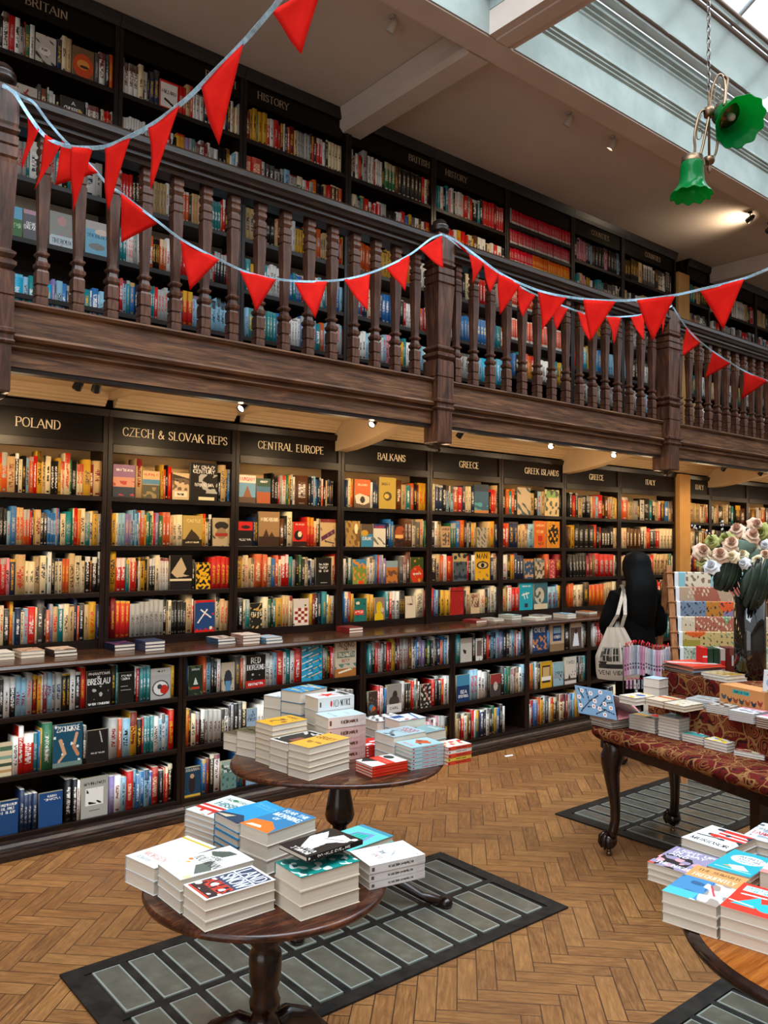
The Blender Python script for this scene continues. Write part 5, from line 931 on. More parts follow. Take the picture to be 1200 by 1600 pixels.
# ================================================================ BOOKS LYING FLAT
def flat_book(o3, ang, lx, ly, th, label, group, artops=None, bodyc='w', spine='y1', k=3, curl=0., res=40, spine_text=None, inkc='k', backc=None, parts=True, cat='paperback'):
    """o3: near bottom corner; local +X goes right-away, +Y left-away"""
    t_ = thing('paperback', label, cat, o3, ang, group)
    cb = np.array(pal(bodyc)); bc = np.array(pal(backc)) if backc else cb; ct = .0016
    acc = new_acc()
    def quad(P, col, ink=(0, 0, 0, 0), uv=((0, 0), (1, 0), (1, 1), (0, 1))):
        b0 = len(acc['v']); acc['v'] += P; acc['f'].append((b0, b0+1, b0+2, b0+3)); acc['c'] += [(*col, 1)]*4; acc['i'] += [ink]*4; acc['u'] += list(uv)
    X, Y, Z = lx, ly, th
    def slab(z0, z1, col, top=True):
        quad([(0, 0, z0), (X, 0, z0), (X, 0, z1), (0, 0, z1)], col); quad([(X, 0, z0), (X, Y, z0), (X, Y, z1), (X, 0, z1)], col)
        quad([(X, Y, z0), (0, Y, z0), (0, Y, z1), (X, Y, z1)], col); quad([(0, Y, z0), (0, 0, z0), (0, 0, z1), (0, Y, z1)], col)
        if top: quad([(0, 0, z1), (X, 0, z1), (X, Y, z1), (0, Y, z1)], col)
        quad([(0, Y, z0), (X, Y, z0), (X, 0, z0), (0, 0, z0)], col)
    slab(.0003, ct, bc)
    C = None
    if artops is not None:
        w, h = ((X, Y) if k in (0, 2) else (Y, X)); nx = res; ny = int(res*h/w); C = art(artops, nx, ny, h/w)
        # grid over the cover in art axes
        ax = {0: ((0, 0), (1, 0), (0, 1)), 1: ((1, 0), (0, 1), (-1, 0)), 2: ((1, 1), (-1, 0), (0, -1)), 3: ((0, 1), (0, -1), (1, 0))}[k]
        u, v = np.meshgrid(np.linspace(0, 1, nx+1), np.linspace(0, 1, ny+1))
        x = (ax[0][0]+ax[1][0]*u+ax[2][0]*v)*X; y = (ax[0][1]+ax[1][1]*u+ax[2][1]*v)*Y
        dsp = {'y1': 1-y/Y, 'y0': y/Y, 'x1': 1-x/X, 'x0': x/X}[spine]
        grid_add(acc, np.stack([x, y, Z+max(curl, 0)*dsp**3], 2), C)
        slab(Z-ct, Z-.0001, cb*.9 if curl <= 0 else np.array(pal('w')), top=curl > 0)
    else: slab(Z-ct, Z, cb)
    ink = (*pal(inkc), .37)
    sp = {'y0': [(0, -.0003, ct), (X, -.0003, ct), (X, -.0003, Z-ct), (0, -.0003, Z-ct)], 'y1': [(X, Y+.0003, ct), (0, Y+.0003, ct), (0, Y+.0003, Z-ct), (X, Y+.0003, Z-ct)],
          'x0': [(-.0003, Y, ct), (-.0003, 0, ct), (-.0003, 0, Z-ct), (-.0003, Y, Z-ct)], 'x1': [(X+.0003, 0, ct), (X+.0003, Y, ct), (X+.0003, Y, Z-ct), (X+.0003, 0, Z-ct)]}[spine]
    if spine_text: 
        L = X if spine[0] == 'y' else Y; nx = int(L/.0022); ny = max(6, int(th/.0022)); C2 = art([('bg', bodyc)] + spine_text, nx, ny, th/L)
        P0, P1, P3 = Vector(sp[0]), Vector(sp[1]), Vector(sp[3]); cover_grid(acc, P0, (P1-P0).normalized(), (P3-P0).normalized(), (P1-P0).length, (P3-P0).length, C2)
    else: quad(sp, cb, ink, ((0, 0), (0, 1), (1, 1), (1, 0)))
    ob = acc_build(acc, 'cover'); ob.parent = t_
    i_ = .0025; xs, ys = [i_, X-i_], [i_, Y-i_]
    if spine == 'y0': ys[0] = .001
    if spine == 'y1': ys[1] = Y-.001
    if spine == 'x0': xs[0] = .001
    if spine == 'x1': xs[1] = X-.001
    MB().box(xs[0], xs[1], ys[0], ys[1], ct+.0001, Z-ct-.0001).build('page_block', M_PAPER, t_)
    return t_
def pile(ztab, ztop, A, B, C, ths, labels, arts, group, lx=None, ly=None, jit=.004, angoff=0, **kw):
    """A near, B left, C right corner of the top face in the photograph; the pile stands on ztab"""
    a, b_, c_ = at(*A, z=ztop), at(*B, z=ztop), at(*C, z=ztop)
    X = lx or (c_-a).length; Y = ly or (b_-a).length; v = (c_-a); ang = math.atan2(v.y, v.x) + angoff
    # use the average of both edges for the angle
    w = (b_-a); a2 = math.atan2(w.y, w.x)-math.pi/2; d_ = (a2-ang+math.pi) % (2*math.pi)-math.pi
    if abs(d_) < 1.0 and not angoff: ang += d_*.5
    PILES.append(dict(p=Vector((a.x, a.y, ztop)), ang=ang, X=X, Y=Y, ztab=ztab, ths=ths, labels=labels, arts=arts, group=group, jit=jit, kw=kw, seed=int(A[0]*7+A[1])))
PILES = []
def corners(q):
    e1 = Vector((math.cos(q['ang']), math.sin(q['ang']))); e2 = Vector((-e1.y, e1.x)); o = Vector((q['p'].x, q['p'].y)); return [o, o+e1*q['X'], o+e1*q['X']+e2*q['Y'], o+e2*q['Y']]
def sep(A, B):
    """smallest push (depth, axis pointing from A to B) that parts two rectangles"""
    best = (9, None)
    for Q in (A, B):
        for i in range(2):
            e = Q[i+1]-Q[i]; n = Vector((-e.y, e.x)).normalized(); a_ = [p.dot(n) for p in A]; b_ = [p.dot(n) for p in B]
            d = min(max(a_), max(b_))-max(min(a_), min(b_))
            if d < best[0]: best = (d, n if sum(b_) > sum(a_) else -n)
    return best
def settle():
    """shift piles apart: the one behind slides back along the line of sight, then any rest is shared sideways"""
    L = PILES; far = lambda q: dist(q['p'])
    for it in range(140):
        moved = False
        for i in range(len(L)):
            for j in range(i+1, len(L)):
                a_, b_ = L[i], L[j]
                if abs(a_['ztab']-b_['ztab']) > .05 or a_['group'] != b_['group']: continue
                d, n = sep(corners(a_), corners(b_))
                if d < .002: continue
                moved = True; f, r = (a_, b_) if far(a_) < far(b_) else (b_, a_)
                if it < 60 and r['p'].z > r['ztab']+.055:
                    v = r['p']-CAM; r['p'] = CAM+v*(1+min(.004, d*.1))
                elif it >= 60:
                    m_ = n*(min(d, .01)*.5+.0005); a_['p'] -= Vector((m_.x, m_.y, 0))*.8; b_['p'] += Vector((m_.x, m_.y, 0))*1.2
        if not moved: break
    for q in L:
        zs = q['ztab']+.0006; rng = random.Random(q['seed']); ths, labels, kw = q['ths'], q['labels'], q['kw']; tot = sum(ths); sc_ = (q['p'].z-zs-.0005*len(ths))/tot; ang = q['ang']
        for i, th in enumerate(ths):
            h = th*sc_; top = i == len(ths)-1; jt = 0 if top else min(q['jit'], .0015); o3 = Vector((q['p'].x+rng.uniform(-jt, jt), q['p'].y+rng.uniform(-jt, jt), zs)); kk = dict(kw)
            for w_, v_ in list(kk.items()):
                if isinstance(v_, list) and w_ in ('bodyc', 'curl', 'inkc'): kk[w_] = v_[i]
            if not top: kk.pop('curl', None)
            res = max(90, kk.pop('res', 90)) if top else 2
            kk.pop('res', None)
            flat_book(o3, ang+(0 if top else rng.uniform(-.006, .006)), q['X']-.001, q['Y']-.001, h, labels(i, len(ths)), q['group'], q['arts'] if top else [('bg', kk.get('bodyc', 'w'))], res=res, **kk)
            zs += h+.0005
    PILES.clear()
POS = {1: ['sole'], 2: ['bottom', 'top'], 3: ['bottom', 'middle', 'top'], 4: ['bottom', 'second', 'third', 'top'], 5: ['bottom', 'second', 'third', 'fourth', 'top'], 6: ['bottom', 'second', 'third', 'fourth', 'fifth', 'top'],
       7: ['bottom', 'second', 'third', 'fourth', 'fifth', 'sixth', 'top']}
def plab(desc, where): return lambda i, n: ('%s, %s in pile, %s' % (desc, POS[n][i], where)) if n > 1 else '%s, %s' % (desc, where)

# ---------------------------------------------------------------- round tables
def tripod_table(name, label, cx_, cy_, ztop, r, rx, ang0, mt, legs=3, colz=None, rot=0, leglen=.34):
    t_ = thing(name, label, 'table', (cx_, cy_, 0), rot)
    n = 64; pr = [(0, ztop-.026), (.94, ztop-.026), (.99, ztop-.02), (1, ztop-.012), (.995, ztop-.004), (.975, ztop), (0, ztop)]
    vs = []; fs = []
    for (q, z) in pr:
        for k in range(n):
            a = 2*math.pi*k/n; rr = 1 + (.035*math.cos(4*a) if rx != r else 0)*(q > .5); vs.append((q*rx*rr*math.cos(a), q*r*rr*math.sin(a), z))
    for i in range(len(pr)-1):
        for k in range(n): k2 = (k+1) % n; fs.append((i*n+k, i*n+k2, (i+1)*n+k2, (i+1)*n+k))
    MB().add(vs, fs, 0, True).build('tabletop', mt, t_)
    zt = ztop-.0262
    P = colz or [(.022, .17), (.05, .19), (.055, .22), (.04, .25), (.034, .27), (.044, .28), (.046, .30), (.036, .33), (.046, .36), (.049, .42), (.047, .44), (.036, .455), (.048, .47), (.046, .50), (.036, .55), (.034, .60), (.036, zt)]
    MB().lathe(P, 24).build('turned_column', M_TABLED, t_)
    for k in range(legs):
        a = ang0 + 2*math.pi*k/legs; d = Vector((math.cos(a), math.sin(a), 0)); L = leglen
        pts = [d*.02+Vector((0, 0, .21)), d*.08+Vector((0, 0, .225)), d*.16+Vector((0, 0, .19)), d*.24+Vector((0, 0, .11)), d*(L*.8)+Vector((0, 0, .045)), d*L+Vector((0, 0, .027))]
        lg = MB().tube(pts, [.03, .032, .027, .022, .018, .024], 10); lg.sphere(d*(L+.01)+Vector((0, 0, .0275)), .027, 12, sc=(1.2, 1.2, .98)); lg.build('leg', M_TABLED, t_)
    return t_
ZT = .65
def centre_at(px, d): q = CAM + ray(px, 1100)*d; return q.x, q.y
c1x, c1y = centre_at(421, 2.44)
tripod_table('pedestal_table', 'small round dark pedestal table in front, loaded with paperbacks', c1x, c1y, ZT, .355, .355, 2.2, M_TABLE)
c2x, c2y = centre_at(533, 3.86)
tripod_table('pedestal_table', 'round mahogany pedestal table behind the front one, stacked with paperbacks', c2x, c2y, ZT, .50, .52, math.radians(-56), M_TABLE, legs=4, leglen=.50, colz=[(.03, .17), (.06, .19), (.06, .22), (.04, .25), (.03, .28), (.034, .32), (.062, .345), (.07, .37), (.06, .43), (.046, .50), (.042, .55), (.05, .57), (.12, .59), (.15, .62), (.15, .6235)])
# its feet reach forwards
t3 = tripod_table('pedestal_table', 'round table with orange veneer and dark rim cropped at the bottom right corner', 2.287, .82, ZT-.0015, .45, .45, .5, M_TABLED)
MB().lathe([(0, ZT-.0014), (.418, ZT-.0014), (.418, ZT), (0, ZT)], 64).build('veneer_inlay', M_TABLEO, t3)

# ---------------------------------------------------------------- piles on the front table
g1 = 'paperbacks on the front round table'
A_kalt = [('bg', 'e4e4e0'), ('n', 2.2, .62, 5, 'd9c9a0'), ('p', [(.05, .72), (.3, .9), (.55, .93), (.5, .72), (.25, .66)], '4a5650'), ('p', [(.5, .35), (.9, .2), (.95, .42), (.7, .5), (.55, .62)], '5c6862'), ('t', 'KALTMANN', .12, .45, .92, .58, '2a2c2c'), ('t', 'ISABEL', .3, .62, .7, .69, '3a4040'), ('e', .15, .4, .06, .03, 'd9762a'), ('e', .25, .33, .05, .03, 'e0b050')]
A_snow = [('bg', 'e6e3e0'), ('r', .06, .04, .94, .96, '3a4660'), ('t', 'LAND', .12, .74, .9, .93, 'dde0ea'), ('t', 'SNOW', .12, .48, .9, .68, 'dde6ee'), ('r', .07, .04, .93, .42, '35262c'), ('t', 'ASHES', .1, .22, .9, .42, 'd8402f'), ('nr', 3.2, .3, 9, .07, .1, .93, .42, 'e6ddd8'), ('l', .08, .06, .9, .06, .02, 'd8402f'), ('r', .06, .69, .94, .72, 'cfd5df')]
A_left = [('bg', 'dcdfe4'), ('n', 2.8, .35, 8, 'e7cfc4'), ('t', 'MORGEN', .15, .2, .85, .3, 'c79a90'), ('t', 'ROMAN', .15, .08, .6, .15, 'a9a9a9'), ('r', 0, .9, 1, .94, 'c9b23a')]
A_hbsb = [('bg', 'cfdcd6'), ('r', 0, .2, 1, .3, 'c82a2a'), ('r', 0, .36, 1, .44, 'c82a2a'), ('r', 0, .3, 1, .36, 'e8e3dc'), ('nr', 3, .1, 6, .05, .02, .7, .2, 'c03a34'), ('t', 'HBSB', .2, .5, .8, .66, '2f6f7c'), ('t', 'AUSTRIA', .15, .78, .95, .87, '2a3f45'), ('n', 4, .68, 3, '3f7a56')]
A_blue = [('bg', '2394c8'), ('p', [(0, .15), (.6, .3), (1, .12), (1, 0), (0, 0)], '1a3a55'), ('p', [(0, .05), (.5, .2), (.4, .05)], 'c9b79a'), ('r', .1, .72, .9, .74, '5ab5dc'), ('t', 'SICILIA', .1, .8, .8, .86, '7cc4e4')]
A_fear = [('bg', '2a78a8'), ('p', [(0, 0), (1, 0), (.9, .2), (.5, .38), (0, .3)], 'd9712a'), ('p', [(.1, .05), (.6, .08), (.5, .16), (.2, .14)], 'f0ddc0'), ('t', 'FEAR THE', .1, .82, .92, .92, 'e8eef2'), ('t', 'MORNING', .08, .62, .95, .75, 'e8eef2'), ('t', 'OF', .3, .48, .5, .56, 'e8eef2')]
A_teal = [('bg', '12877f'), ('n', 3.3, .15, 13, 'd8ebe4'), ('n', 3.3, .5, 14, '0c5f5e'), ('n', 2.9, .45, 33, '25a59a')]
A_bonk = [('bg', '16161a'), ('p', [(.1, .1), (.35, .45), (.3, .75), (.6, .8), (.95, .45), (.9, .12), (.6, .3), (.5, .05)], 'dfe2e2'), ('e', .3, .2, .2, .12, 'e6e8e8'), ('l', .2, .2, .6, .35, .012, 'k'), ('t', 'BONKLE', .12, .86, .7, .94, 'w'), ('t', 'EVELINE', .12, .76, .6, .83, 'w'), ('e', .1, .06, .07, .05, 'w')]
A_white = [('bg', 'dfe4ea'), ('t', 'LOVE', .3, .66, .6, .74, 'a05a62'), ('t', 'ME', .5, .52, .7, .6, '5a6068'), ('l', .3, .5, .5, .35, .008, '5a6068'), ('l', .3, .36, .55, .55, .008, '5a6068'), ('e', .88, .5, .03, .02, 'b83a8a'), ('e', .12, .1, .02, .015, 'b83a8a')]
A_mag = [('bg', '5fc3c0'), ('p', [(.2, .3), (.5, .2), (.8, .45), (.7, .8), (.3, .7)], '7a86c4'), ('p', [(.27, .33), (.5, .26), (.73, .47), (.65, .74), (.33, .64)], '1fb8a8'), *[('l', .3+.1*i, .32, .33+.1*i, .7, .01, '0d6f74') for i in range(4)], ('r', 0, .9, 1, 1, '3a8aa6')]
def ztop_of(bot, top, z=ZT):
    p = at(*bot, z=z); best = min((abs((CAM.z+0)-0), 0),); lo_, hi_ = z, 1.3
    for _ in range(40):
        m_ = (lo_+hi_)/2; q = Vector((p.x, p.y, m_)); y = 800-FPX*((q-CAM).dot(U))/((q-CAM).dot(F))
        if y > top[1]: lo_ = m_
        else: hi_ = m_
    return lo_
za = ztop_of((238, 1401), (241, 1357)); zb = ztop_of((277, 1430), (282, 1376)); zc = ztop_of((325, 1460), (321, 1409)); zg = ztop_of((476, 1442), (467, 1372)); zi = ztop_of((578, 1392), (578, 1353))
pile(ZT, za, (241, 1357), (204, 1334), (330, 1320), [.025, .025], plab('pale paperback, creamy pages outward', 'leftmost on the front table'), A_left, g1, bodyc='dcdfe4')
pile(ZT, zb, (282, 1375), (245, 1344), (394, 1341), [.03, .024, .03], plab('thick white paperback with whale fin art', 'second pile from left, front table'), A_kalt, g1, bodyc='dcdcd8', ly=.14)
pile(ZT, zc, (321, 1407), (281, 1383), (436, 1377), [.022, .024, .026], plab('paperback with red and navy framed title', 'near corner of the front table'), A_snow, g1, bodyc='e0d8cc')
zd = .79; pile(ZT, zd, (335, 1279), (294, 1261), (412, 1248), [.03, .03, .03, .03, .03], plab('red striped white and green paperback', 'back left pile on the front table'), A_hbsb, g1, lx=.20, bodyc='d9dde0')
pile(ZT, .785, (371, 1288), (337, 1268), (466, 1262), [.02, .02, .025, .02, .03], plab('bright blue paperback with a dark coastline', 'behind the orange covered pile'), A_blue, g1, lx=.20, bodyc='1f86bb', curl=.004)
zf = .775; pile(ZT, zf, (418, 1302), (370, 1287), (508, 1277), [.04, .042, .04], plab('very thick blue and orange paperback', 'centre of the front table'), A_fear, g1, ly=.135, lx=.20, bodyc='e2dad0', curl=-.001)
pile(ZT, zg, (470, 1371), (413, 1343), (577, 1346), [.04, .042, .04], plab('thick paperback with teal marbled cover', 'under the black books'), A_teal, g1, lx=.195, ly=.135, bodyc=['d9cdb9', 'd9cdb9', '1a8f88'], backc='d9cdb9')
FAN = [zg+.001]
def black_fan():
  z0 = FAN[0]
  for i, (dx_, dy_, an) in enumerate(((.012, .0, .10), (.008, -.004, .04), (-.004, .004, .0))):
      A_, B_, C_2 = at(482, 1348, z=z0), at(427, 1324, z=z0), at(575, 1318, z=z0); v_ = C_2-A_
      flat_book(Vector((A_.x+dx_, A_.y+dy_, z0+.0006)), math.atan2(v_.y, v_.x)+an, .19, .125, .0135, 'black paperback with white spine lettering, %s of three fanned on the teal pile' % ('lowest', 'middle', 'topmost')[i], g1,
                A_bonk if i == 2 else [('bg', 'k')], bodyc='16151a', spine='y0', k=1, res=54 if i == 2 else 2, spine_text=[('t', 'BONKLE EVELINE', .2, .3, .8, .72, 'w'), ('e', .05, .5, .02, .3, 'w')]); z0 += .0145

pile(ZT, zi, (578, 1353), (528, 1320), (659, 1337), [.02, .022, .024], plab('pale blue-white paperback with tiny drawn marks', 'rightmost on the front table'), A_white, g1, lx=.19, ly=.13, bodyc='dcd9d8', spine='y0', k=1, inkc='g')
pile(ZT, .69, (545, 1330), (478, 1295), (612, 1300), [.02, .02], plab('teal magazine with a violet patch', 'behind the black books'), A_mag, g1, lx=.20, ly=.15, bodyc='5fc3c0')

settle(); black_fan()
# ---------------------------------------------------------------- piles on the second table
g2 = 'paperbacks on the second round table'
A_yel = [('bg', 'e3ab2f'), ('nr', 2.6, .3, 5, .1, .2, .9, .7, '8f5a1c'), ('t', 'POSIBLE', .15, .78, .85, .9, '4a2c14'), ('l', .3, .3, .6, .6, .04, '2a2a44')]
A_bw = [('bg', 'e0dcd4'), ('r', .06, .06, .94, .94, '1a1a1c'), ('n', 3.6, .35, 8, 'c7c3ba'), ('r', .6, .2, .85, .5, '8a4a3a')]
A_yel2 = [('bg', 'e9ac3c'), ('t', 'GRIEF', .1, .6, .9, .75, '6a4216'), ('nr', 3, .3, 3, .1, .1, .9, .4, 'a3762c')]
A_dune = [('bg', '57523a'), ('r', 0, .6, 1, 1, '6a6a4c'), ('n', 3, .3, 7, '2e2a22')]
A_pale = [('bg', 'b9cdd2'), ('t', 'ANNA KARENIN', .15, .7, .85, .76, '7a8c92'), ('t', 'TOLSTOY', .3, .3, .7, .36, '7a8c92')]
A_rednot = [('bg', 'd5d5d6'), ('p', [(.5, .86), (.57, .66), (.8, .66), (.62, .54), (.7, .32), (.5, .46), (.3, .32), (.38, .54), (.2, .66), (.43, .66)], 'd3221d'), ('r', .15, .05, .85, .2, '3b3b3c'), ('t', 'RED', .2, .22, .8, .28, 'k')]
A_ocean = [('bg', '2f8fc4'), ('n', 3.3, .35, 7, 'e0c43a'), ('n', 3, .45, 9, '16507c'), ('t', 'ULYSSES', .15, .7, .85, .82, 'w')]
A_wht = [('bg', 'd7dbe0'), ('n', 3, .5, 5, '8fb0c8'), ('l', .2, .2, .8, .7, .02, 'c9903a')]
A_good = [('bg', 'a4bfc9'), ('t', 'GOOD', .15, .74, .85, .88, 'a3363f'), ('t', 'LANDS', .15, .56, .85, .7, 'a3363f'), ('nr', 3.2, .2, 4, .2, .05, .95, .45, '3f4a52'), ('t', 'A TRAVELLER', .15, .46, .8, .51, '5d6d76')]
A_lb = [('bg', '9dc6cf'), ('p', [(.15, .3), (.5, .62), (.9, .4), (.6, .2)], 'c4552f'), ('nr', 3, .4, 5, .2, .2, .9, .6, '5a3a34'), ('t', 'THE ROAD', .2, .78, .85, .88, 'c8525a')]
A_redb = [('bg', 'dcdcdc'), ('r', 0, .34, 1, .62, 'd52a1a'), ('p', [(.5, .62), (.75, .95), (1, .8), (1, .62)], '232326'), ('e', .7, .2, .22, .12, '2c3430'), ('t', 'NIGHT', .1, .42, .9, .55, 'e86a5a')]
A_redt = [('bg', 'cf2420'), ('nr', 3, .0, 6, .05, .5, .6, .95, 'e2e0e4'), ('r', .45, .05, .95, .4, '27292c'), ('t', 'MASKARADE', .1, .1, .9, .2, 'w')]
A_bwp = [('bg', 'd9d9d6'), ('n', 4.6, .15, 9, '2d2f33')]
A_bwr = [('bg', 'd7dce2'), ('r', .1, .1, .5, .5, '264f8a'), ('n', 3, .45, 6, 'b82c34'), ('l', 0, .9, 1, .7, .05, '2f66a0')]
A_sea2 = [('bg', '7da3a8'), ('n', 3, .3, 8, '3b5c64'), ('t', 'VENICE', .2, .75, .8, .85, 'w')]
zn = ztop_of((485, 1220), (485, 1168)); zl = ztop_of((456, 1208), (454, 1163)); zs_ = ztop_of((582, 1215), (582, 1197))
zJ = ztop_of((376, 1178), (376, 1149)); zK = ztop_of((400, 1187), (400, 1148))
pile(ZT, zn, (485, 1168), (455, 1161), (550, 1152), [.035, .02, .028, .028, .03], plab('yellow topped paperback with cream fore-edge', 'front centre of the second table'), A_yel2, g2, ly=.13, bodyc='e3d3bd', curl=-.001)
pile(ZT, zn+.006, (454, 1161), (426, 1153), (519, 1147), [.03, .03, .03, .03], plab('white bordered black cover paperback', 'just left of the front centre pile'), A_bw, g2, bodyc='ddd5c8')
pile(ZT, zn+.075, (427, 1134), (399, 1125), (489, 1121), [.02, .035, .02, .02, .022, .018, .022], plab('yellow cover paperback with blue figure', 'left of the pale pink spines'), A_yel, g2, ly=.13, lx=.2, bodyc='e0cba8')
pile(ZT, zK, (400, 1147), (375, 1140), (440, 1133), [.03, .03, .03], plab('olive covered paperback', 'second pile from left on the second table'), A_dune, g2, lx=.19, ly=.125, bodyc='d8cfc0')
pile(ZT, zJ, (376, 1150), (353, 1143), (420, 1136), [.03, .03], plab('dull green topped paperback', 'leftmost on the second table'), A_dune, g2, lx=.18, ly=.12, bodyc='cfc8b8')
z3 = zn+.09; pile(ZT, z3, (519, 1122), (490, 1108), (577, 1113), [.04, .04, .042, .04], plab('thick pale paperback with pinkish spine', 'middle of the second table'), A_pale, g2, ly=.13, lx=.2, bodyc=['d8a9a4', 'd8a9a4', 'd9b3ac', 'dccdc8'], spine='y0', k=1, inkc='B')
zr = zn+.135; pile(ZT, zr, (498, 1092), (468, 1083), (553, 1086), [.05, .05, .05, .045], plab('thick white paperback with a red star', 'rear of the second table'), A_rednot, g2, ly=.13, lx=.2, bodyc='d8d8d8', spine='y0', k=1, curl=-.002,
     spine_text=[('t', 'RED NOTICE', .42, .25, .9, .75, 'k'), ('e', .36, .5, .03, .25, 'd3221d'), ('r', .04, .3, .09, .7, 'g')])
pile(ZT, zr+.004, (470, 1082), (442, 1077), (520, 1070), [.035, .035, .035, .035, .035], plab('blue painted sea cover paperback', 'behind the red star book'), A_ocean, g2, ly=.13, lx=.2, bodyc='4b7fa0')
pile(ZT, zr-.025, (441, 1090), (416, 1085), (500, 1072), [.035, .035, .035, .035], plab('white cover with blue strokes', 'back left of the second table'), A_wht, g2, ly=.12, lx=.19, bodyc='d9d2c6')
pile(ZT, zs_, (582, 1198), (551, 1176), (643, 1179), [.018, .018, .018, .018], plab('red spined paperback with white and black cover', 'front right, second table'), A_redb, g2, ly=.13, lx=.19, bodyc='d32a1c', spine='y0', k=1, inkc='o')
pile(ZT, zs_+.004, (556, 1172), (530, 1155), (618, 1160), [.02, .02, .02, .02], plab('scarlet cover with white brushwork', 'behind the red spined pile'), A_redt, g2, ly=.13, lx=.19, bodyc='c92a22', spine='y0', k=1, inkc='w')
zu = zs_+.05; pile(ZT, zu, (638, 1167), (608, 1150), (694, 1153), [.02, .02, .02, .02, .02, .02], plab('light blue paperback with rust coloured shape', 'right side of the second table'), A_lb, g2, ly=.13, lx=.18, bodyc='a9c9d0', spine='y0', k=1, inkc='r')
pile(ZT, zu+.035, (610, 1150), (577, 1126), (655, 1132), [.04, .04, .045], plab('pale blue travel book titled Good Lands', 'behind the light blue pile'), A_good, g2, ly=.14, lx=.20, bodyc='c6d3d8')
pile(ZT, zu+.04, (590, 1128), (560, 1108), (640, 1112), [.04, .04, .045], plab('black and white line patterned paperback', 'behind the Good Lands book'), A_bwp, g2, ly=.13, lx=.19, bodyc='d6d6d2')
pile(ZT, zu+.045, (622, 1127), (598, 1108), (662, 1113), [.04, .045, .045], plab('white paperback with navy square and red marks', 'back right, second table'), A_bwr, g2, ly=.12, lx=.17, bodyc='9db4cc')
pile(ZT, zu+.02, (660, 1146), (632, 1130), (692, 1131), [.03, .03, .045], plab('grey green travel magazine', 'right rear of the second table'), A_sea2, g2, ly=.12, lx=.16, bodyc='9fb5b8')
pile(ZT, zu-.012, (700, 1168), (672, 1150), (727, 1158), [.018, .018, .018, .018, .018], plab('paperback with red and yellow spine', 'far right rim of the second table'), [('bg', 'd8d4cc'), ('n', 3, .2, 5, 'd23a2a'), ('n', 3, .5, 9, 'e0b23a')], g2, ly=.11, lx=.14, bodyc=['d8432a', 'e3c04a', 'd8432a', 'e8e2d8', 'd8432a'], spine='y0', k=1, inkc='k')

settle()
# ---------------------------------------------------------------- piles on the corner table
g3 = 'paperbacks on the corner table'
A_seas = [('bg', 'c9955a'), ('r', 0, 0, .62, .62, '3f82b4'), ('r', .62, 0, 1, .62, '9c8f86'), ('r', 0, 0, .55, .2, '45b3c4'), ('nr', 3, .2, 5, 0, .2, .6, .6, '2a5a86'), ('nr', 3.2, .1, 6, .5, 0, 1, .6, 'dcdcd6'), ('l', .6, .5, .8, .25, .02, 'c23a4a'), ('t', 'THE SUMMER', .1, .86, .9, .93, '7a5530'), ('t', 'FREQUENTLY', .1, .68, .9, .78, 'e8dcc6')]
A_red3 = [('bg', 'e0301e'), ('r', .1, .72, .95, .92, 'd8eef0'), ('t', 'SUSTAINED', .13, .83, .9, .9, '27a3b4'), ('t', 'THE WEEK', .13, .74, .9, .81, '27a3b4'), ('p', [(.1, .2), (.35, .45), (.5, .62), (.6, .4), (.55, .2)], '1fb0bd'), ('e', .75, .3, .2, .14, '1fb0bd'), ('l', .05, .3, .5, .25, .025, 'e8e6e2'), ('l', .15, .6, .6, .62, .03, 'e6e9ea')]
A_purp = [('bg', '8f87a6'), ('nr', 3.2, .0, 7, 0, 0, .7, .6, '1d1a20'), ('nr', 3, .25, 9, 0, 0, 1, .5, 'd59aa6'), ('t', 'LIGHT UP', .1, .84, .9, .93, 'e6e3ee'), ('t', 'IN MAY', .1, .7, .8, .8, 'e6e3ee'), ('t', 'AND', .1, .57, .5, .66, 'e6e3ee'), ('t', 'THE NIGHT', .1, .1, .9, .2, 'e6e3ee'), ('r', 0, 0, .12, .06, 'd3402f')]
A_turq = [('bg', '1fa3b4'), ('e', .55, .66, .4, .2, 'dfe8ea'), ('t', 'AUNTS', .28, .72, .85, .79, '20303a'), ('t', 'AND AN', .3, .62, .82, .68, '20303a'), ('t', 'UNCLE', .35, .52, .78, .58, '2c98aa'), ('p', [(.2, .22), (.45, .36), (.6, .2)], 'b0a06f'), ('p', [(.3, .3), (.6, .38), (.85, .2), (.5, .15)], 'd9cfc0'), ('l', .1, .13, .92, .13, .012, 'e8e8e0')]
A_mus = [('bg', 'e2e4e8'), ('r', .35, .5, 1, .95, 'd92c22'), ('r', .35, .62, 1, .68, 'e8e6e4'), ('r', .35, .76, 1, .82, 'e8e6e4'), ('nr', 3.4, .3, 5, .2, .4, 1, .95, '26323c'), ('l', .1, .4, .5, .45, .03, '2c3a34'), ('e', .4, .55, .12, .08, 'd92c22'), ('t', 'MURIDSOR', .1, .12, .92, .24, '26262a')]
A_rmath = [('bg', 'ccd1d8'), ('n', 2.8, .2, 5, '8d9aa6'), ('n', 3.2, .55, 9, '454f58'), ('t', 'TARMATH', .05, .3, .95, .46, 'c82c34'), ('t', 'SITA PARSANI', .1, .6, .9, .68, '2a3036')]
A_pnk = [('bg', 'd7d6da'), ('n', 3.4, .3, 5, '2f3238'), ('r', 0, 0, 1, .15, 'c98a86')]
zq = ztop_of((1118, 1475), (1120, 1417)); zq2 = ztop_of((1031, 1442), (1032, 1391)); zq = (zq+zq2)/2
pile(ZT, zq, (1120, 1417), (1032, 1391), (1175, 1374), [.022, .022, .026], plab('blue and tan picture cover paperback', 'nearest left pile of the corner table'), A_seas, g3, bodyc='d9cfc2')
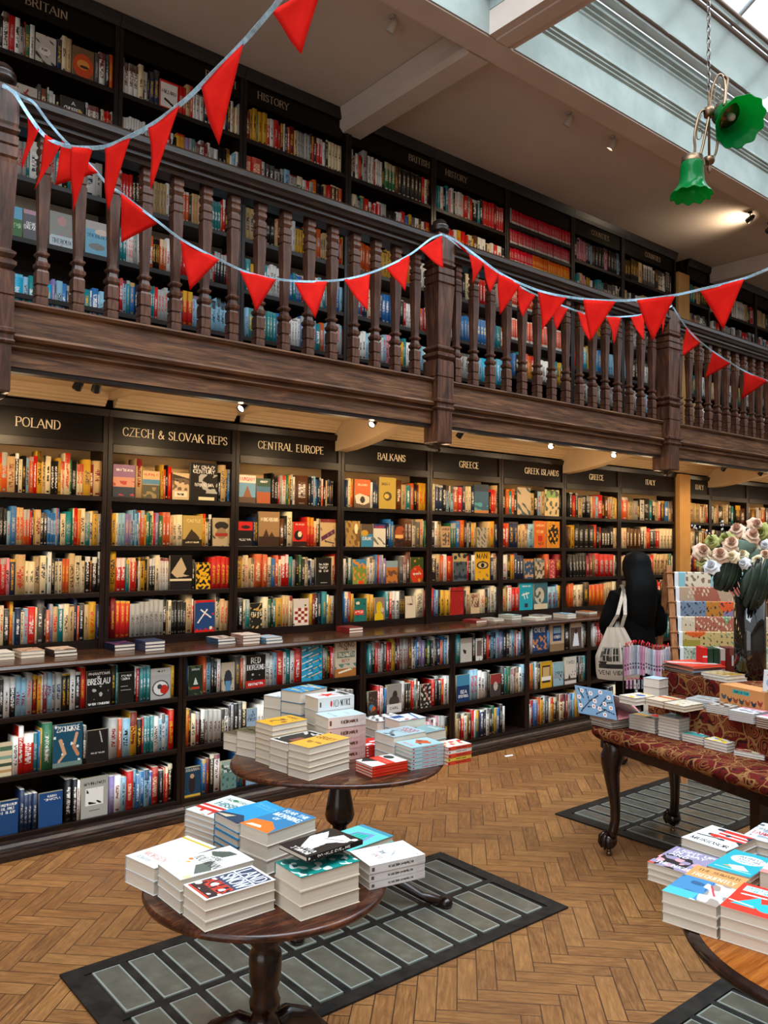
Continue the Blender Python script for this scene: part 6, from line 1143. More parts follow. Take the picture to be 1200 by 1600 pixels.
a_ = at(1121, 1413, z=zq-.001); v_ = at(1120, 1417, z=zq)-at(1032, 1391, z=zq); ang3 = math.atan2(v_.y, v_.x)+math.pi/2; dirr = Vector((math.cos(ang3-math.pi/2), math.sin(ang3-math.pi/2), 0))
PILES.append(dict(p=Vector((a_.x, a_.y, zq-.001))+dirr*.132, ang=ang3, X=.19, Y=.13, ztab=ZT, ths=[.028, .026, .026], labels=plab('red paperback with turquoise animals', 'cut by the right edge'), arts=A_red3, group=g3, jit=.002, kw=dict(bodyc='dcd6cc'), seed=5))
pile(ZT, zq-.004, (1086, 1369), (1015, 1343), (1130, 1330), [.022, .024, .026], plab('lilac and black photo cover paperback', 'left pile, corner table'), A_purp, g3, lx=.185, bodyc='d8cfc6', res=50)
pile(ZT, zq+.004, (1172, 1372), (1096, 1349), (1222, 1338), [.02, .02, .02, .018], plab('turquoise paperback with a white speech cloud', 'middle of the corner table'), A_turq, g3, ly=.125, lx=.19, bodyc='b9987c', curl=.002, res=56)
pile(ZT, zq+.002, (1135, 1330), (1073, 1304), (1172, 1296), [.025, .025, .03], plab('white paperback with red striped cartoon', 'back left of the corner table'), A_mus, g3, lx=.185, bodyc='d8dadf', res=50)
pile(ZT, zq+.012, (1222, 1322), (1143, 1297), (1240, 1290), [.03, .03, .03], plab('grey mountain paperback with red title', 'back right of the corner table'), A_rmath, g3, lx=.185, ly=.125, bodyc='d4d4d8', res=50)
pile(ZT, zq-.002, (1262, 1380), (1176, 1362), (1290, 1360), [.03, .045], plab('grey paperback with pinkish page edges', 'right edge behind the red pile'), A_pnk, g3, lx=.185, ly=.125, bodyc='c99088')

# ---------------------------------------------------------------- piles on the worktop
settle()
gw = 'books lying on the worktop'
xl = 0.
ZW = .985
for i, (A_, B_, C2, n, ths_, bc, ops, d_, sp) in enumerate((
    ((10, 1012), (-20, 1004), (28, 1006), 2, None, 'd9d2c8', [('bg', 'w')], 'pale paperback lying on the worktop at the left edge', 'y1'),
    ((19, 1013), (0, 1005), (51, 1007), 2, None, 'd5cbbd', [('bg', 'c9ab92'), ('n', 3, .3, 4, '8a5a44')], 'tan cover book on the worktop under POLAND', 'y1'),
    ((85, 1016), (68, 1008), (126, 1010), 2, None, '2a2522', [('bg', 'cbb5a3'), ('n', 3, .3, 6, '6a4a3c')], 'dark spined book with loose curled cover under POLAND', 'x0'),
    ((175, 1006), (158, 1002), (207, 1001), 2, None, '1b2540', [('bg', '1f2c54'), ('n', 3, .3, 4, '8a3a5a')], 'navy book, left pile of two below CZECH & SLOVAK REPS', 'x0'),
    ((207, 1004), (190, 996), (239, 998), 3, None, '23305a', [('bg', '1d2a4e')], 'navy topped book, right pile of two below CZECH & SLOVAK REPS', 'x0'),
    ((341, 998), (320, 991), (374, 994), 2, None, '3f5f80', [('bg', 'b9b4b0'), ('n', 3, .3, 7, '7a4a42')], 'blue spined book on the worktop left of the red tipped ones', 'x0'),
    ((374, 993), (345, 985), (400, 987), 3, None, 'a08078', [('bg', 'c9c2bc'), ('n', 3, .4, 8, 'b5433a')], 'reddish magazine pile on the worktop under CENTRAL EUROPE', 'x0'),
    ((406, 1000), (388, 992), (436, 993), 2, None, '5a88a8', [('bg', '86b4cc'), ('n', 3, .3, 9, 'd95a4a')], 'light blue cover book on the worktop under CENTRAL EUROPE', 'x0'),
    ((546, 981), (515, 974), (565, 976), 2, None, '8f2a2c', [('bg', '6a2a2a')], 'maroon book on the worktop at the double upright', 'x0'),
    ((722, 967), (693, 961), (742, 963), 1, None, '9a2f34', [('bg', '7a3034')], 'dark red book on the worktop under GREECE', 'x0'),
    ((750, 965), (722, 960), (778, 960), 1, None, 'b9bcc0', [('bg', 'aab0b4'), ('n', 3, .3, 5, '5a6468')], 'open grey magazine on the worktop under GREECE', 'y1'),
    ((783, 960), (760, 955), (812, 956), 2, None, '7fb0c0', [('bg', '9cc0c8'), ('n', 3, .3, 6, '3a6878')], 'pale turquoise book on the worktop under GREEK ISLANDS', 'y1'),
    ((815, 968), (790, 962), (822, 965), 1, None, 'c9ccd0', [('bg', 'b9c4c8')], 'slim white edged book on the worktop front', 'y1'),
    ((848, 962), (822, 956), (876, 956), 1, None, 'd4d8dc', [('bg', '7a8a92'), ('n', 3, .2, 4, '2a3440')], 'dark glossy magazine on the worktop', 'y1'),
    ((880, 960), (850, 953), (912, 954), 2, None, 'ccd6de', [('bg', '3f7fa8'), ('n', 3, .3, 7, 'c9d8dd')], 'blue glossy magazine on the worktop', 'y1'),
    ((920, 956), (900, 950), (937, 952), 1, None, 'bcd4e8', [('bg', 'a8602e')], 'pale blue edged book on the worktop beside the person', 'y1'),
    ((938, 950), (914, 944), (960, 946), 1, None, 'c8922e', [('bg', 'c08a2a')], 'golden yellow book on the worktop near the tote strap', 'y1'))):
    n_ = n; zt = ZW+.02*n_; a = at(*A_, z=zt)
    if a.y < 4.545: a = Vector((a.x*4.55/a.y, 4.55, zt))
    a.x = max(a.x if i else 1.20, xl+.003); xl = a.x+.134
    for q in range(n_):
        rs = random.Random(i*10+q)
        y_ = min(a.y+.002*q, 4.93-.17)
        lab = d_ if n_ == 1 else '%s, %s one of its pile' % (d_, POS[n_][q])
        if len(lab.split()) > 16: lab = ' '.join(d_.split()[:10])+', %s of its pile' % POS[n_][q]
        # long side runs along the worktop
        flat_book(Vector((a.x+.004*rs.random(), y_+.0, ZW+.0006+q*.0195)), rs.uniform(.0, .02), .125+.004*rs.random(), .16, .0188, lab, gw, ops if q == n_-1 else [('bg', bc)], bodyc=bc, spine=sp, res=14 if q == n_-1 else 2)
# ================================================================ UPHOLSTERED DISPLAY TABLE
E0 = Vector((3.589, 2.154, 0)); DA = math.radians(-15); DM = Matrix.Translation(E0) @ Matrix.Rotation(DA, 4, 'Z'); DI = DM.inverted()
def dloc(x, y, z): return DM @ Vector((x, y, z))
desk = thing('display_table', 'dark cabriole legged table upholstered in red floral fabric with stepped tiers', 'table', E0, DA)
TZ, T1Z, T2Z = .665, .82, .935
def rrect(x0, x1, y0, y1, r, n=6):
    out = []
    for cx_, cy_, a0 in ((x1-r, y1-r, 0), (x0+r, y1-r, 90), (x0+r, y0+r, 180), (x1-r, y0+r, 270)):
        for k in range(n+1):
            a = math.radians(a0+90*k/n); out.append((cx_+r*math.cos(a), cy_+r*math.sin(a)))
    return out
vs = []; fs = []; base = rrect(0, .92, -1.15, .66, .12, 8); n = len(base); cx0, cy0 = .46, -.245
lay = [(-.035, .598), (-.008, .603), (.008, .618), (.012, .634), (.006, .652), (-.012, .662), (-.04, .665), (-.2, .665)]
for off, z in lay:
    bb = rrect(0-off, .92+off, -1.15-off, .66+off, max(.13+off, .02), 8); vs += [(x, y, z) for x, y in bb]
for i in range(len(lay)-1):
    for k in range(n): k2 = (k+1) % n; fs.append((i*n+k, i*n+k2, (i+1)*n+k2, (i+1)*n+k))
fs += [tuple(reversed(range(n))), tuple(range((len(lay)-1)*n, len(lay)*n))]
MB().add(vs, fs, 0, True).build('upholstered_top', M_MORRIS, desk)
MB().prism(rrect(.03, .89, -1.12, .62, .1, 8), .55, .5975).build('apron', M_TABLED, desk, .006)
MB().box(.28, .90, -1.12, .47, TZ+.0005, T1Z).build('lower_tier', M_MORRIS, desk, .008)
MB().box(.50, .90, -1.12, .60, T1Z+.0005, T2Z).build('upper_tier', M_MORRIS, desk, .008)
MB().box(.50, .90, .475, .60, TZ+.0005, T1Z).build('tier_support', M_MORRIS, desk)
def cabriole(x, y, dx, dy):
    d = Vector((dx, dy, 0)).normalized(); o = Vector((x, y, 0)); mb = MB()
    P = [(0, .597, .058), (0, .56, .06), (.012, .52, .062), (.02, .48, .052), (.016, .42, .041), (.006, .34, .033), (-.002, .26, .027), (-.002, .19, .025), (.008, .135, .026), (.022, .105, .034)]
    mb.tube([o + d*a + Vector((0, 0, z)) for a, z, r in P], [r for a, z, r in P], 14)
    c = o + d*.03; mb.sphere(c+Vector((0, 0, .078)), .043, 16)
    sd = Vector((-d.y, d.x, 0))
    for s in (-1, 0, 1):
        dd = (d*(1 if s == 0 else .55)+sd*s*.8).normalized(); mb.tube([c + dd*.02+Vector((0, 0, .12)), c+dd*.044+Vector((0, 0, .098)), c+dd*.048+Vector((0, 0, .065)), c+dd*.036+Vector((0, 0, .04))], [.012, .012, .010, .006], 8)
    lg = mb.build('leg', M_TABLED, desk)
    MB().lathe([(.012, .034), (.012, .022)], 12, (c.x, c.y, 0)).box(c.x-.008, c.x+.008, c.y-.011, c.y+.011, .0, .024).lathe([(0, .0), (.013, .002), (.016, .012), (.013, .022), (0, .024)], 12, (c.x, c.y, 0)).build('caster', M_BRASS, lg)
cabriole(.055, .47, -.5, .4); cabriole(.60, .60, .2, .4)
q = DI @ at(1186, 1235, z=.5); cabriole(.06, -.66, -.5, -.4); cabriole(.86, -1.05, .5, -.5)
MB().box(q.x-.03, q.x+.03, q.y-.03, q.y+.03, .0, .5495).build('square_leg', M_TABLED, desk, .004)

g4 = 'books on the upholstered table'
def dpile(zt, bot, A_, B_, C2, n, desc, where, ops, body, **kw):
    ztop = ztop_of(bot, A_, zt) if bot else kw.pop('ztop')
    return pile(zt+.0008, ztop, A_, B_, C2, [.02]*n, plab(desc, where), ops, g4, bodyc=body, **kw)
A_d1 = [('bg', '8a8a80'), ('n', 3, .2, 5, '2b2a26'), ('e', .7, .4, .2, .12, 'd2332a'), ('e', .3, .2, .3, .1, 'd09a3a')]
A_d2 = [('bg', 'a9cdd6'), ('e', .6, .6, .3, .2, '3f8a5a'), ('n', 3, .4, 6, 'e85aa0'), ('n', 3, .55, 9, 'f0ecf0')]
A_d3 = [('bg', 'b5cfcf'), ('r', 0, 0, 1, .3, '3f9a96'), ('nr', 3, .1, 6, 0, .3, 1, .8, '9a3a32'), ('n', 3, .5, 8, 'e0d2c0')]
A_d4 = [('bg', 'd8d5c8'), ('n', 3, .1, 4, 'e8c22c'), ('n', 3.3, .45, 7, '3a5a4a'), ('r', 0, .85, 1, 1, 'b0b4b0')]
A_d5 = [('bg', '8f2a30'), ('n', 3, .1, 5, 'd9cba0'), ('n', 3.2, .5, 11, '5a6a3a'), ('r', 0, .8, 1, .86, 'e8e0d0')]
dpile(TZ, (1023, 1147), (1023, 1124), (987, 1115), (1052, 1114), 5, 'white paged hardback with dark picture', 'leftmost front pile of the red table', A_d1, 'd9d6d4')
dpile(TZ, (1060, 1157), (1061, 1124), (1023, 1116), (1092, 1118), 7, 'white hardback with pink and green painted cover', 'tallest front pile, red table', A_d2, 'd6d3d2', lx=.17, ly=.125)
dpile(TZ, (1099, 1165), (1099, 1152), (1061, 1143), (1128, 1143), 3, 'white hardback with teal foot cover', 'third front pile of the red table', A_d3, 'd9d8d8', lx=.17, ly=.12)
dpile(TZ, (1140, 1178), (1140, 1163), (1101, 1153), (1174, 1155), 3, 'white hardback with yellow flowers', 'fourth front pile of the red table', A_d4, 'dcdada', lx=.17, ly=.125)
dpile(TZ, (1187, 1187), (1187, 1178), (1140, 1170), (1215, 1168), 2, 'low hardback with wine and gold cover', 'right-hand front pile, red table', A_d5, 'dfe0e4', lx=.17, ly=.14)
# tier one
dpile(T1Z, None, (998, 1092), (971, 1082), (1030, 1080), 2, 'white book with yellow and blue cover', 'left end of the lower tier', [('bg', 'dcdcd8'), ('n', 3, .1, 5, 'e6b928'), ('e', .6, .6, .25, .15, '2b5fb0')], 'd6d2cc', ztop=.86, lx=.15, ly=.11)
dpile(T1Z, None, (1030, 1095), (1002, 1086), (1062, 1084), 2, 'cream book with rust banded cover', 'second on the lower tier', [('bg', 'd6c3a8'), ('r', 0, .6, 1, .8, 'c8581f'), ('n', 3, .5, 8, 'c98a4a')], 'd0bda0', ztop=.855, lx=.15, ly=.11)
dpile(T1Z, None, (1070, 1102), (1034, 1090), (1100, 1086), 2, 'cream book with golden sprig cover', 'third on the lower tier', [('bg', 'd4cbbb'), ('n', 3.4, .4, 5, 'c2932c')], 'cdb99c', ztop=.852, lx=.16, ly=.12)
dpile(T1Z, None, (1110, 1099), (1060, 1087), (1120, 1087), 4, 'pale blue paged book with grey cover', 'fourth on the lower tier', [('bg', 'a9aeb0'), ('n', 3, .3, 7, '8a7a62')], 'c3cedc', ztop=.86, lx=.14, ly=.15)
dpile(T1Z, None, (1136, 1105), (1096, 1094), (1150, 1092), 4, 'white paged book with brown pictured cover', 'before the printed box, lower tier', [('bg', 'b9b4ac'), ('n', 3, .1, 4, '4a3d34'), ('n', 3, .5, 9, 'b98a5a')], 'd0d0d4', ztop=.862, lx=.13, ly=.125)
dpile(T1Z, None, (1178, 1116), (1136, 1104), (1196, 1098), 5, 'white magazine with pink edged cover', 'right part of lower tier', [('bg', 'c9c9cf'), ('r', 0, .8, 1, 1, 'd98a9c'), ('n', 3, .3, 7, '6a6a70')], 'c9cad2', ztop=.868, lx=.13, ly=.125)
dpile(T1Z, None, (1216, 1126), (1178, 1112), (1230, 1100), 5, 'pink topped book with brown edges', 'right edge of the lower tier', [('bg', 'dfe0e2'), ('r', 0, .3, 1, .7, 'd87a98')], '6a3a2e', ztop=.87, lx=.13, ly=.11, jit=.002)
settle()
# notebooks with sketch folder at the left end
gn_ = 'flat notebooks and folders on the upholstered table'
zz = TZ+.0012
for i, (bc, tc) in enumerate((('1c1a1a', 'k'), ('c9c9c6', 'w'), ('1e1c1c', 'k'), ('d8d4cc', 'w'), ('b5502a', 'e2722e'), ('c8cacc', 'd98a78'))):
    p = at(985, 1147, z=TZ); p2 = DI @ p; t_ = flat_book(dloc(.03+.002*(i % 3), .465+.003*i, zz), DA+.12, .21, .15, .0088, '%s notebook, %s of six under the blossom sketch folder' % (['black', 'grey edged', 'dark', 'white edged', 'orange', 'pinkish red'][i], POS[6][i]), gn_, [('bg', tc), ('n', 3, .4, 3, 'd24a2a')] if i > 3 else [('bg', tc)], bodyc=bc, res=16 if i > 3 else 2)
    t_.name = 'notebook'; zz += .0093
fz = zz+.001
fld = thing('sketch_folder', 'open blue folder patterned with white blossom, propped on the notebooks', 'folder', at(933, 1118, z=fz)); fo_ = Vector(fld.location)
a = at(964, 1126, z=fz); b_ = at(904, 1114, z=fz); back = Vector((.55, .83, 0)).normalized()
A_blo = [('bg', '7ea3c4')] + [('l', x0, y0, x1, y1, .012, '1d1a22') for x0, y0, x1, y1 in ((.1, .1, .35, .5), (.35, .5, .3, .9), (.35, .5, .6, .75), (.3, .3, .6, .35), (.6, .35, .8, .7), (.6, .35, .95, .2), (.7, .5, .95, .6), (.15, .2, .05, .6), (.5, .1, .75, .3), (.2, .6, .1, .9))] + \
        [q for cx_, cy_ in ((.18, .85), (.42, .8), (.68, .9), (.88, .75), (.08, .6), (.5, .55), (.45, .35), (.75, .5), (.6, .3), (.9, .4), (.72, .12), (.1, .3)) for q in (('e', cx_, cy_, .055, .075, 'f0e6e4'), ('e', cx_, cy_, .02, .03, 'b5342e'))]
acc = new_acc(); ex = (a-b_); Wd = ex.length; ex.normalize(); up = (Vector((0, 0, 1))*.9 + back*.42).normalized(); nrm = ex.cross(up)
cover_grid(acc, b_-fo_, ex, up, Wd, .155, art(A_blo, 60, 40, .66)); ob = acc_build(acc, 'blossom_panel'); ob.parent = fld
sm = ob.modifiers.new('s', 'SOLIDIFY'); sm.thickness = .003; sm.offset = 0
c0 = at(1004, 1117, z=fz)-fo_; c1 = at(935, 1104, z=fz)-fo_; c1u = at(931, 1079, z=fz+.13)-fo_; c0u = at(972, 1089, z=fz+.12)-fo_
MB().quad(c1, c0, c0u, c1u).build('white_panel', M_WHITE, fld).modifiers.new('s', 'SOLIDIFY').thickness = .003
MB().quad(at(966, 1125, z=fz)-fo_, at(1004, 1117, z=fz)-fo_, at(990, 1101, z=fz+.012)-fo_, at(965, 1108, z=fz+.02)-fo_).build('pink_flap', mat('pink_card', 'd98a92', .7), fld).modifiers.new('s', 'SOLIDIFY').thickness = .002
# folders and pocket notebooks on the upper tier
zz = T2Z+.0012
for i, (bc, tc) in enumerate((('7a4630', '6a3a2a'), ('8a6a50', 'c9a07a'), ('3a3230', '2a2422'), ('7f9db0', 'a9c4d0'), ('d4572a', 'de5a26'), ('3a2a28', '2f2422'), ('d8402a', 'e2452c'), ('e2452c', 'e2452c'))):
    p = DI @ at(1030, 1050, z=T2Z)
    t_ = flat_book(dloc(.505+.003*((i*7) % 4), .36+.006*((i*5) % 3), zz), DA+.06*((i % 3)-1), .22, .225, .0058, '%s gift wrap folder, %s of eight in the pile on the upper tier' % (['brown', 'tan', 'charcoal', 'pale blue', 'orange', 'dark', 'vermilion', 'bright red'][i], ['lowest', 'second', 'third', 'fourth', 'fifth', 'sixth', 'seventh', 'topmost'][i]), gn_,
                  [('bg', tc), ('l', .2, .1, .8, .9, .12, 'c9c4c2')] if i == 7 else [('bg', tc)], bodyc=bc, res=24 if i == 7 else 2); t_.name = 'folder'; t_['category'] = 'folder'; zz += .0063
for i in range(2):
    t_ = flat_book(dloc(.51, .14+.006*i, T2Z+.0012+i*.0165), DA+.05*i, .15, .16, .016, '%s white pocket notebook with dark elastic beside the red folders' % ('lower', 'upper, gold patterned')[i], gn_, [('bg', 'c9b48a'), ('n', 4, .2, 6, 'b98a22'), ('r', .72, 0, .78, 1, '2b2a33')], bodyc='d9dade', res=30); t_.name = 'notebook'
# small pile left of the tiers with the bookmark holder on it
dpile(TZ, None, (1030, 1062), (1004, 1055), (1038, 1053), 5, 'white hardback with pale blue top', 'behind the bookmarks at the tier end', [('bg', 'b5cbd6')], 'd3cdc4', ztop=.905, lx=.10, ly=.10)
settle()
gb_ = 'bookmarks hanging in the wire holder'
hold = thing('bookmark_holder', 'wire holder of tasselled bookmarks at the back left of the red table', 'holder', at(1000, 1078, d=4.95)); ho = Vector(hold.location)
mb = MB(); z_low = ho.z
hb = [at(974, 1010, d=4.98), at(1046, 1010, d=4.78)]
mb.tube([hb[0]-ho, hb[1]-ho], .003, 6); mb.tube([hb[0]-ho, Vector((hb[0].x-ho.x, hb[0].y-ho.y, .669-ho.z))], .004, 6); mb.tube([hb[1]-ho, Vector((hb[1].x-ho.x, hb[1].y-ho.y, .669-ho.z))], .004, 6)
mb.build('wire_frame', M_STEEL, hold)
A_bm = lambda k: [('bg', ['c48aa6', 'cfa0b4', 'd8c9cf', 'b9b6bd', '8f9aa8', 'c9cdd6'][k % 6]), ('t', 'BOOK', .2, .35, .8, .42, 'k'), ('r', .3, .2, .7, .3, ['7a3a5a', '3a3a40'][k % 2]), ('r', .42, .45, .55, .8, '6a5a66')]
cam_n = (CAM-hold.location); cam_n.z = 0; cam_n.normalize()
for k in range(17):
    f = k/16; top = at(977+66*f, 1012-4*math.sin(f*6), d=4.965-.2*f); w = .017; hh = .155 if k > 7 else .175
    t_ = thing('bookmark', '%s bookmark, %s from left in the wire holder on the red table' % (['pink', 'rose', 'pale', 'grey', 'slate', 'silver'][k % 6], ORD(k+1)), 'bookmark', top, 0, gb_)
    ex = (R*.93+F*.35*(1 if k < 9 else -.2)); ex.z = 0; ex.normalize(); acc = new_acc(); cover_grid(acc, Vector((0, 0, -hh))-ex*w/2, ex, Vector((0, 0, 1)), w, hh, art(A_bm(k), 8, 60, 9)); ob = acc_build(acc, 'card'); ob.parent = t_
    s_ = ob.modifiers.new('s', 'SOLIDIFY'); s_.thickness = .0015; s_.offset = 0
    r_ = random.Random(k); MB().tube([(0, 0, 0), (r_.uniform(-.006, .006), 0, .014), (r_.uniform(-.012, .012), -.004, .03), (r_.uniform(-.02, .02), -.012, .016)], [.0016, .003, .0035, .001], 6).build('tassel', [M_RED, M_PINK][k % 3 == 0] if k % 5 else M_FELT, t_)
for k in range(5):
    top = at(980+6*k, 1062, d=4.93); t_ = thing('bookmark', '%s pink bookmark of the lower bundle, %s from left' % ('small', ORD(k+1)), 'bookmark', top, 0, 'lower bundle of pink bookmarks')
    acc = new_acc(); ex = Vector((R.x, R.y, 0)).normalized(); cover_grid(acc, Vector((0, 0, -.055))-ex*.007, ex, Vector((0, 0, 1)), .014, .055, art(A_bm(k), 6, 24, 4)); ob = acc_build(acc, 'card'); ob.parent = t_; ob.modifiers.new('s', 'SOLIDIFY').thickness = .0015
    MB().tube([(0, 0, 0), (.006, 0, .01), (.014, -.006, .002)], [.0015, .004, .001], 6).build('tassel', M_PINK, t_)
# boxed sets standing on the upper tier
for k, (pa, pb, h_, c, lab) in enumerate(((1098, 1106, .135, 'd42320', 'bright red boxed book standing left of the green pair'), (1106, 1115, .13, '24402c', 'dark green boxed book, left one of the pair'), (1116, 1125, .13, '24402c', 'dark green boxed book, right one of the pair'), (1126, 1134, .13, 'c9bdb2', 'boxed book with white upper and red lower spine'), (1135, 1153, .135, '6b241f', 'brown red boxed book with a white label beside the vase'))):
    pz = at(pa, 1038, y=at(1110, 1040, z=T2Z).y); pz = DI @ at((pa+pb)/2, 1037, z=T2Z); L_ = DI @ at(pa, 1037, z=T2Z); w = (at(pb, 1037, d=4.55)-at(pa, 1037, d=4.55)).length*.92
    t_ = flat_book(dloc(0, 0, 0), 0, h_, .10, w, lab, 'boxed books on the upper tier', [('bg', c)], bodyc=c, spine='y0', k=1, res=2) if False else None
    t_ = thing('boxed_book', lab, 'book', Vector((at(pa, 1000, d=4.62).x, at(pa, 1000, d=4.62).y, T2Z+.001)), math.atan2(R.y, R.x), 'boxed books on the upper tier')
    acc = new_acc(); ops = [('bg', c)]
    if k == 3: ops += [('r', 0, 0, 1, .5, 'c8281f')]
    if k == 4: ops += [('r', .45, .25, .95, .75, 'd9d4cc'), ('r', .3, .7, .9, 1, '8a5040')]
    if k == 0: ops += [('r', 0, .6, 1, .68, 'dfe6e0')]
    cover_grid(acc, Vector((0, 0, 0)), Vector((1, 0, 0)), Vector((0, 0, 1)), w, h_, art(ops, 10, 30, 3)); ob = acc_build(acc, 'spine_card'); ob.parent = t_
    mm_ = mat('box_card_%d' % k, c if k != 3 else 'c9bdb2', .6); MB().box(0, w, .0006, .10, 0, h_).build('slip_case', mm_, t_)
# chicken box
M_KRAFT = mat('kraft_card', 'c98a52', .7)
bx_ = thing('card_box', 'kraft brown card box printed with seven hens, standing on the lower tier', 'box', dloc(.385, -.20, T1Z+.0008), DA)
MB().box(0.0006, .11, 0, .27, 0, .13).build('carton', M_KRAFT, bx_, .001)
hens = []
for k in range(7):
    x = .1+.135*k; y = .5 - (.05 if 0 < k < 6 else -.02); c1_ = ['3a4a52', '26343c', '8a3a2a', '33424a', '9a4a2a', '2c3a42', '8f3a2c'][k]
    hens += [('e', x, y, .042, .075, c1_), ('e', x+.04, y+.07, .016, .045, c1_), ('l', x-.045, y+.09, x-.03, y, .018, c1_), ('r', x+.035, y+.11, x+.05, y+.15, 'b8301f'), ('r', x-.004, y-.15, x+.004, y-.06, '4a3020')]
acc = new_acc(); cover_grid(acc, Vector((0, .27, 0)), Vector((0, -1, 0)), Vector((0, 0, 1)), .27, .13, art([('bg', 'c98a52'), ('r', .3, .74, .68, .9, '3fa3a0'), ('t', 'JAMES QUENTIN', .33, .78, .65, .86, '173a3c'), ('r', .15, .1, .85, .115, '6a4426')] + hens, 120, 50, .415)); ob = acc_build(acc, 'printed_front'); ob.parent = bx_
cdq = thing('greeting_card', 'white card with an orange deer standing on the kraft box, right edge', 'card', dloc(.40, -.245, T1Z+.1316), DA)
acc = new_acc(); cover_grid(acc, Vector((0, .07, 0)), Vector((0, -1, 0)), Vector((.12, 0, 1)).normalized(), .09, .105, art([('bg', 'dcdfe2'), ('e', .6, .5, .28, .2, 'b9682a'), ('l', .3, .8, .55, .6, .05, 'b9682a'), ('l', .6, .4, .6, .1, .04, 'b9682a'), ('e', .4, .45, .2, .18, '8fb4cc'), ('r', .3, .05, .9, .12, 'b9a83a')], 24, 28, 1.1)); ob = acc_build(acc, 'card_sheet'); ob.parent = cdq; s_ = ob.modifiers.new('s', 'SOLIDIFY'); s_.thickness = .0015

# ---------------------------------------------------------------- vase and flowers
vp = at(1172, 1060, z=T2Z); vt = at(1172, 932, d=dist(vp)); vh = vt.z-T2Z-.002
vase = thing('vase', 'tall dark glass cylinder vase on the upper tier', 'vase', (vp.x, vp.y, T2Z+.001))
rv = 23.5/FPX*dist(vp)
MB().lathe([(0, 0), (rv-.004, 0), (rv, .004), (rv, vh), (rv-.004, vh), (rv-.005, .018), (0, .014)], 36).build('glass_body', M_VASE, vase)
dv = dist(vp)
def fat(px, py, dd=0): return at(px, py, d=dv+dd)
def connect(p, name='stem'):
    base = Vector((vp.x+random.Random(int(p.x*999)).uniform(-.03, .03), vp.y+random.Random(int(p.y*999)).uniform(-.03, .03), T2Z+vh*.8)); mid = (base+p)/2+Vector((0, 0, .04)); return [base, mid, p]
def rose(px, py, rpx, m_, desc, dd=0., cat='flower', look=None):
    rpx *= 1.4
    p = fat(px, py, dd); r = rpx/FPX*dv; t_ = thing('flower', desc, cat, p, 0, 'flowers in the tall vase'); rn = random.Random(int(px*13+py))
    ax = (CAM-p).normalized() + Vector((rn.uniform(-.5, .5), rn.uniform(-.5, .5), rn.uniform(.1, .8))); ax.normalize(); Q = Vector((0, 0, 1)).rotation_difference(ax).to_matrix().to_4x4(); mb = MB()
    for ring, (n_, rad, tilt, sz) in enumerate(((7, .8, .95, .62), (6, .55, .6, .55), (5, .3, .3, .42), (3, .12, .12, .3))):
        for k in range(n_):
            a = 2*math.pi*(k+ring*.37)/n_+rn.uniform(-.12, .12); vs = []; fs = []; G_ = 5
            for i in range(G_+1):
                for j in range(G_+1):
                    u, v = i/G_-.5, j/G_; wv = math.sin(math.pi*min(1, v*.85+.15))*sz*1.5
                    rr = rad*v + .05; x = rr*math.cos(a) - u*wv*math.sin(a); y = rr*math.sin(a)+u*wv*math.cos(a); z = -.15*ring*0 + (1-tilt)*v*.7 + .22*tilt*v*(1-v)*2 - .3*tilt*v*v*.5 - (u*u)*.5*(tilt-.3) + .1*ring
                    vs.append(Q @ (Vector((x, y, z))*r))
            for i in range(G_):
                for j in range(G_): fs.append((i*(G_+1)+j, (i+1)*(G_+1)+j, (i+1)*(G_+1)+j+1, i*(G_+1)+j+1))
            mb.add(vs, fs, 0, True)
    mb.sphere((0, 0, 0), r*.3, 8, M=Q); mb.build('petals', m_, t_, recalc=False)
    MB().tube([Vector(q)-p for q in connect(p-ax*r*.3)], .0028, 6).build('stem', M_LEAFL, t_)
rose(1184, 878, 12, M_PETC, 'cream ranunculus with a dark centre facing the shop, right of the bouquet', -.06)
rose(1143, 850, 13, M_PETP, 'blush rose in the upper middle of the bouquet', -.03)
rose(1125, 868, 14, M_PETP, 'peach lily bloom at centre left of the bouquet', -.05)
rose(1097, 862, 14, M_PETP, 'faded pink bloom at the far left of the bouquet', 0)
rose(1135, 843, 12, M_PETG, 'lime green hydrangea head at the top left', .02)
rose(1112, 885, 12, M_WHITE, 'silvery protea bud low on the left of the bouquet', -.06)
rose(1178, 860, 11, M_PETC, 'cream rose above the ranunculus', .0)
rose(1152, 828, 12, M_PETP, 'pale pink orchid at the top middle', .03)
rose(1190, 832, 15, M_PETG, 'greenish orchid spray at the top right', .03)
rose(1160, 866, 9, M_PETC, 'small cream bud in the middle of the bouquet', -.05)
rose(1097, 878, 9, M_PETG, 'small green bloom under the faded pink one', 0)
rose(1197, 852, 9, M_WHITE, 'white bloom at the right edge of the photo', -.02)
rose(1126, 898, 10, M_PETG, 'dull gold filler bloom below the bouquet left side', .05)
rose(1165, 842, 8, M_PETC, 'cream bud between the orchids', .01)
rose(1190, 893, 9, M_PETG, 'small greenish bloom under the ranunculus', -.07)
rose(1174, 838, 13, M_PETP, 'blush orchid above the middle of the bouquet', -.02)
rose(1196, 868, 10, M_PETP, 'peach bloom at the right edge beside the ranunculus', -.05)
rose(1163, 880, 9, M_WHITE, 'white bud just left of the ranunculus', -.08)
rose(1112, 846, 11, M_PETG, 'pale green spray at the upper left', .01)
rose(1145, 870, 10, M_PETC, 'cream bloom at the heart of the bouquet', -.07)
rose(1180, 820, 12, M_PETP, 'topmost pale pink orchid', .03)
rose(1110, 870, 10, M_PETC, 'cream petal bloom between the pink ones on the left', -.02)
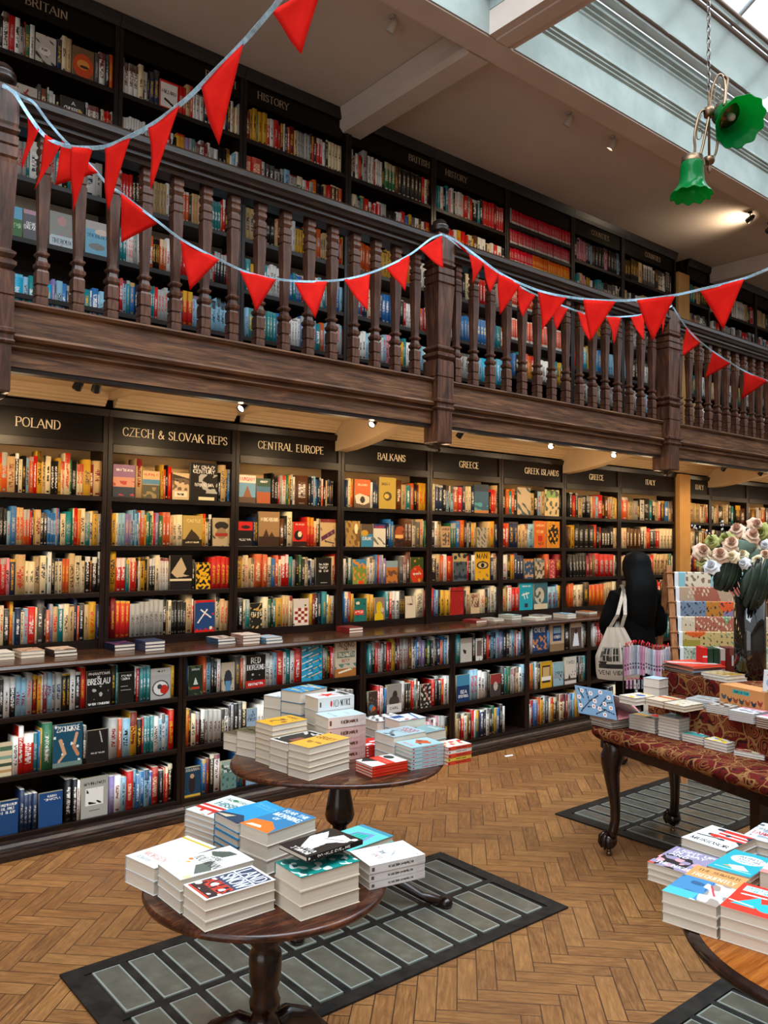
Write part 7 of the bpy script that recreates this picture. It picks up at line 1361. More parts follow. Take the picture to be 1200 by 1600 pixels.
def leaf(px, py, lpx, ang, m_, desc, split=True, dd=0., wd=.42):
    p = fat(px, py, dd); L = lpx/FPX*dv; t_ = thing('leaf', desc, 'leaf', p, 0, 'leaves in the tall vase'); ex = (R*math.cos(ang)+U*math.sin(ang)); ey = (-R*math.sin(ang)+U*math.cos(ang)); nz = -F
    mb = MB(); N = 40; vs = []; fs = []
    for i in range(N+1):
        v = i/N; w = math.sin(math.pi*min(1, v**.8))**.75*wd*L*(1 if not split else (1-.5*max(0, math.cos(i*math.pi/4))**6*(4 < i < 36)))
        for j in (-2, -1, 0, 1, 2):
            vs.append(ex*(L*v) + ey*(w*j/2) + nz*(.10*L*math.sin(math.pi*v) - .10*L*(j/2)**2 - .05*L*v))
    for i in range(N):
        for j in range(4): fs.append((i*5+j, (i+1)*5+j, (i+1)*5+j+1, i*5+j+1))
    mb.add(vs, fs, 0, True); ob = mb.build('blade', m_, t_, recalc=False); ob.modifiers.new('s', 'SOLIDIFY').thickness = .001
    MB().tube([Vector((vp.x, vp.y, T2Z+vh*.85))-p, Vector((0, 0, 0))], .003, 6).build('stalk', M_LEAF, t_)
leaf(1160, 905, 56, -.3, M_LEAF, 'big split monstera leaf drooping over the right of the vase', dd=-.10, wd=.75)
leaf(1160, 900, 52, 2.85, M_LEAF, 'large dark leaf spreading left over the wrapping paper', dd=-.06, wd=.6)
leaf(1150, 896, 40, -2.5, M_LEAF, 'dark leaf hanging down left of the vase', dd=-.04, wd=.5)
leaf(1140, 890, 38, 2.5, M_LEAF, 'narrow dark leaf behind the protea bud', split=False, dd=-.02)
leaf(1165, 872, 30, 1.9, M_LEAFL, 'grey green eucalyptus leaf upright in the middle', False, -.05, .7)
leaf(1170, 885, 32, 1.0, M_LEAFL, 'grey green leaf beside the ranunculus', False, -.04, .7)
leaf(1190, 880, 30, .6, M_LEAFL, 'grey green leaf at the right edge', False, -.02, .6)
leaf(1150, 885, 40, -2.9, M_LEAF, 'dark leaf pointing left at mid bouquet', True, .03, .5)
leaf(1172, 893, 36, -1.0, M_LEAF, 'dark leaf falling in front of the vase rim', True, -.09, .6)
leaf(1130, 875, 30, 2.2, M_LEAFL, 'small grey leaf near the peach lily', False, .02, .6)
for k, pts in enumerate((((1150, 880), (1145, 850), (1130, 828), (1128, 815)), ((1152, 880), (1158, 845), (1168, 826)), ((1150, 880), (1125, 850), (1105, 832), (1082, 822)))):
    P = [fat(*q) for q in pts]; t_ = thing('twig', ['dark catkin twig rising at the top middle of the bouquet', 'short dark twig leaning right at the bouquet top', 'long thin twig reaching left across the ochre pillar'][k], 'twig', P[0], 0, 'twigs in the tall vase')
    MB().tube([q-P[0] for q in P], [.004, .003, .0025, .0015][:len(P)], 6).build('branch', M_TWIG, t_)
    mb = MB(); r_ = random.Random(k)
    for i in range(14):
        f = r_.uniform(.4, 1)*(len(P)-1); a_ = P[int(min(f, len(P)-1.001))]; b2 = P[int(min(f, len(P)-1.001))+1]; q = a_.lerp(b2, f-int(min(f, len(P)-1.001)))-P[0]; mb.sphere(q+Vector((r_.uniform(-.01, .01), r_.uniform(-.01, .01), r_.uniform(-.01, .01))), .0042, 6, sc=(1, 1, 1.4))
    mb.build('catkins', M_PETW, t_)

# ================================================================ WRAPPING PAPER RACK
FH = Vector((F.x, F.y, 0)).normalized(); RH = Vector((R.x, R.y, 0)).normalized()
rk0 = Vector((5.25, 3.06, 0)); topz = 1.50; tp = rk0 + FH*.30; WR = .72
rack = thing('paper_rack', 'pale oak A-frame rack with rods for sheets of patterned wrapping paper', 'rack', rk0)
for s, (b0, nm) in enumerate(((Vector((0, 0, 0)), 'leg'), (FH*.78, 'leg'))):
    for w in (0, WR):
        t0 = RH*w; p0 = b0+t0; p1 = (tp-rk0)+t0+Vector((0, 0, topz if s == 0 else topz-.03)) + (FH*.03 if s else FH*0)
        d = (p1-p0); mb = MB(); hw, hd = .024, .014
        c = [p0+RH*sx*hw+FH*sy*hd for sx, sy in ((-1, -1), (1, -1), (1, 1), (-1, 1))]; e = [p1+RH*sx*hw*.85+FH*sy*hd for sx, sy in ((-1, -1), (1, -1), (1, 1), (-1, 1))]
        mb.add(c+e, [(3, 2, 1, 0), (4, 5, 6, 7), (0, 1, 5, 4), (1, 2, 6, 5), (2, 3, 7, 6), (3, 0, 4, 7)]); mb.build(nm, M_EASEL, rack, .002)
pats = [[('bg', '86b9c4'), ('r', .08, .1, .38, .95, 'd9cfb6'), ('nr', 4, .2, 5, .08, .1, .38, .95, '8a6a5a'), ('nr', 4, .2, 7, .62, .0, 1, 1, 'b8705c')],
        [('bg', 'b59a80'), ('p', [(.1, 1), (.4, 1), (.5, 0), (.2, 0)], 'a4604e'), ('p', [(.5, 1), (.95, 1), (1, 0), (.7, 0)], 'a85a4e'), ('n', 5, .5, 6, 'd3bfa2')],
        [('bg', '6f7f94'), ('r', .3, 0, .5, 1, 'b8782e'), ('r', .5, 0, .7, 1, '8a7a9a'), ('e', .55, .6, .1, .3, 'd9582a'), ('n', 5, .35, 4, '2f3440'), ('r', .72, 0, 1, 1, 'a4923e')],
        [('bg', 'cbbfa2'), ('r', .15, 0, .8, 1, 'a8634e'), ('p', [(.45, 1), (.6, 1), (.52, .4)], '6f9a74'), ('n', 5, .3, 9, 'dcc9ae'), ('n', 5, .55, 12, '5a2f2a'), ('r', .85, 0, .95, 1, '7da09a')],
        [('bg', 'bfa56c'), ('e', .15, .8, .12, .3, 'cf5a22'), ('n', 6, .45, 5, '3f3a2a'), ('n', 5, .62, 8, '5f8a6a'), ('r', 0, 0, .2, .4, '9a8a3a')],
        [('bg', 'b9c0ac'), ('n', 6, .2, 6, '8a9a86'), ('n', 6, .5, 9, '5a4a44')],
        [('bg', 'c9c3a9'), ('n', 6, .3, 11, '9aa07e')], [('bg', 'b3a57e'), ('n', 6, .3, 3, '8a7a5a')]]
PN = ['turquoise, top rod', 'rust and sand striped, second rod', 'slate, ochre and plum, third rod', 'russet with green wedges, fourth rod', 'golden with an orange patch, fifth rod', 'sage green vines, sixth rod', 'pale olive, seventh rod', 'tan, lowest rod']
for k, y in enumerate((886, 908.5, 930.5, 953.5, 976, 998.5, 1021, 1044)):
    z = 1.65-(y-843)*.00470; tt = z/topz; c = (tp-rk0)*tt + Vector((0, 0, z)) - FH*.016; off = .0
    MB().tube([c-RH*.03+RH*off, c+RH*(WR+.02)], .006, 8).build('rod', M_EASEL, rack)
    sh = thing('wrapping_paper', 'patterned wrapping paper sheet, %s of the oak rack' % PN[k], 'paper', rk0+c+RH*.06, 0, 'wrapping paper on the oak rack'); acc = new_acc()
    C = art([(o_[0], o_[1]*5, *o_[2:]) if o_[0] in ('n', 'nr') else o_ for o_ in pats[k]], 150, 26, .19); hgt = .125; nx_, ny_ = 150, 26
    # drape: over the rod and down in front
    b0 = 0; Wp = WR-.10; prof = []
    for j in range(ny_+1):
        s = j/ny_
        if s < .75: zz_ = -hgt+.0065+(hgt)*(s/.75); yy = -.0068-.0015*math.sin(s*4)
        else: a = (s-.75)/.25*math.pi/1.1; zz_ = .0068*math.sin(a)+.0; yy = -.0068*math.cos(a)
        if s < .75: zz_ = min(zz_, 0) if True else zz_
        prof.append((yy, zz_))
    grid_add(acc, np.array([[tuple(RH*(Wp*i/nx_)+FH*prof[j][0]+Vector((0, 0, prof[j][1]))) for i in range(nx_+1)] for j in range(ny_+1)]), C)
    ob = acc_build(acc, 'sheet'); ob.parent = sh
    MB().add([RH*(-.001)+FH*q[0]+Vector((0, 0, q[1])) for q in prof]+[RH*(-.028)+FH*q[0]+Vector((0, 0, q[1])) for q in prof], [(i, i+1, ny_+2+i, ny_+1+i) for i in range(ny_)], 0, True).build('white_margin', M_WHITE, sh, recalc=False)

# ================================================================ PERSON
def skin_obj(name, pts, edges, radii, m_, parent, sub=2, root=0):
    me = bpy.data.meshes.new(name); me.from_pydata([tuple(p) for p in pts], edges, []); me.materials.append(m_); ob = bpy.data.objects.new(name, me); link(ob, parent)
    sk = ob.modifiers.new('skin', 'SKIN'); sk.use_smooth_shade = True
    for i, v in enumerate(me.skin_vertices[0].data):
        r = radii[i]; v.radius = r if isinstance(r, tuple) else (r, r); v.use_root = i == root
    ss = ob.modifiers.new('sub', 'SUBSURF'); ss.levels = sub; ss.render_levels = sub
    return ob
pb = at(996, 860, d=6.15); person = thing('person', 'person in black coat with long black hair, seen from behind at the shelves', 'person', (pb.x, pb.y, 0)); 
def q3(r, f, z): return RH*r+FH*f+Vector((0, 0, z))
PT = [q3(0, 0, .86), q3(0, 0, 1.0), q3(0, .0, 1.16), q3(0, .01, 1.27), q3(0, .02, 1.34), q3(0, .04, 1.42), q3(0, .05, 1.50),
      q3(-.15, .01, 1.25), q3(-.235, .0, 1.04), q3(-.17, .17, .96), q3(-.13, .24, .97),
      q3(.14, .01, 1.25), q3(.175, .02, 1.0), q3(.12, .2, .98), q3(.08, .27, .99),
      q3(-.085, 0, .80), q3(-.095, .02, .45), q3(-.10, -.02, .09), q3(-.105, .11, .035), q3(.085, 0, .80), q3(.09, .03, .45), q3(.095, -.01, .09), q3(.10, .12, .035)]
ED = [(0, 1), (1, 2), (2, 3), (3, 4), (4, 5), (5, 6), (3, 7), (7, 8), (8, 9), (9, 10), (3, 11), (11, 12), (12, 13), (13, 14), (0, 15), (15, 16), (16, 17), (17, 18), (0, 19), (19, 20), (20, 21), (21, 22)]
RA = [(.13, .10), (.11, .09), (.125, .09), (.10, .07), .045, .075, .06, .05, .036, .028, .03, .05, .036, .028, .03, .075, .052, .036, .03, .075, .052, .036, .03]
skin_obj('body', PT, ED, RA, M_SKIN, person)
# fingers holding a book out of sight
for s, w in ((-1, PT[10]), (1, PT[14])):
    for k in range(4):
        b0 = w+FH*.02+Vector((0, 0, .018-.012*k)); MB().tube([b0, b0+FH*.03-RH*s*.008, b0+FH*(.05-.003*k)-RH*s*.028], [.008, .0075, .006], 8).build('finger', M_SKIN, person)
    MB().tube([w+Vector((0, 0, .02)), w+FH*.02+Vector((0, 0, .045)), w+FH*.045+Vector((0, 0, .05))-RH*s*.01], [.009, .009, .007], 8).build('thumb', M_SKIN, person)
CP = [q3(0, 0, .60), q3(0, 0, .80), q3(0, 0, 1.0), q3(0, .0, 1.17), q3(0, .01, 1.27), q3(0, .02, 1.345), q3(-.155, .01, 1.255), q3(-.24, .0, 1.04), q3(-.175, .165, .965), q3(.145, .01, 1.255), q3(.18, .02, 1.0), q3(.125, .19, .985)]
skin_obj('coat', CP, [(0, 1), (1, 2), (2, 3), (3, 4), (4, 5), (4, 6), (6, 7), (7, 8), (4, 9), (9, 10), (10, 11)], [(.19, .13), (.185, .13), (.16, .125), (.165, .12), (.13, .10), (.07, .07), .075, .062, .05, .075, .062, .05], M_COAT, person, root=2)
for s in (-1, 1): skin_obj('trouser_leg', [q3(.085*s, 0, .82), q3(.092*s, .02, .45), q3(.097*s, -.015, .10)], [(0, 1), (1, 2)], [.09, .068, .058], M_COAT, person)
for s in (-1, 1): MB().sphere(q3(.1*s, .06, .035), .05, 14, sc=(.9, .9, .68), M=Matrix.Identity(3)).sphere(q3(.1*s, .12, .03), .045, 14, sc=(.9, .9, .62)).build('shoe', M_BLACK, person)
hr = MB(); 
prof = [(0, 1.60), (.05, 1.592), (.085, 1.565), (.103, 1.52), (.108, 1.46), (.112, 1.38), (.118, 1.28), (.115, 1.18), (.095, 1.08), (.05, 1.02), (0, 1.0)]
def wob(a, r, z): return r*(1+.035*math.sin(9*a+z*14)), z
vs = []; n = 28
for r_, z in prof:
    for k in range(n):
        a = 2*math.pi*k/n; rr = r_*(1+.03*math.sin(9*a+z*12)); f_ = rr*math.sin(a)*(1.0 if z > 1.42 else .55) + (.03 if z > 1.42 else -.075); vs.append(q3(rr*math.cos(a), f_-.015, z))
fs = [(i*n+k, i*n+(k+1) % n, (i+1)*n+(k+1) % n, (i+1)*n+k) for i in range(len(prof)-1) for k in range(n)]
hr.add(vs, fs, 0, True); hr.build('hair', M_HAIR, person)
# tote bag on the left shoulder
bagp = at(962, 1020, d=5.93); bag = thing('tote_bag', 'cream canvas tote bag printed with a shop front, hung on the shoulder', 'bag', bagp)
def bw(v): return .075+.085*min(1, (1-v)*1.6)**.8 if v > .0 else .155
N, K = 70, 84; C = np.array(art([('bg', 'b5a898'), ('r', .06, .22, .96, .30, '2a2724'), ('nr', 5, .2, 4, .05, .22, .95, .34, '1f1c1a'), ('r', .08, .34, .95, .62, '8f8477'), ('nr', 4, .2, 9, .08, .34, .95, .62, '4a443d')]
    + [('r', .12+.0*k, 0, 0, 0, 'k') for k in range(1)] + [q for x in (.14, .36, .6, .82) for q in (('r', x, .36, x+.13, .6, '26231f'), ('r', x+.06, .36, x+.07, .6, 'b5a898'), ('r', x, .47, x+.13, .48, 'b5a898'))]
    + [('r', .34, .34, .36, .7, 'd0c6b8'), ('r', .53, .34, .57, .72, 'd0c6b8'), ('t', 'VENI VIDI BIBI', .05, .10, .84, .175, '3a322c')], N, K, 1.15))
acc = new_acc(); hB = .37; z0_ = -.185
for side in (0, 1):
    b0 = len(acc['v'])
    for j in range(K+1):
        v = j/K; W_ = .16*(1-.62*max(0, (v-.42)/.58)**1.1) if v > .42 else .16+.0*v; W_ *= (.95+.05*math.sin(min(1, v*6)*math.pi/2))
        for i in range(N+1):
            u = i/N*2-1; bul = .045*(1-u*u)**.5*(math.sin(math.pi*min(1, v*.9+.08))**.6)+.0
            fold = .006*math.sin(u*11+v*5)*(v**2)
            acc['v'].append(tuple(RH*(u*W_+.02*(1-v)) + FH*((-1 if side == 0 else 1)*bul+fold) + Vector((0, 0, z0_+v*hB-.012*(1-u*u)*(1-v)**4))))
    for j in range(K):
        for i in range(N):
            a = b0+j*(N+1)+i; acc['f'].append((a, a+1, a+N+2, a+N+1)); col = C[j, i] if side == 0 else C[K-1, 0]; acc['c'] += [(*col, 1)]*4; acc['i'] += [(0, 0, 0, 0)]*4; acc['u'] += [(0, 0)]*4
ob = acc_build(acc, 'bag_body'); ob.parent = bag
sh_ = q3(-.12, -.0, 1.335)+Vector(person.location)
for off in (-.035, .03):
    tB = RH*off*1.3+Vector((0, 0, z0_+hB-.01)); top_ = sh_-bagp
    P = [tB, tB.lerp(top_, .35)-FH*.10, tB.lerp(top_, .7)-FH*.09+RH*.0, top_-FH*.055+Vector((0, 0, -.02)), top_+Vector((0, 0, .012)), top_+FH*.06+Vector((0, 0, -.05))]
    mb = MB(); vs = []
    for p in P: vs += [p-RH*.013, p+RH*.013, p+RH*.013+FH*.004, p-RH*.013+FH*.004]
    mb.add(vs, [(4*i+k, 4*i+(k+1) % 4, 4*i+4+(k+1) % 4, 4*i+4+k) for i in range(len(P)-1) for k in range(4)], 0, False); mb.build('strap', M_CANVAS, bag)

# ================================================================ BUNTING
def cr_(P, n=6):
    out = []
    for i in range(len(P)-1):
        p0, p1, p2, p3 = P[max(i-1, 0)], P[i], P[i+1], P[min(i+2, len(P)-1)]
        for k in range(n):
            t = k/n; out.append(.5*((2*p1)+(-p0+p2)*t+(2*p0-5*p1+4*p2-p3)*t*t+(-p0+3*p1-3*p2+p3)*t**3))
    return out+[P[-1]]
def bunting(label, path, pens, dfun, rad=.006):
    P = cr_([dfun(x, y, i/(len(path)-1)) for i, (x, y) in enumerate(path)]); o = P[0]
    t_ = thing('bunting', label, 'bunting', o); mb = MB(); vs = []
    n_ = len(P)
    for i, p in enumerate(P):
        d = (P[min(i+1, n_-1)]-P[max(i-1, 0)]).normalized(); sd = d.cross(CAM-p).normalized(); nn = sd.cross(d).normalized(); tw = .25*math.sin(i*.7)
        sd2 = sd*math.cos(tw)+nn*math.sin(tw); n2 = nn*math.cos(tw)-sd*math.sin(tw)
        vs += [p-o-sd2*rad-n2*.0012, p-o+sd2*rad-n2*.0012, p-o+sd2*rad+n2*.0012, p-o-sd2*rad+n2*.0012]
    mb.add(vs, [(4*i+k, 4*i+(k+1) % 4, 4*i+4+(k+1) % 4, 4*i+4+k) for i in range(n_-1) for k in range(4)]); mb.build('tape', M_CORD, t_)
    xs = [q[0] for q in path]
    for k, (a, b_, c) in enumerate(pens):
        fa = lambda x: max(0, min(1, np.interp(x, xs, [i/(len(xs)-1) for i in range(len(xs))])))
        A_, B_ = dfun(a[0], a[1], fa(a[0])), dfun(b_[0], b_[1], fa(b_[0])); md = (dist(A_)+dist(B_))/2; T_ = at(c[0], c[1], d=md)
        nn = (B_-A_).cross(T_-A_).normalized(); rn = random.Random(k*7+int(a[0])); ph = rn.uniform(0, 6); am = rn.uniform(.006, .013); vs = []; fs = []; N_ = 10
        idx = {}
        for j in range(N_+1):
            for i in range(N_+1-j):
                u, v = i/N_, j/N_; p = A_*(1-u-v) + B_*u + T_*v; p = p + nn*(am*math.sin(u*4+v*5+ph)*(.25+v)) ; idx[i, j] = len(vs); vs.append(p-A_)
        for j in range(N_):
            for i in range(N_-j):
                fs.append((idx[i, j], idx[i+1, j], idx[i, j+1]))
                if i < N_-j-1: fs.append((idx[i+1, j], idx[i+1, j+1], idx[i, j+1]))
        ob = MB().add(vs, fs, 0, True).build('pennant', M_FELT, t_, recalc=False); ob.location = A_-o; s_ = ob.modifiers.new('s', 'SOLIDIFY'); s_.thickness = .0016; s_.offset = 0
n1 = Vector((.987, 3.93, 3.74)); n2 = Vector((3.775, 3.93, 3.74)); n3 = Vector((6.565, 3.93, 3.74))
def dA(x, y, f): return at(x, y, d=3.72-1.45*f)
def dD(x, y, f): return at(x, y, d=5.44-1.5*f)
def dY(x, y, f): return at(x, y, y=3.855)
bunting('red pennant bunting swooping from the left newel up towards the viewer', [(3, 134), (22, 145), (45, 180), (70, 212), (100, 227), (135, 231), (165, 229), (200, 215), (245, 190), (290, 156), (330, 117), (380, 66), (410, 32), (440, -4), (500, -80)],
        [((43, 180), (62, 203), (38, 266)), ((71, 210), (96, 225), (55, 297)), ((112, 230), (144, 232), (110, 330)), ((163, 230), (204, 216), (168, 329)), ((231, 199), (281, 165), (240, 299)), ((314, 136), (380, 68), (338, 225)), ((423, 17), (508, -30), (471, 85))], dA, .0075)
bunting('red pennant bunting sagging along the balustrade between left and middle newels', [(5, 132), (33, 150), (52, 160), (75, 190), (105, 224), (145, 262), (168, 288), (190, 303), (245, 345), (285, 375), (345, 407), (400, 430), (460, 439), (515, 439), (560, 432), (600, 418), (640, 398), (672, 374), (690, 366)],
        [((97, 215), (153, 270), (86, 290)), ((189, 302), (249, 348), (190, 379)), ((282, 374), (342, 406), (295, 454)), ((374, 421), (432, 436), (401, 487)), ((460, 440), (511, 440), (491, 499)), ((537, 437), (578, 428), (573, 487)), ((603, 418), (640, 399), (633, 456)), ((655, 389), (690, 368), (692, 420))], dY)
bunting('red pennant bunting from the middle newel across the hall to the right edge', [(690, 366), (712, 376), (745, 400), (780, 426), (820, 446), (860, 459), (910, 467), (960, 470), (1010, 467), (1055, 461), (1100, 451), (1160, 436), (1200, 420), (1250, 395)],
        [((700, 371), (722, 383), (735, 398)), ((778, 427), (814, 444), (779, 491)), ((840, 454), (886, 464), (848, 516)), ((911, 468), (962, 471), (922, 532)), ((995, 469), (1055, 462), (1019, 532)), ((1093, 454), (1163, 436), (1131, 515))], dD, .0065)
bunting('red pennant bunting hanging against the balustrade between middle and right newels', [(692, 366), (733, 396), (760, 412), (800, 440), (840, 462), (885, 480), (915, 490), (950, 495), (985, 494), (1010, 490), (1040, 482), (1050, 478)],
        [((733, 397), (757, 410), (740, 444)), ((755, 411), (782, 426), (764, 458)), ((808, 446), (838, 460), (814, 496)), ((863, 472), (888, 482), (869, 516)), ((902, 486), (925, 493), (919, 534)), ((947, 495), (971, 496), (962, 538)), ((985, 494), (1006, 491), (1004, 534)), ((1026, 486), (1042, 482), (1038, 521))], dY)
bunting('red pennant bunting falling from the right newel to the right edge of the photo', [(1052, 480), (1064, 500), (1085, 526), (1110, 546), (1140, 566), (1170, 583), (1200, 595), (1240, 612)],
        [((1072, 510), (1097, 535), (1066, 557)), ((1113, 547), (1143, 568), (1103, 591)), ((1163, 580), (1201, 595), (1159, 625))], dY)

# ================================================================ PENDANT LAMP
lp = at(1108, 235, y=2.1); dl = dist(lp); K_ = dl/FPX
def LP(px, py, dd=0): return at(px, py, d=dl+dd)-lp
lamp = thing('pendant_lamp', 'aged brass pendant lamp with scrolled arms and frilled green glass shades', 'lamp', lp)
ch = MB(); ztop_ch = 6.3-lp.z; z = LP(1108, 143).z; i = 0
while z < ztop_ch:
    pts = [Vector(((.0085*math.cos(a)) if i % 2 else 0, 0 if i % 2 else .0085*math.cos(a), z+.02+.02*math.sin(a))) for a in [2*math.pi*k/10 for k in range(11)]]
    ch.tube(pts, 0.0032, 5, caps=False); z += .031; i += 1
ch.build('chain', M_STEEL, lamp)
zt_, zb_ = LP(1108, 143).z, LP(1108, 250).z
rod = MB().lathe([(.003, zt_+.01), (.006, zt_), (.004, zt_-.01), (.006, zt_-.03), (.006, zb_)], 12).build('rod', M_BRASS, lamp)
zu_ = LP(1104, 175).z
MB().lathe([(.01, zu_+.024), (.026, zu_+.022), (.028, zu_+.006), (.026, zu_-.004), (.024, zu_-.02), (.012, zu_-.022)], 20).build('upper_hub', M_BRASS, lamp)
zl_ = LP(1108, 251).z
MB().lathe([(.012, zl_+.018), (.028, zl_+.014), (.028, zl_-.004), (.022, zl_-.016), (.008, zl_-.022), (.005, zl_-.03), (.011, zl_-.042), (.004, zl_-.055), (.006, zl_-.062), (0, zl_-.066)], 20).build('lower_hub', M_BRASS, lamp)
def scroll(c, r0, turns, r1, right, up, start, m_=None):
    out = []
    for k in range(22):
        f = k/21; a = start+turns*2*math.pi*f; r_ = r0+(r1-r0)*f; out.append(c+right*(r_*math.cos(a))+up*(r_*math.sin(a)))
    return out
def arm(path, dd, nm='arm'):
    mb = MB(); P = cr_([LP(x, y, d) for (x, y), d in zip(path, dd)], 5); mb.tube(P, .0065, 8); ob = mb.build(nm, M_BRASS, lamp); return P, ob
P, a1 = arm([(1103, 171), (1094, 176), (1088, 195), (1085, 215), (1086, 230), (1085, 243)], [0, 0, -.02, -.03, -.03, -.03])
MB().tube(cr_([LP(1096, 180), LP(1090, 198), LP(1089, 216), LP(1095, 216), LP(1097, 205), LP(1093, 200), LP(1092, 206)], 5), .0025, 6).build('scrollwork', M_BRASS, a1)
P, a2 = arm([(1108, 180), (1104, 200), (1099, 225), (1094, 245), (1094, 258), (1099, 260), (1100, 252), (1097, 248)], [0, -.02, -.03, -.04, -.04, -.04, -.04, -.04])
P, a3 = arm([(1110, 182), (1110, 160), (1114, 135), (1122, 118), (1130, 120), (1133, 140), (1131, 165)], [0, .02, .03, .04, .04, .0, -.05])
MB().tube(cr_([LP(1118, 170, .02), LP(1116, 150, .03), LP(1122, 132, .04), LP(1127, 140, .03), LP(1126, 155, .03), LP(1121, 150, .03)], 5), .0025, 6).build('scrollwork', M_BRASS, a3)
P, a4 = arm([(1112, 250), (1118, 240), (1121, 225), (1123, 205), (1128, 190)], [0, .02, .03, .02, -.02])
P, a5 = arm([(1133, 160), (1135, 140), (1137, 125), (1132, 118)], [0, .02, .03, .03], 'curl')
def shade(c, axis, r, h, label):
    """frilled bell: axis points from the socket to the mouth"""
    Q = Vector((0, 0, -1)).rotation_difference(axis.normalized()).to_matrix().to_4x4(); mb = MB(); n = 72; vs = []; fs = []
    pr = [(.50, 0), (.54, .06), (.56, .2), (.57, .4), (.60, .55), (.68, .7), (.82, .84), (1.0, .97), (1.03, 1.0)]
    for (q, z_) in pr:
        for k in range(n):
            a = 2*math.pi*k/n; fr = max(0, (z_-.55)/.45)**1.5; rr = r*q*(1+.035*fr*math.sin(11*a)); zz_ = -h*z_ - h*.035*fr*math.sin(11*a+.6); vs.append((Q @ Vector((rr*math.cos(a), rr*math.sin(a), zz_)))+c)
    for i in range(len(pr)-1):
        for k in range(n): k2 = (k+1) % n; fs.append((i*n+k, i*n+k2, (i+1)*n+k2, (i+1)*n+k))
    ob = mb.add(vs, fs, 0, True).build('glass_shade', M_GREEN, lamp, recalc=False); s_ = ob.modifiers.new('s', 'SOLIDIFY'); s_.thickness = .003
    MB().lathe([(r*.5, .03), (r*.53, .03), (r*.54, 0), (r*.54, -.016), (r*.5, -.02)], 24, M=Matrix.Translation(c) @ Q).build('socket_ring', M_BRASS, lamp)
    MB().lathe([(0, .04), (.012, .035), (.014, -.02), (.01, -.03), (.018, -.05), (.02, -.07), (.012, -.088), (0, -.09)], 16, M=Matrix.Translation(c) @ Q).build('bulb_holder', M_WHITEM, lamp)
shade(LP(1081.5, 255, -.03), Vector((-.05, 0, -1)), 30*K_, 52*K_, '')
shade(LP(1134, 178, .06), (CAM-lp).normalized()*.9+Vector((.0, 0, -.28))+R*.42, 37*K_, 52*K_, '')

# ================================================================ SPOTLIGHTS
def spot_fixture(p, aim, ceil_z, m_body, label, lit, power, grp, r=.024, cone=95, col=(1, .76, .46)):
    t_ = thing('spotlight', label, 'spotlight', p, 0, grp); d = (Vector(aim)-Vector(p)).normalized(); Q = Vector((0, 0, 1)).rotation_difference(d).to_matrix().to_4x4()
    MB().tube([(0, 0, ceil_z-p[2]-.002), (0, 0, .0)], .006, 8).lathe([(.022, ceil_z-p[2]-.012), (.022, ceil_z-p[2]-.001)], 16).build('stem', m_body, t_)
    MB().lathe([(.0, -.05), (r*.55, -.048), (r*.75, -.03), (r*.95, 0), (r, .03), (r, .036), (r*.9, .036), (r*.85, .02), (0, .018)], 20, M=Q).build('housing', m_body, t_)
    MB().lathe([(0, .024), (r*.8, .024), (r*.8, .028), (0, .032)], 16, M=Q).build('lens', M_EMIT if lit else M_WHITEM, t_)
    if power:
        L = bpy.data.lights.new('spot', 'SPOT'); L.energy = power; L.color = col; L.spot_size = math.radians(cone); L.spot_blend = .8; L.shadow_soft_size = .03
        lo_ = bpy.data.objects.new('spot_lamp', L); COL.objects.link(lo_); lo_.parent = t_; lo_.location = d*.05; lo_.rotation_euler = (-d).to_track_quat('Z', 'Y').to_euler()
U_SP = [((1.42, 4.12, 2.43), 0, 'dark under-gallery spotlight at far left, first of the pair over POLAND'), ((1.51, 4.12, 2.43), 0, 'second under-gallery spotlight over POLAND with a pale rim'), ((2.36, 4.12, 2.42), 1, 'lit under-gallery spotlight between the CZECH and CENTRAL EUROPE signs'),
        ((3.32, 4.12, 2.425), 1, 'lit under-gallery spotlight left of the BALKANS bracket'), ((4.12, 4.12, 2.43), 0, 'dark under-gallery spotlight just right of the middle newel'), ((5.13, 4.12, 2.43), 1, 'lit under-gallery spotlight over GREEK ISLANDS'),
        ((5.97, 4.12, 2.425), 1, 'lit under-gallery spotlight with a golden glow over GREECE'), ((7.84, 4.12, 2.43), 0, 'dark under-gallery spotlight right of the right newel'), ((8.62, 4.12, 2.43), 0, 'dark under-gallery spotlight at the right edge of the photo')]
for i, (p, lit, lab) in enumerate(U_SP):
    aim = (p[0]+(.35 if i % 2 else -.35)*(0 if lit else 1)*.3, 4.95, 1.55) if not lit else (p[0]-.5, 3.95, 2.05)
    spot_fixture(p, aim, 2.54, M_BLACK, lab, lit, 0, 'spotlights under the gallery')
# light of each fitting washes its own bookcase
for x in (.6, 1.42, 2.36, 3.32, 4.12, 5.13, 5.97, 6.9, 7.84, 8.7, 9.8, 10.8):
    L = bpy.data.lights.new('shelf_wash', 'SPOT'); L.energy = SPOT_W; L.color = (1, .70, .38); L.spot_size = math.radians(125); L.spot_blend = .7; L.shadow_soft_size = .035
    lo_ = bpy.data.objects.new('shelf_wash', L); COL.objects.link(lo_); lo_.location = (x, 4.2, 2.36); lo_.rotation_euler = (Vector((0, -.72, 1))).to_track_quat('Z', 'Y').to_euler()
for x in (1.2, 2.36, 3.3, 4.3, 5.13, 5.97, 7.0, 8.0, 9.6, 10.8):  # added points of light without fittings, brighten soffit and backboards
    L = bpy.data.lights.new('soffit_fill', 'POINT'); L.energy = FILL_W; L.color = (1, .74, .44); L.shadow_soft_size = .12
    lo_ = bpy.data.objects.new('soffit_fill', L); COL.objects.link(lo_); lo_.location = (x, 4.4, 2.12)
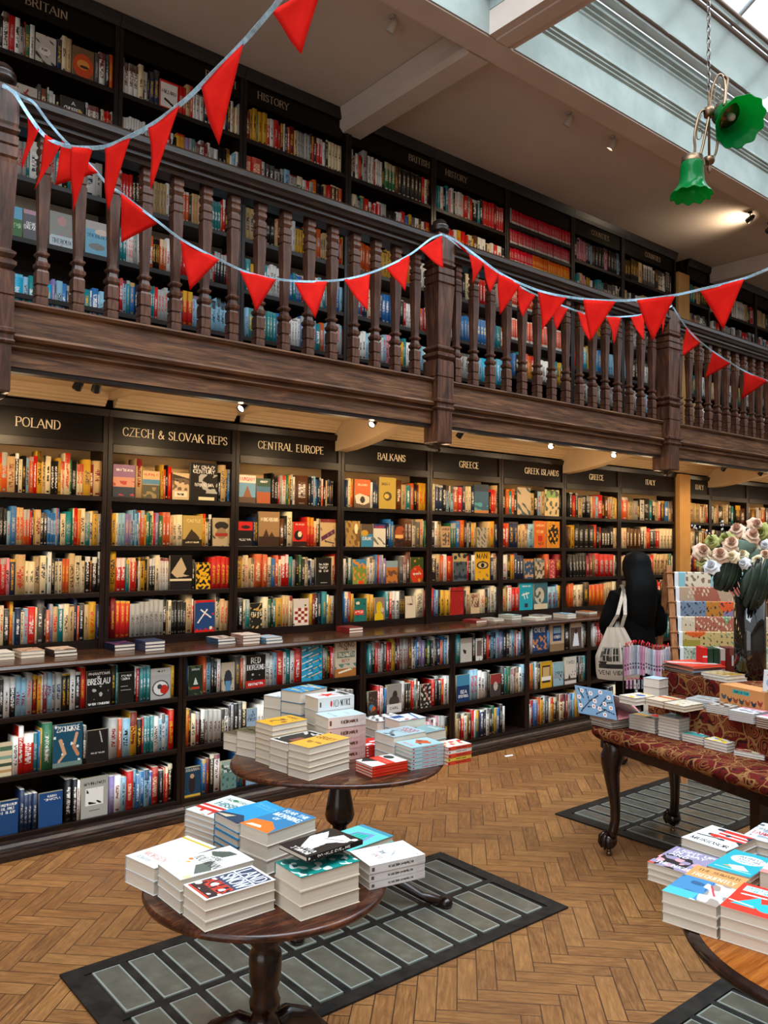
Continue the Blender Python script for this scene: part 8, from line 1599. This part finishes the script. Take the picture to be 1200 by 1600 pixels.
for i, (x, lab) in enumerate(((3.2, 'white ceiling spotlight above the HISTORY bookcase, left of the beam'), (4.957, 'white ceiling spotlight first right of the ceiling beam'), (5.52, 'lit white ceiling spotlight second right of the ceiling beam'), (7.81, 'dark ceiling spotlight beside the warm glow on the ceiling'), (8.22, 'dark ceiling spotlight at the right edge below the lamp'))):
    lit = i == 2; aim = (x-.15, 4.3, 4.2) if i < 3 else (x+.2, 4.5, 4.6)
    spot_fixture((x, 3.83, 4.86), aim, 4.93, M_WHITEM if i < 3 else M_BLACK, lab, lit, GALLERY_SPOT_W if lit else 0, 'spotlights on the upper ceiling', .03)
L = bpy.data.lights.new('ceiling_glow', 'SPOT'); L.energy = 14; L.color = (1, .8, .55); L.spot_size = math.radians(120); L.spot_blend = 1; L.shadow_soft_size = .05
lo_ = bpy.data.objects.new('ceiling_glow', L); COL.objects.link(lo_); lo_.location = (7.9, 3.87, 4.72); lo_.rotation_euler = Vector((.25, -.55, -.6)).to_track_quat('Z', 'Y').to_euler()
# scrap of paper on the floor
sp_ = at(795, 1181, z=.0); t_ = tag(MB().prism([(-.05, -.012), (.03, -.02), (.05, .008), (-.03, .02)], 0.0005, .0025).build('paper_scrap', M_WHITE), 'white scrap of paper lying on the parquet before the shelves', 'paper'); t_.location = (sp_.x, sp_.y, 0)

# ================================================================ REST OF THE HALL
M_HALL = mottled('hall_far_side_paint', '93877a', 'a99c8d', 2, .7, .05)
struct('wall_front', MB().box(-3.2, 13.7, -4.2, -4.0, 0, 4.93), M_HALL)
struct('wall_left', MB().box(-3.2, -3.0, -4.0, 5.4, 0, 5.0), M_HALL)
b = MB()
for y in (-2.75, -1.5, -.25, 1.0, 2.25): b.box(-2.99, -2.93, y-.03, y+.03, .7, 4.7)
for z in (.7, 2.0, 3.35, 4.7): b.box(-2.99, -2.93, -2.75, 2.25, z-.03, z+.03)
struct('window_1', b, M_WHITEM)
struct('wall_right', MB().box(13.5, 13.7, -4.0, 5.4, 0, 5.0), M_HALL)
struct('ceiling_front', MB().box(-3.2, 13.7, -4.2, -2.6, 4.93, 5.03), M_CEIL)
for o_ in list(SC.objects):
    if o_.type == 'MESH' and len(o_.data.materials) and o_.data.materials[0] is M_PRINT: pass
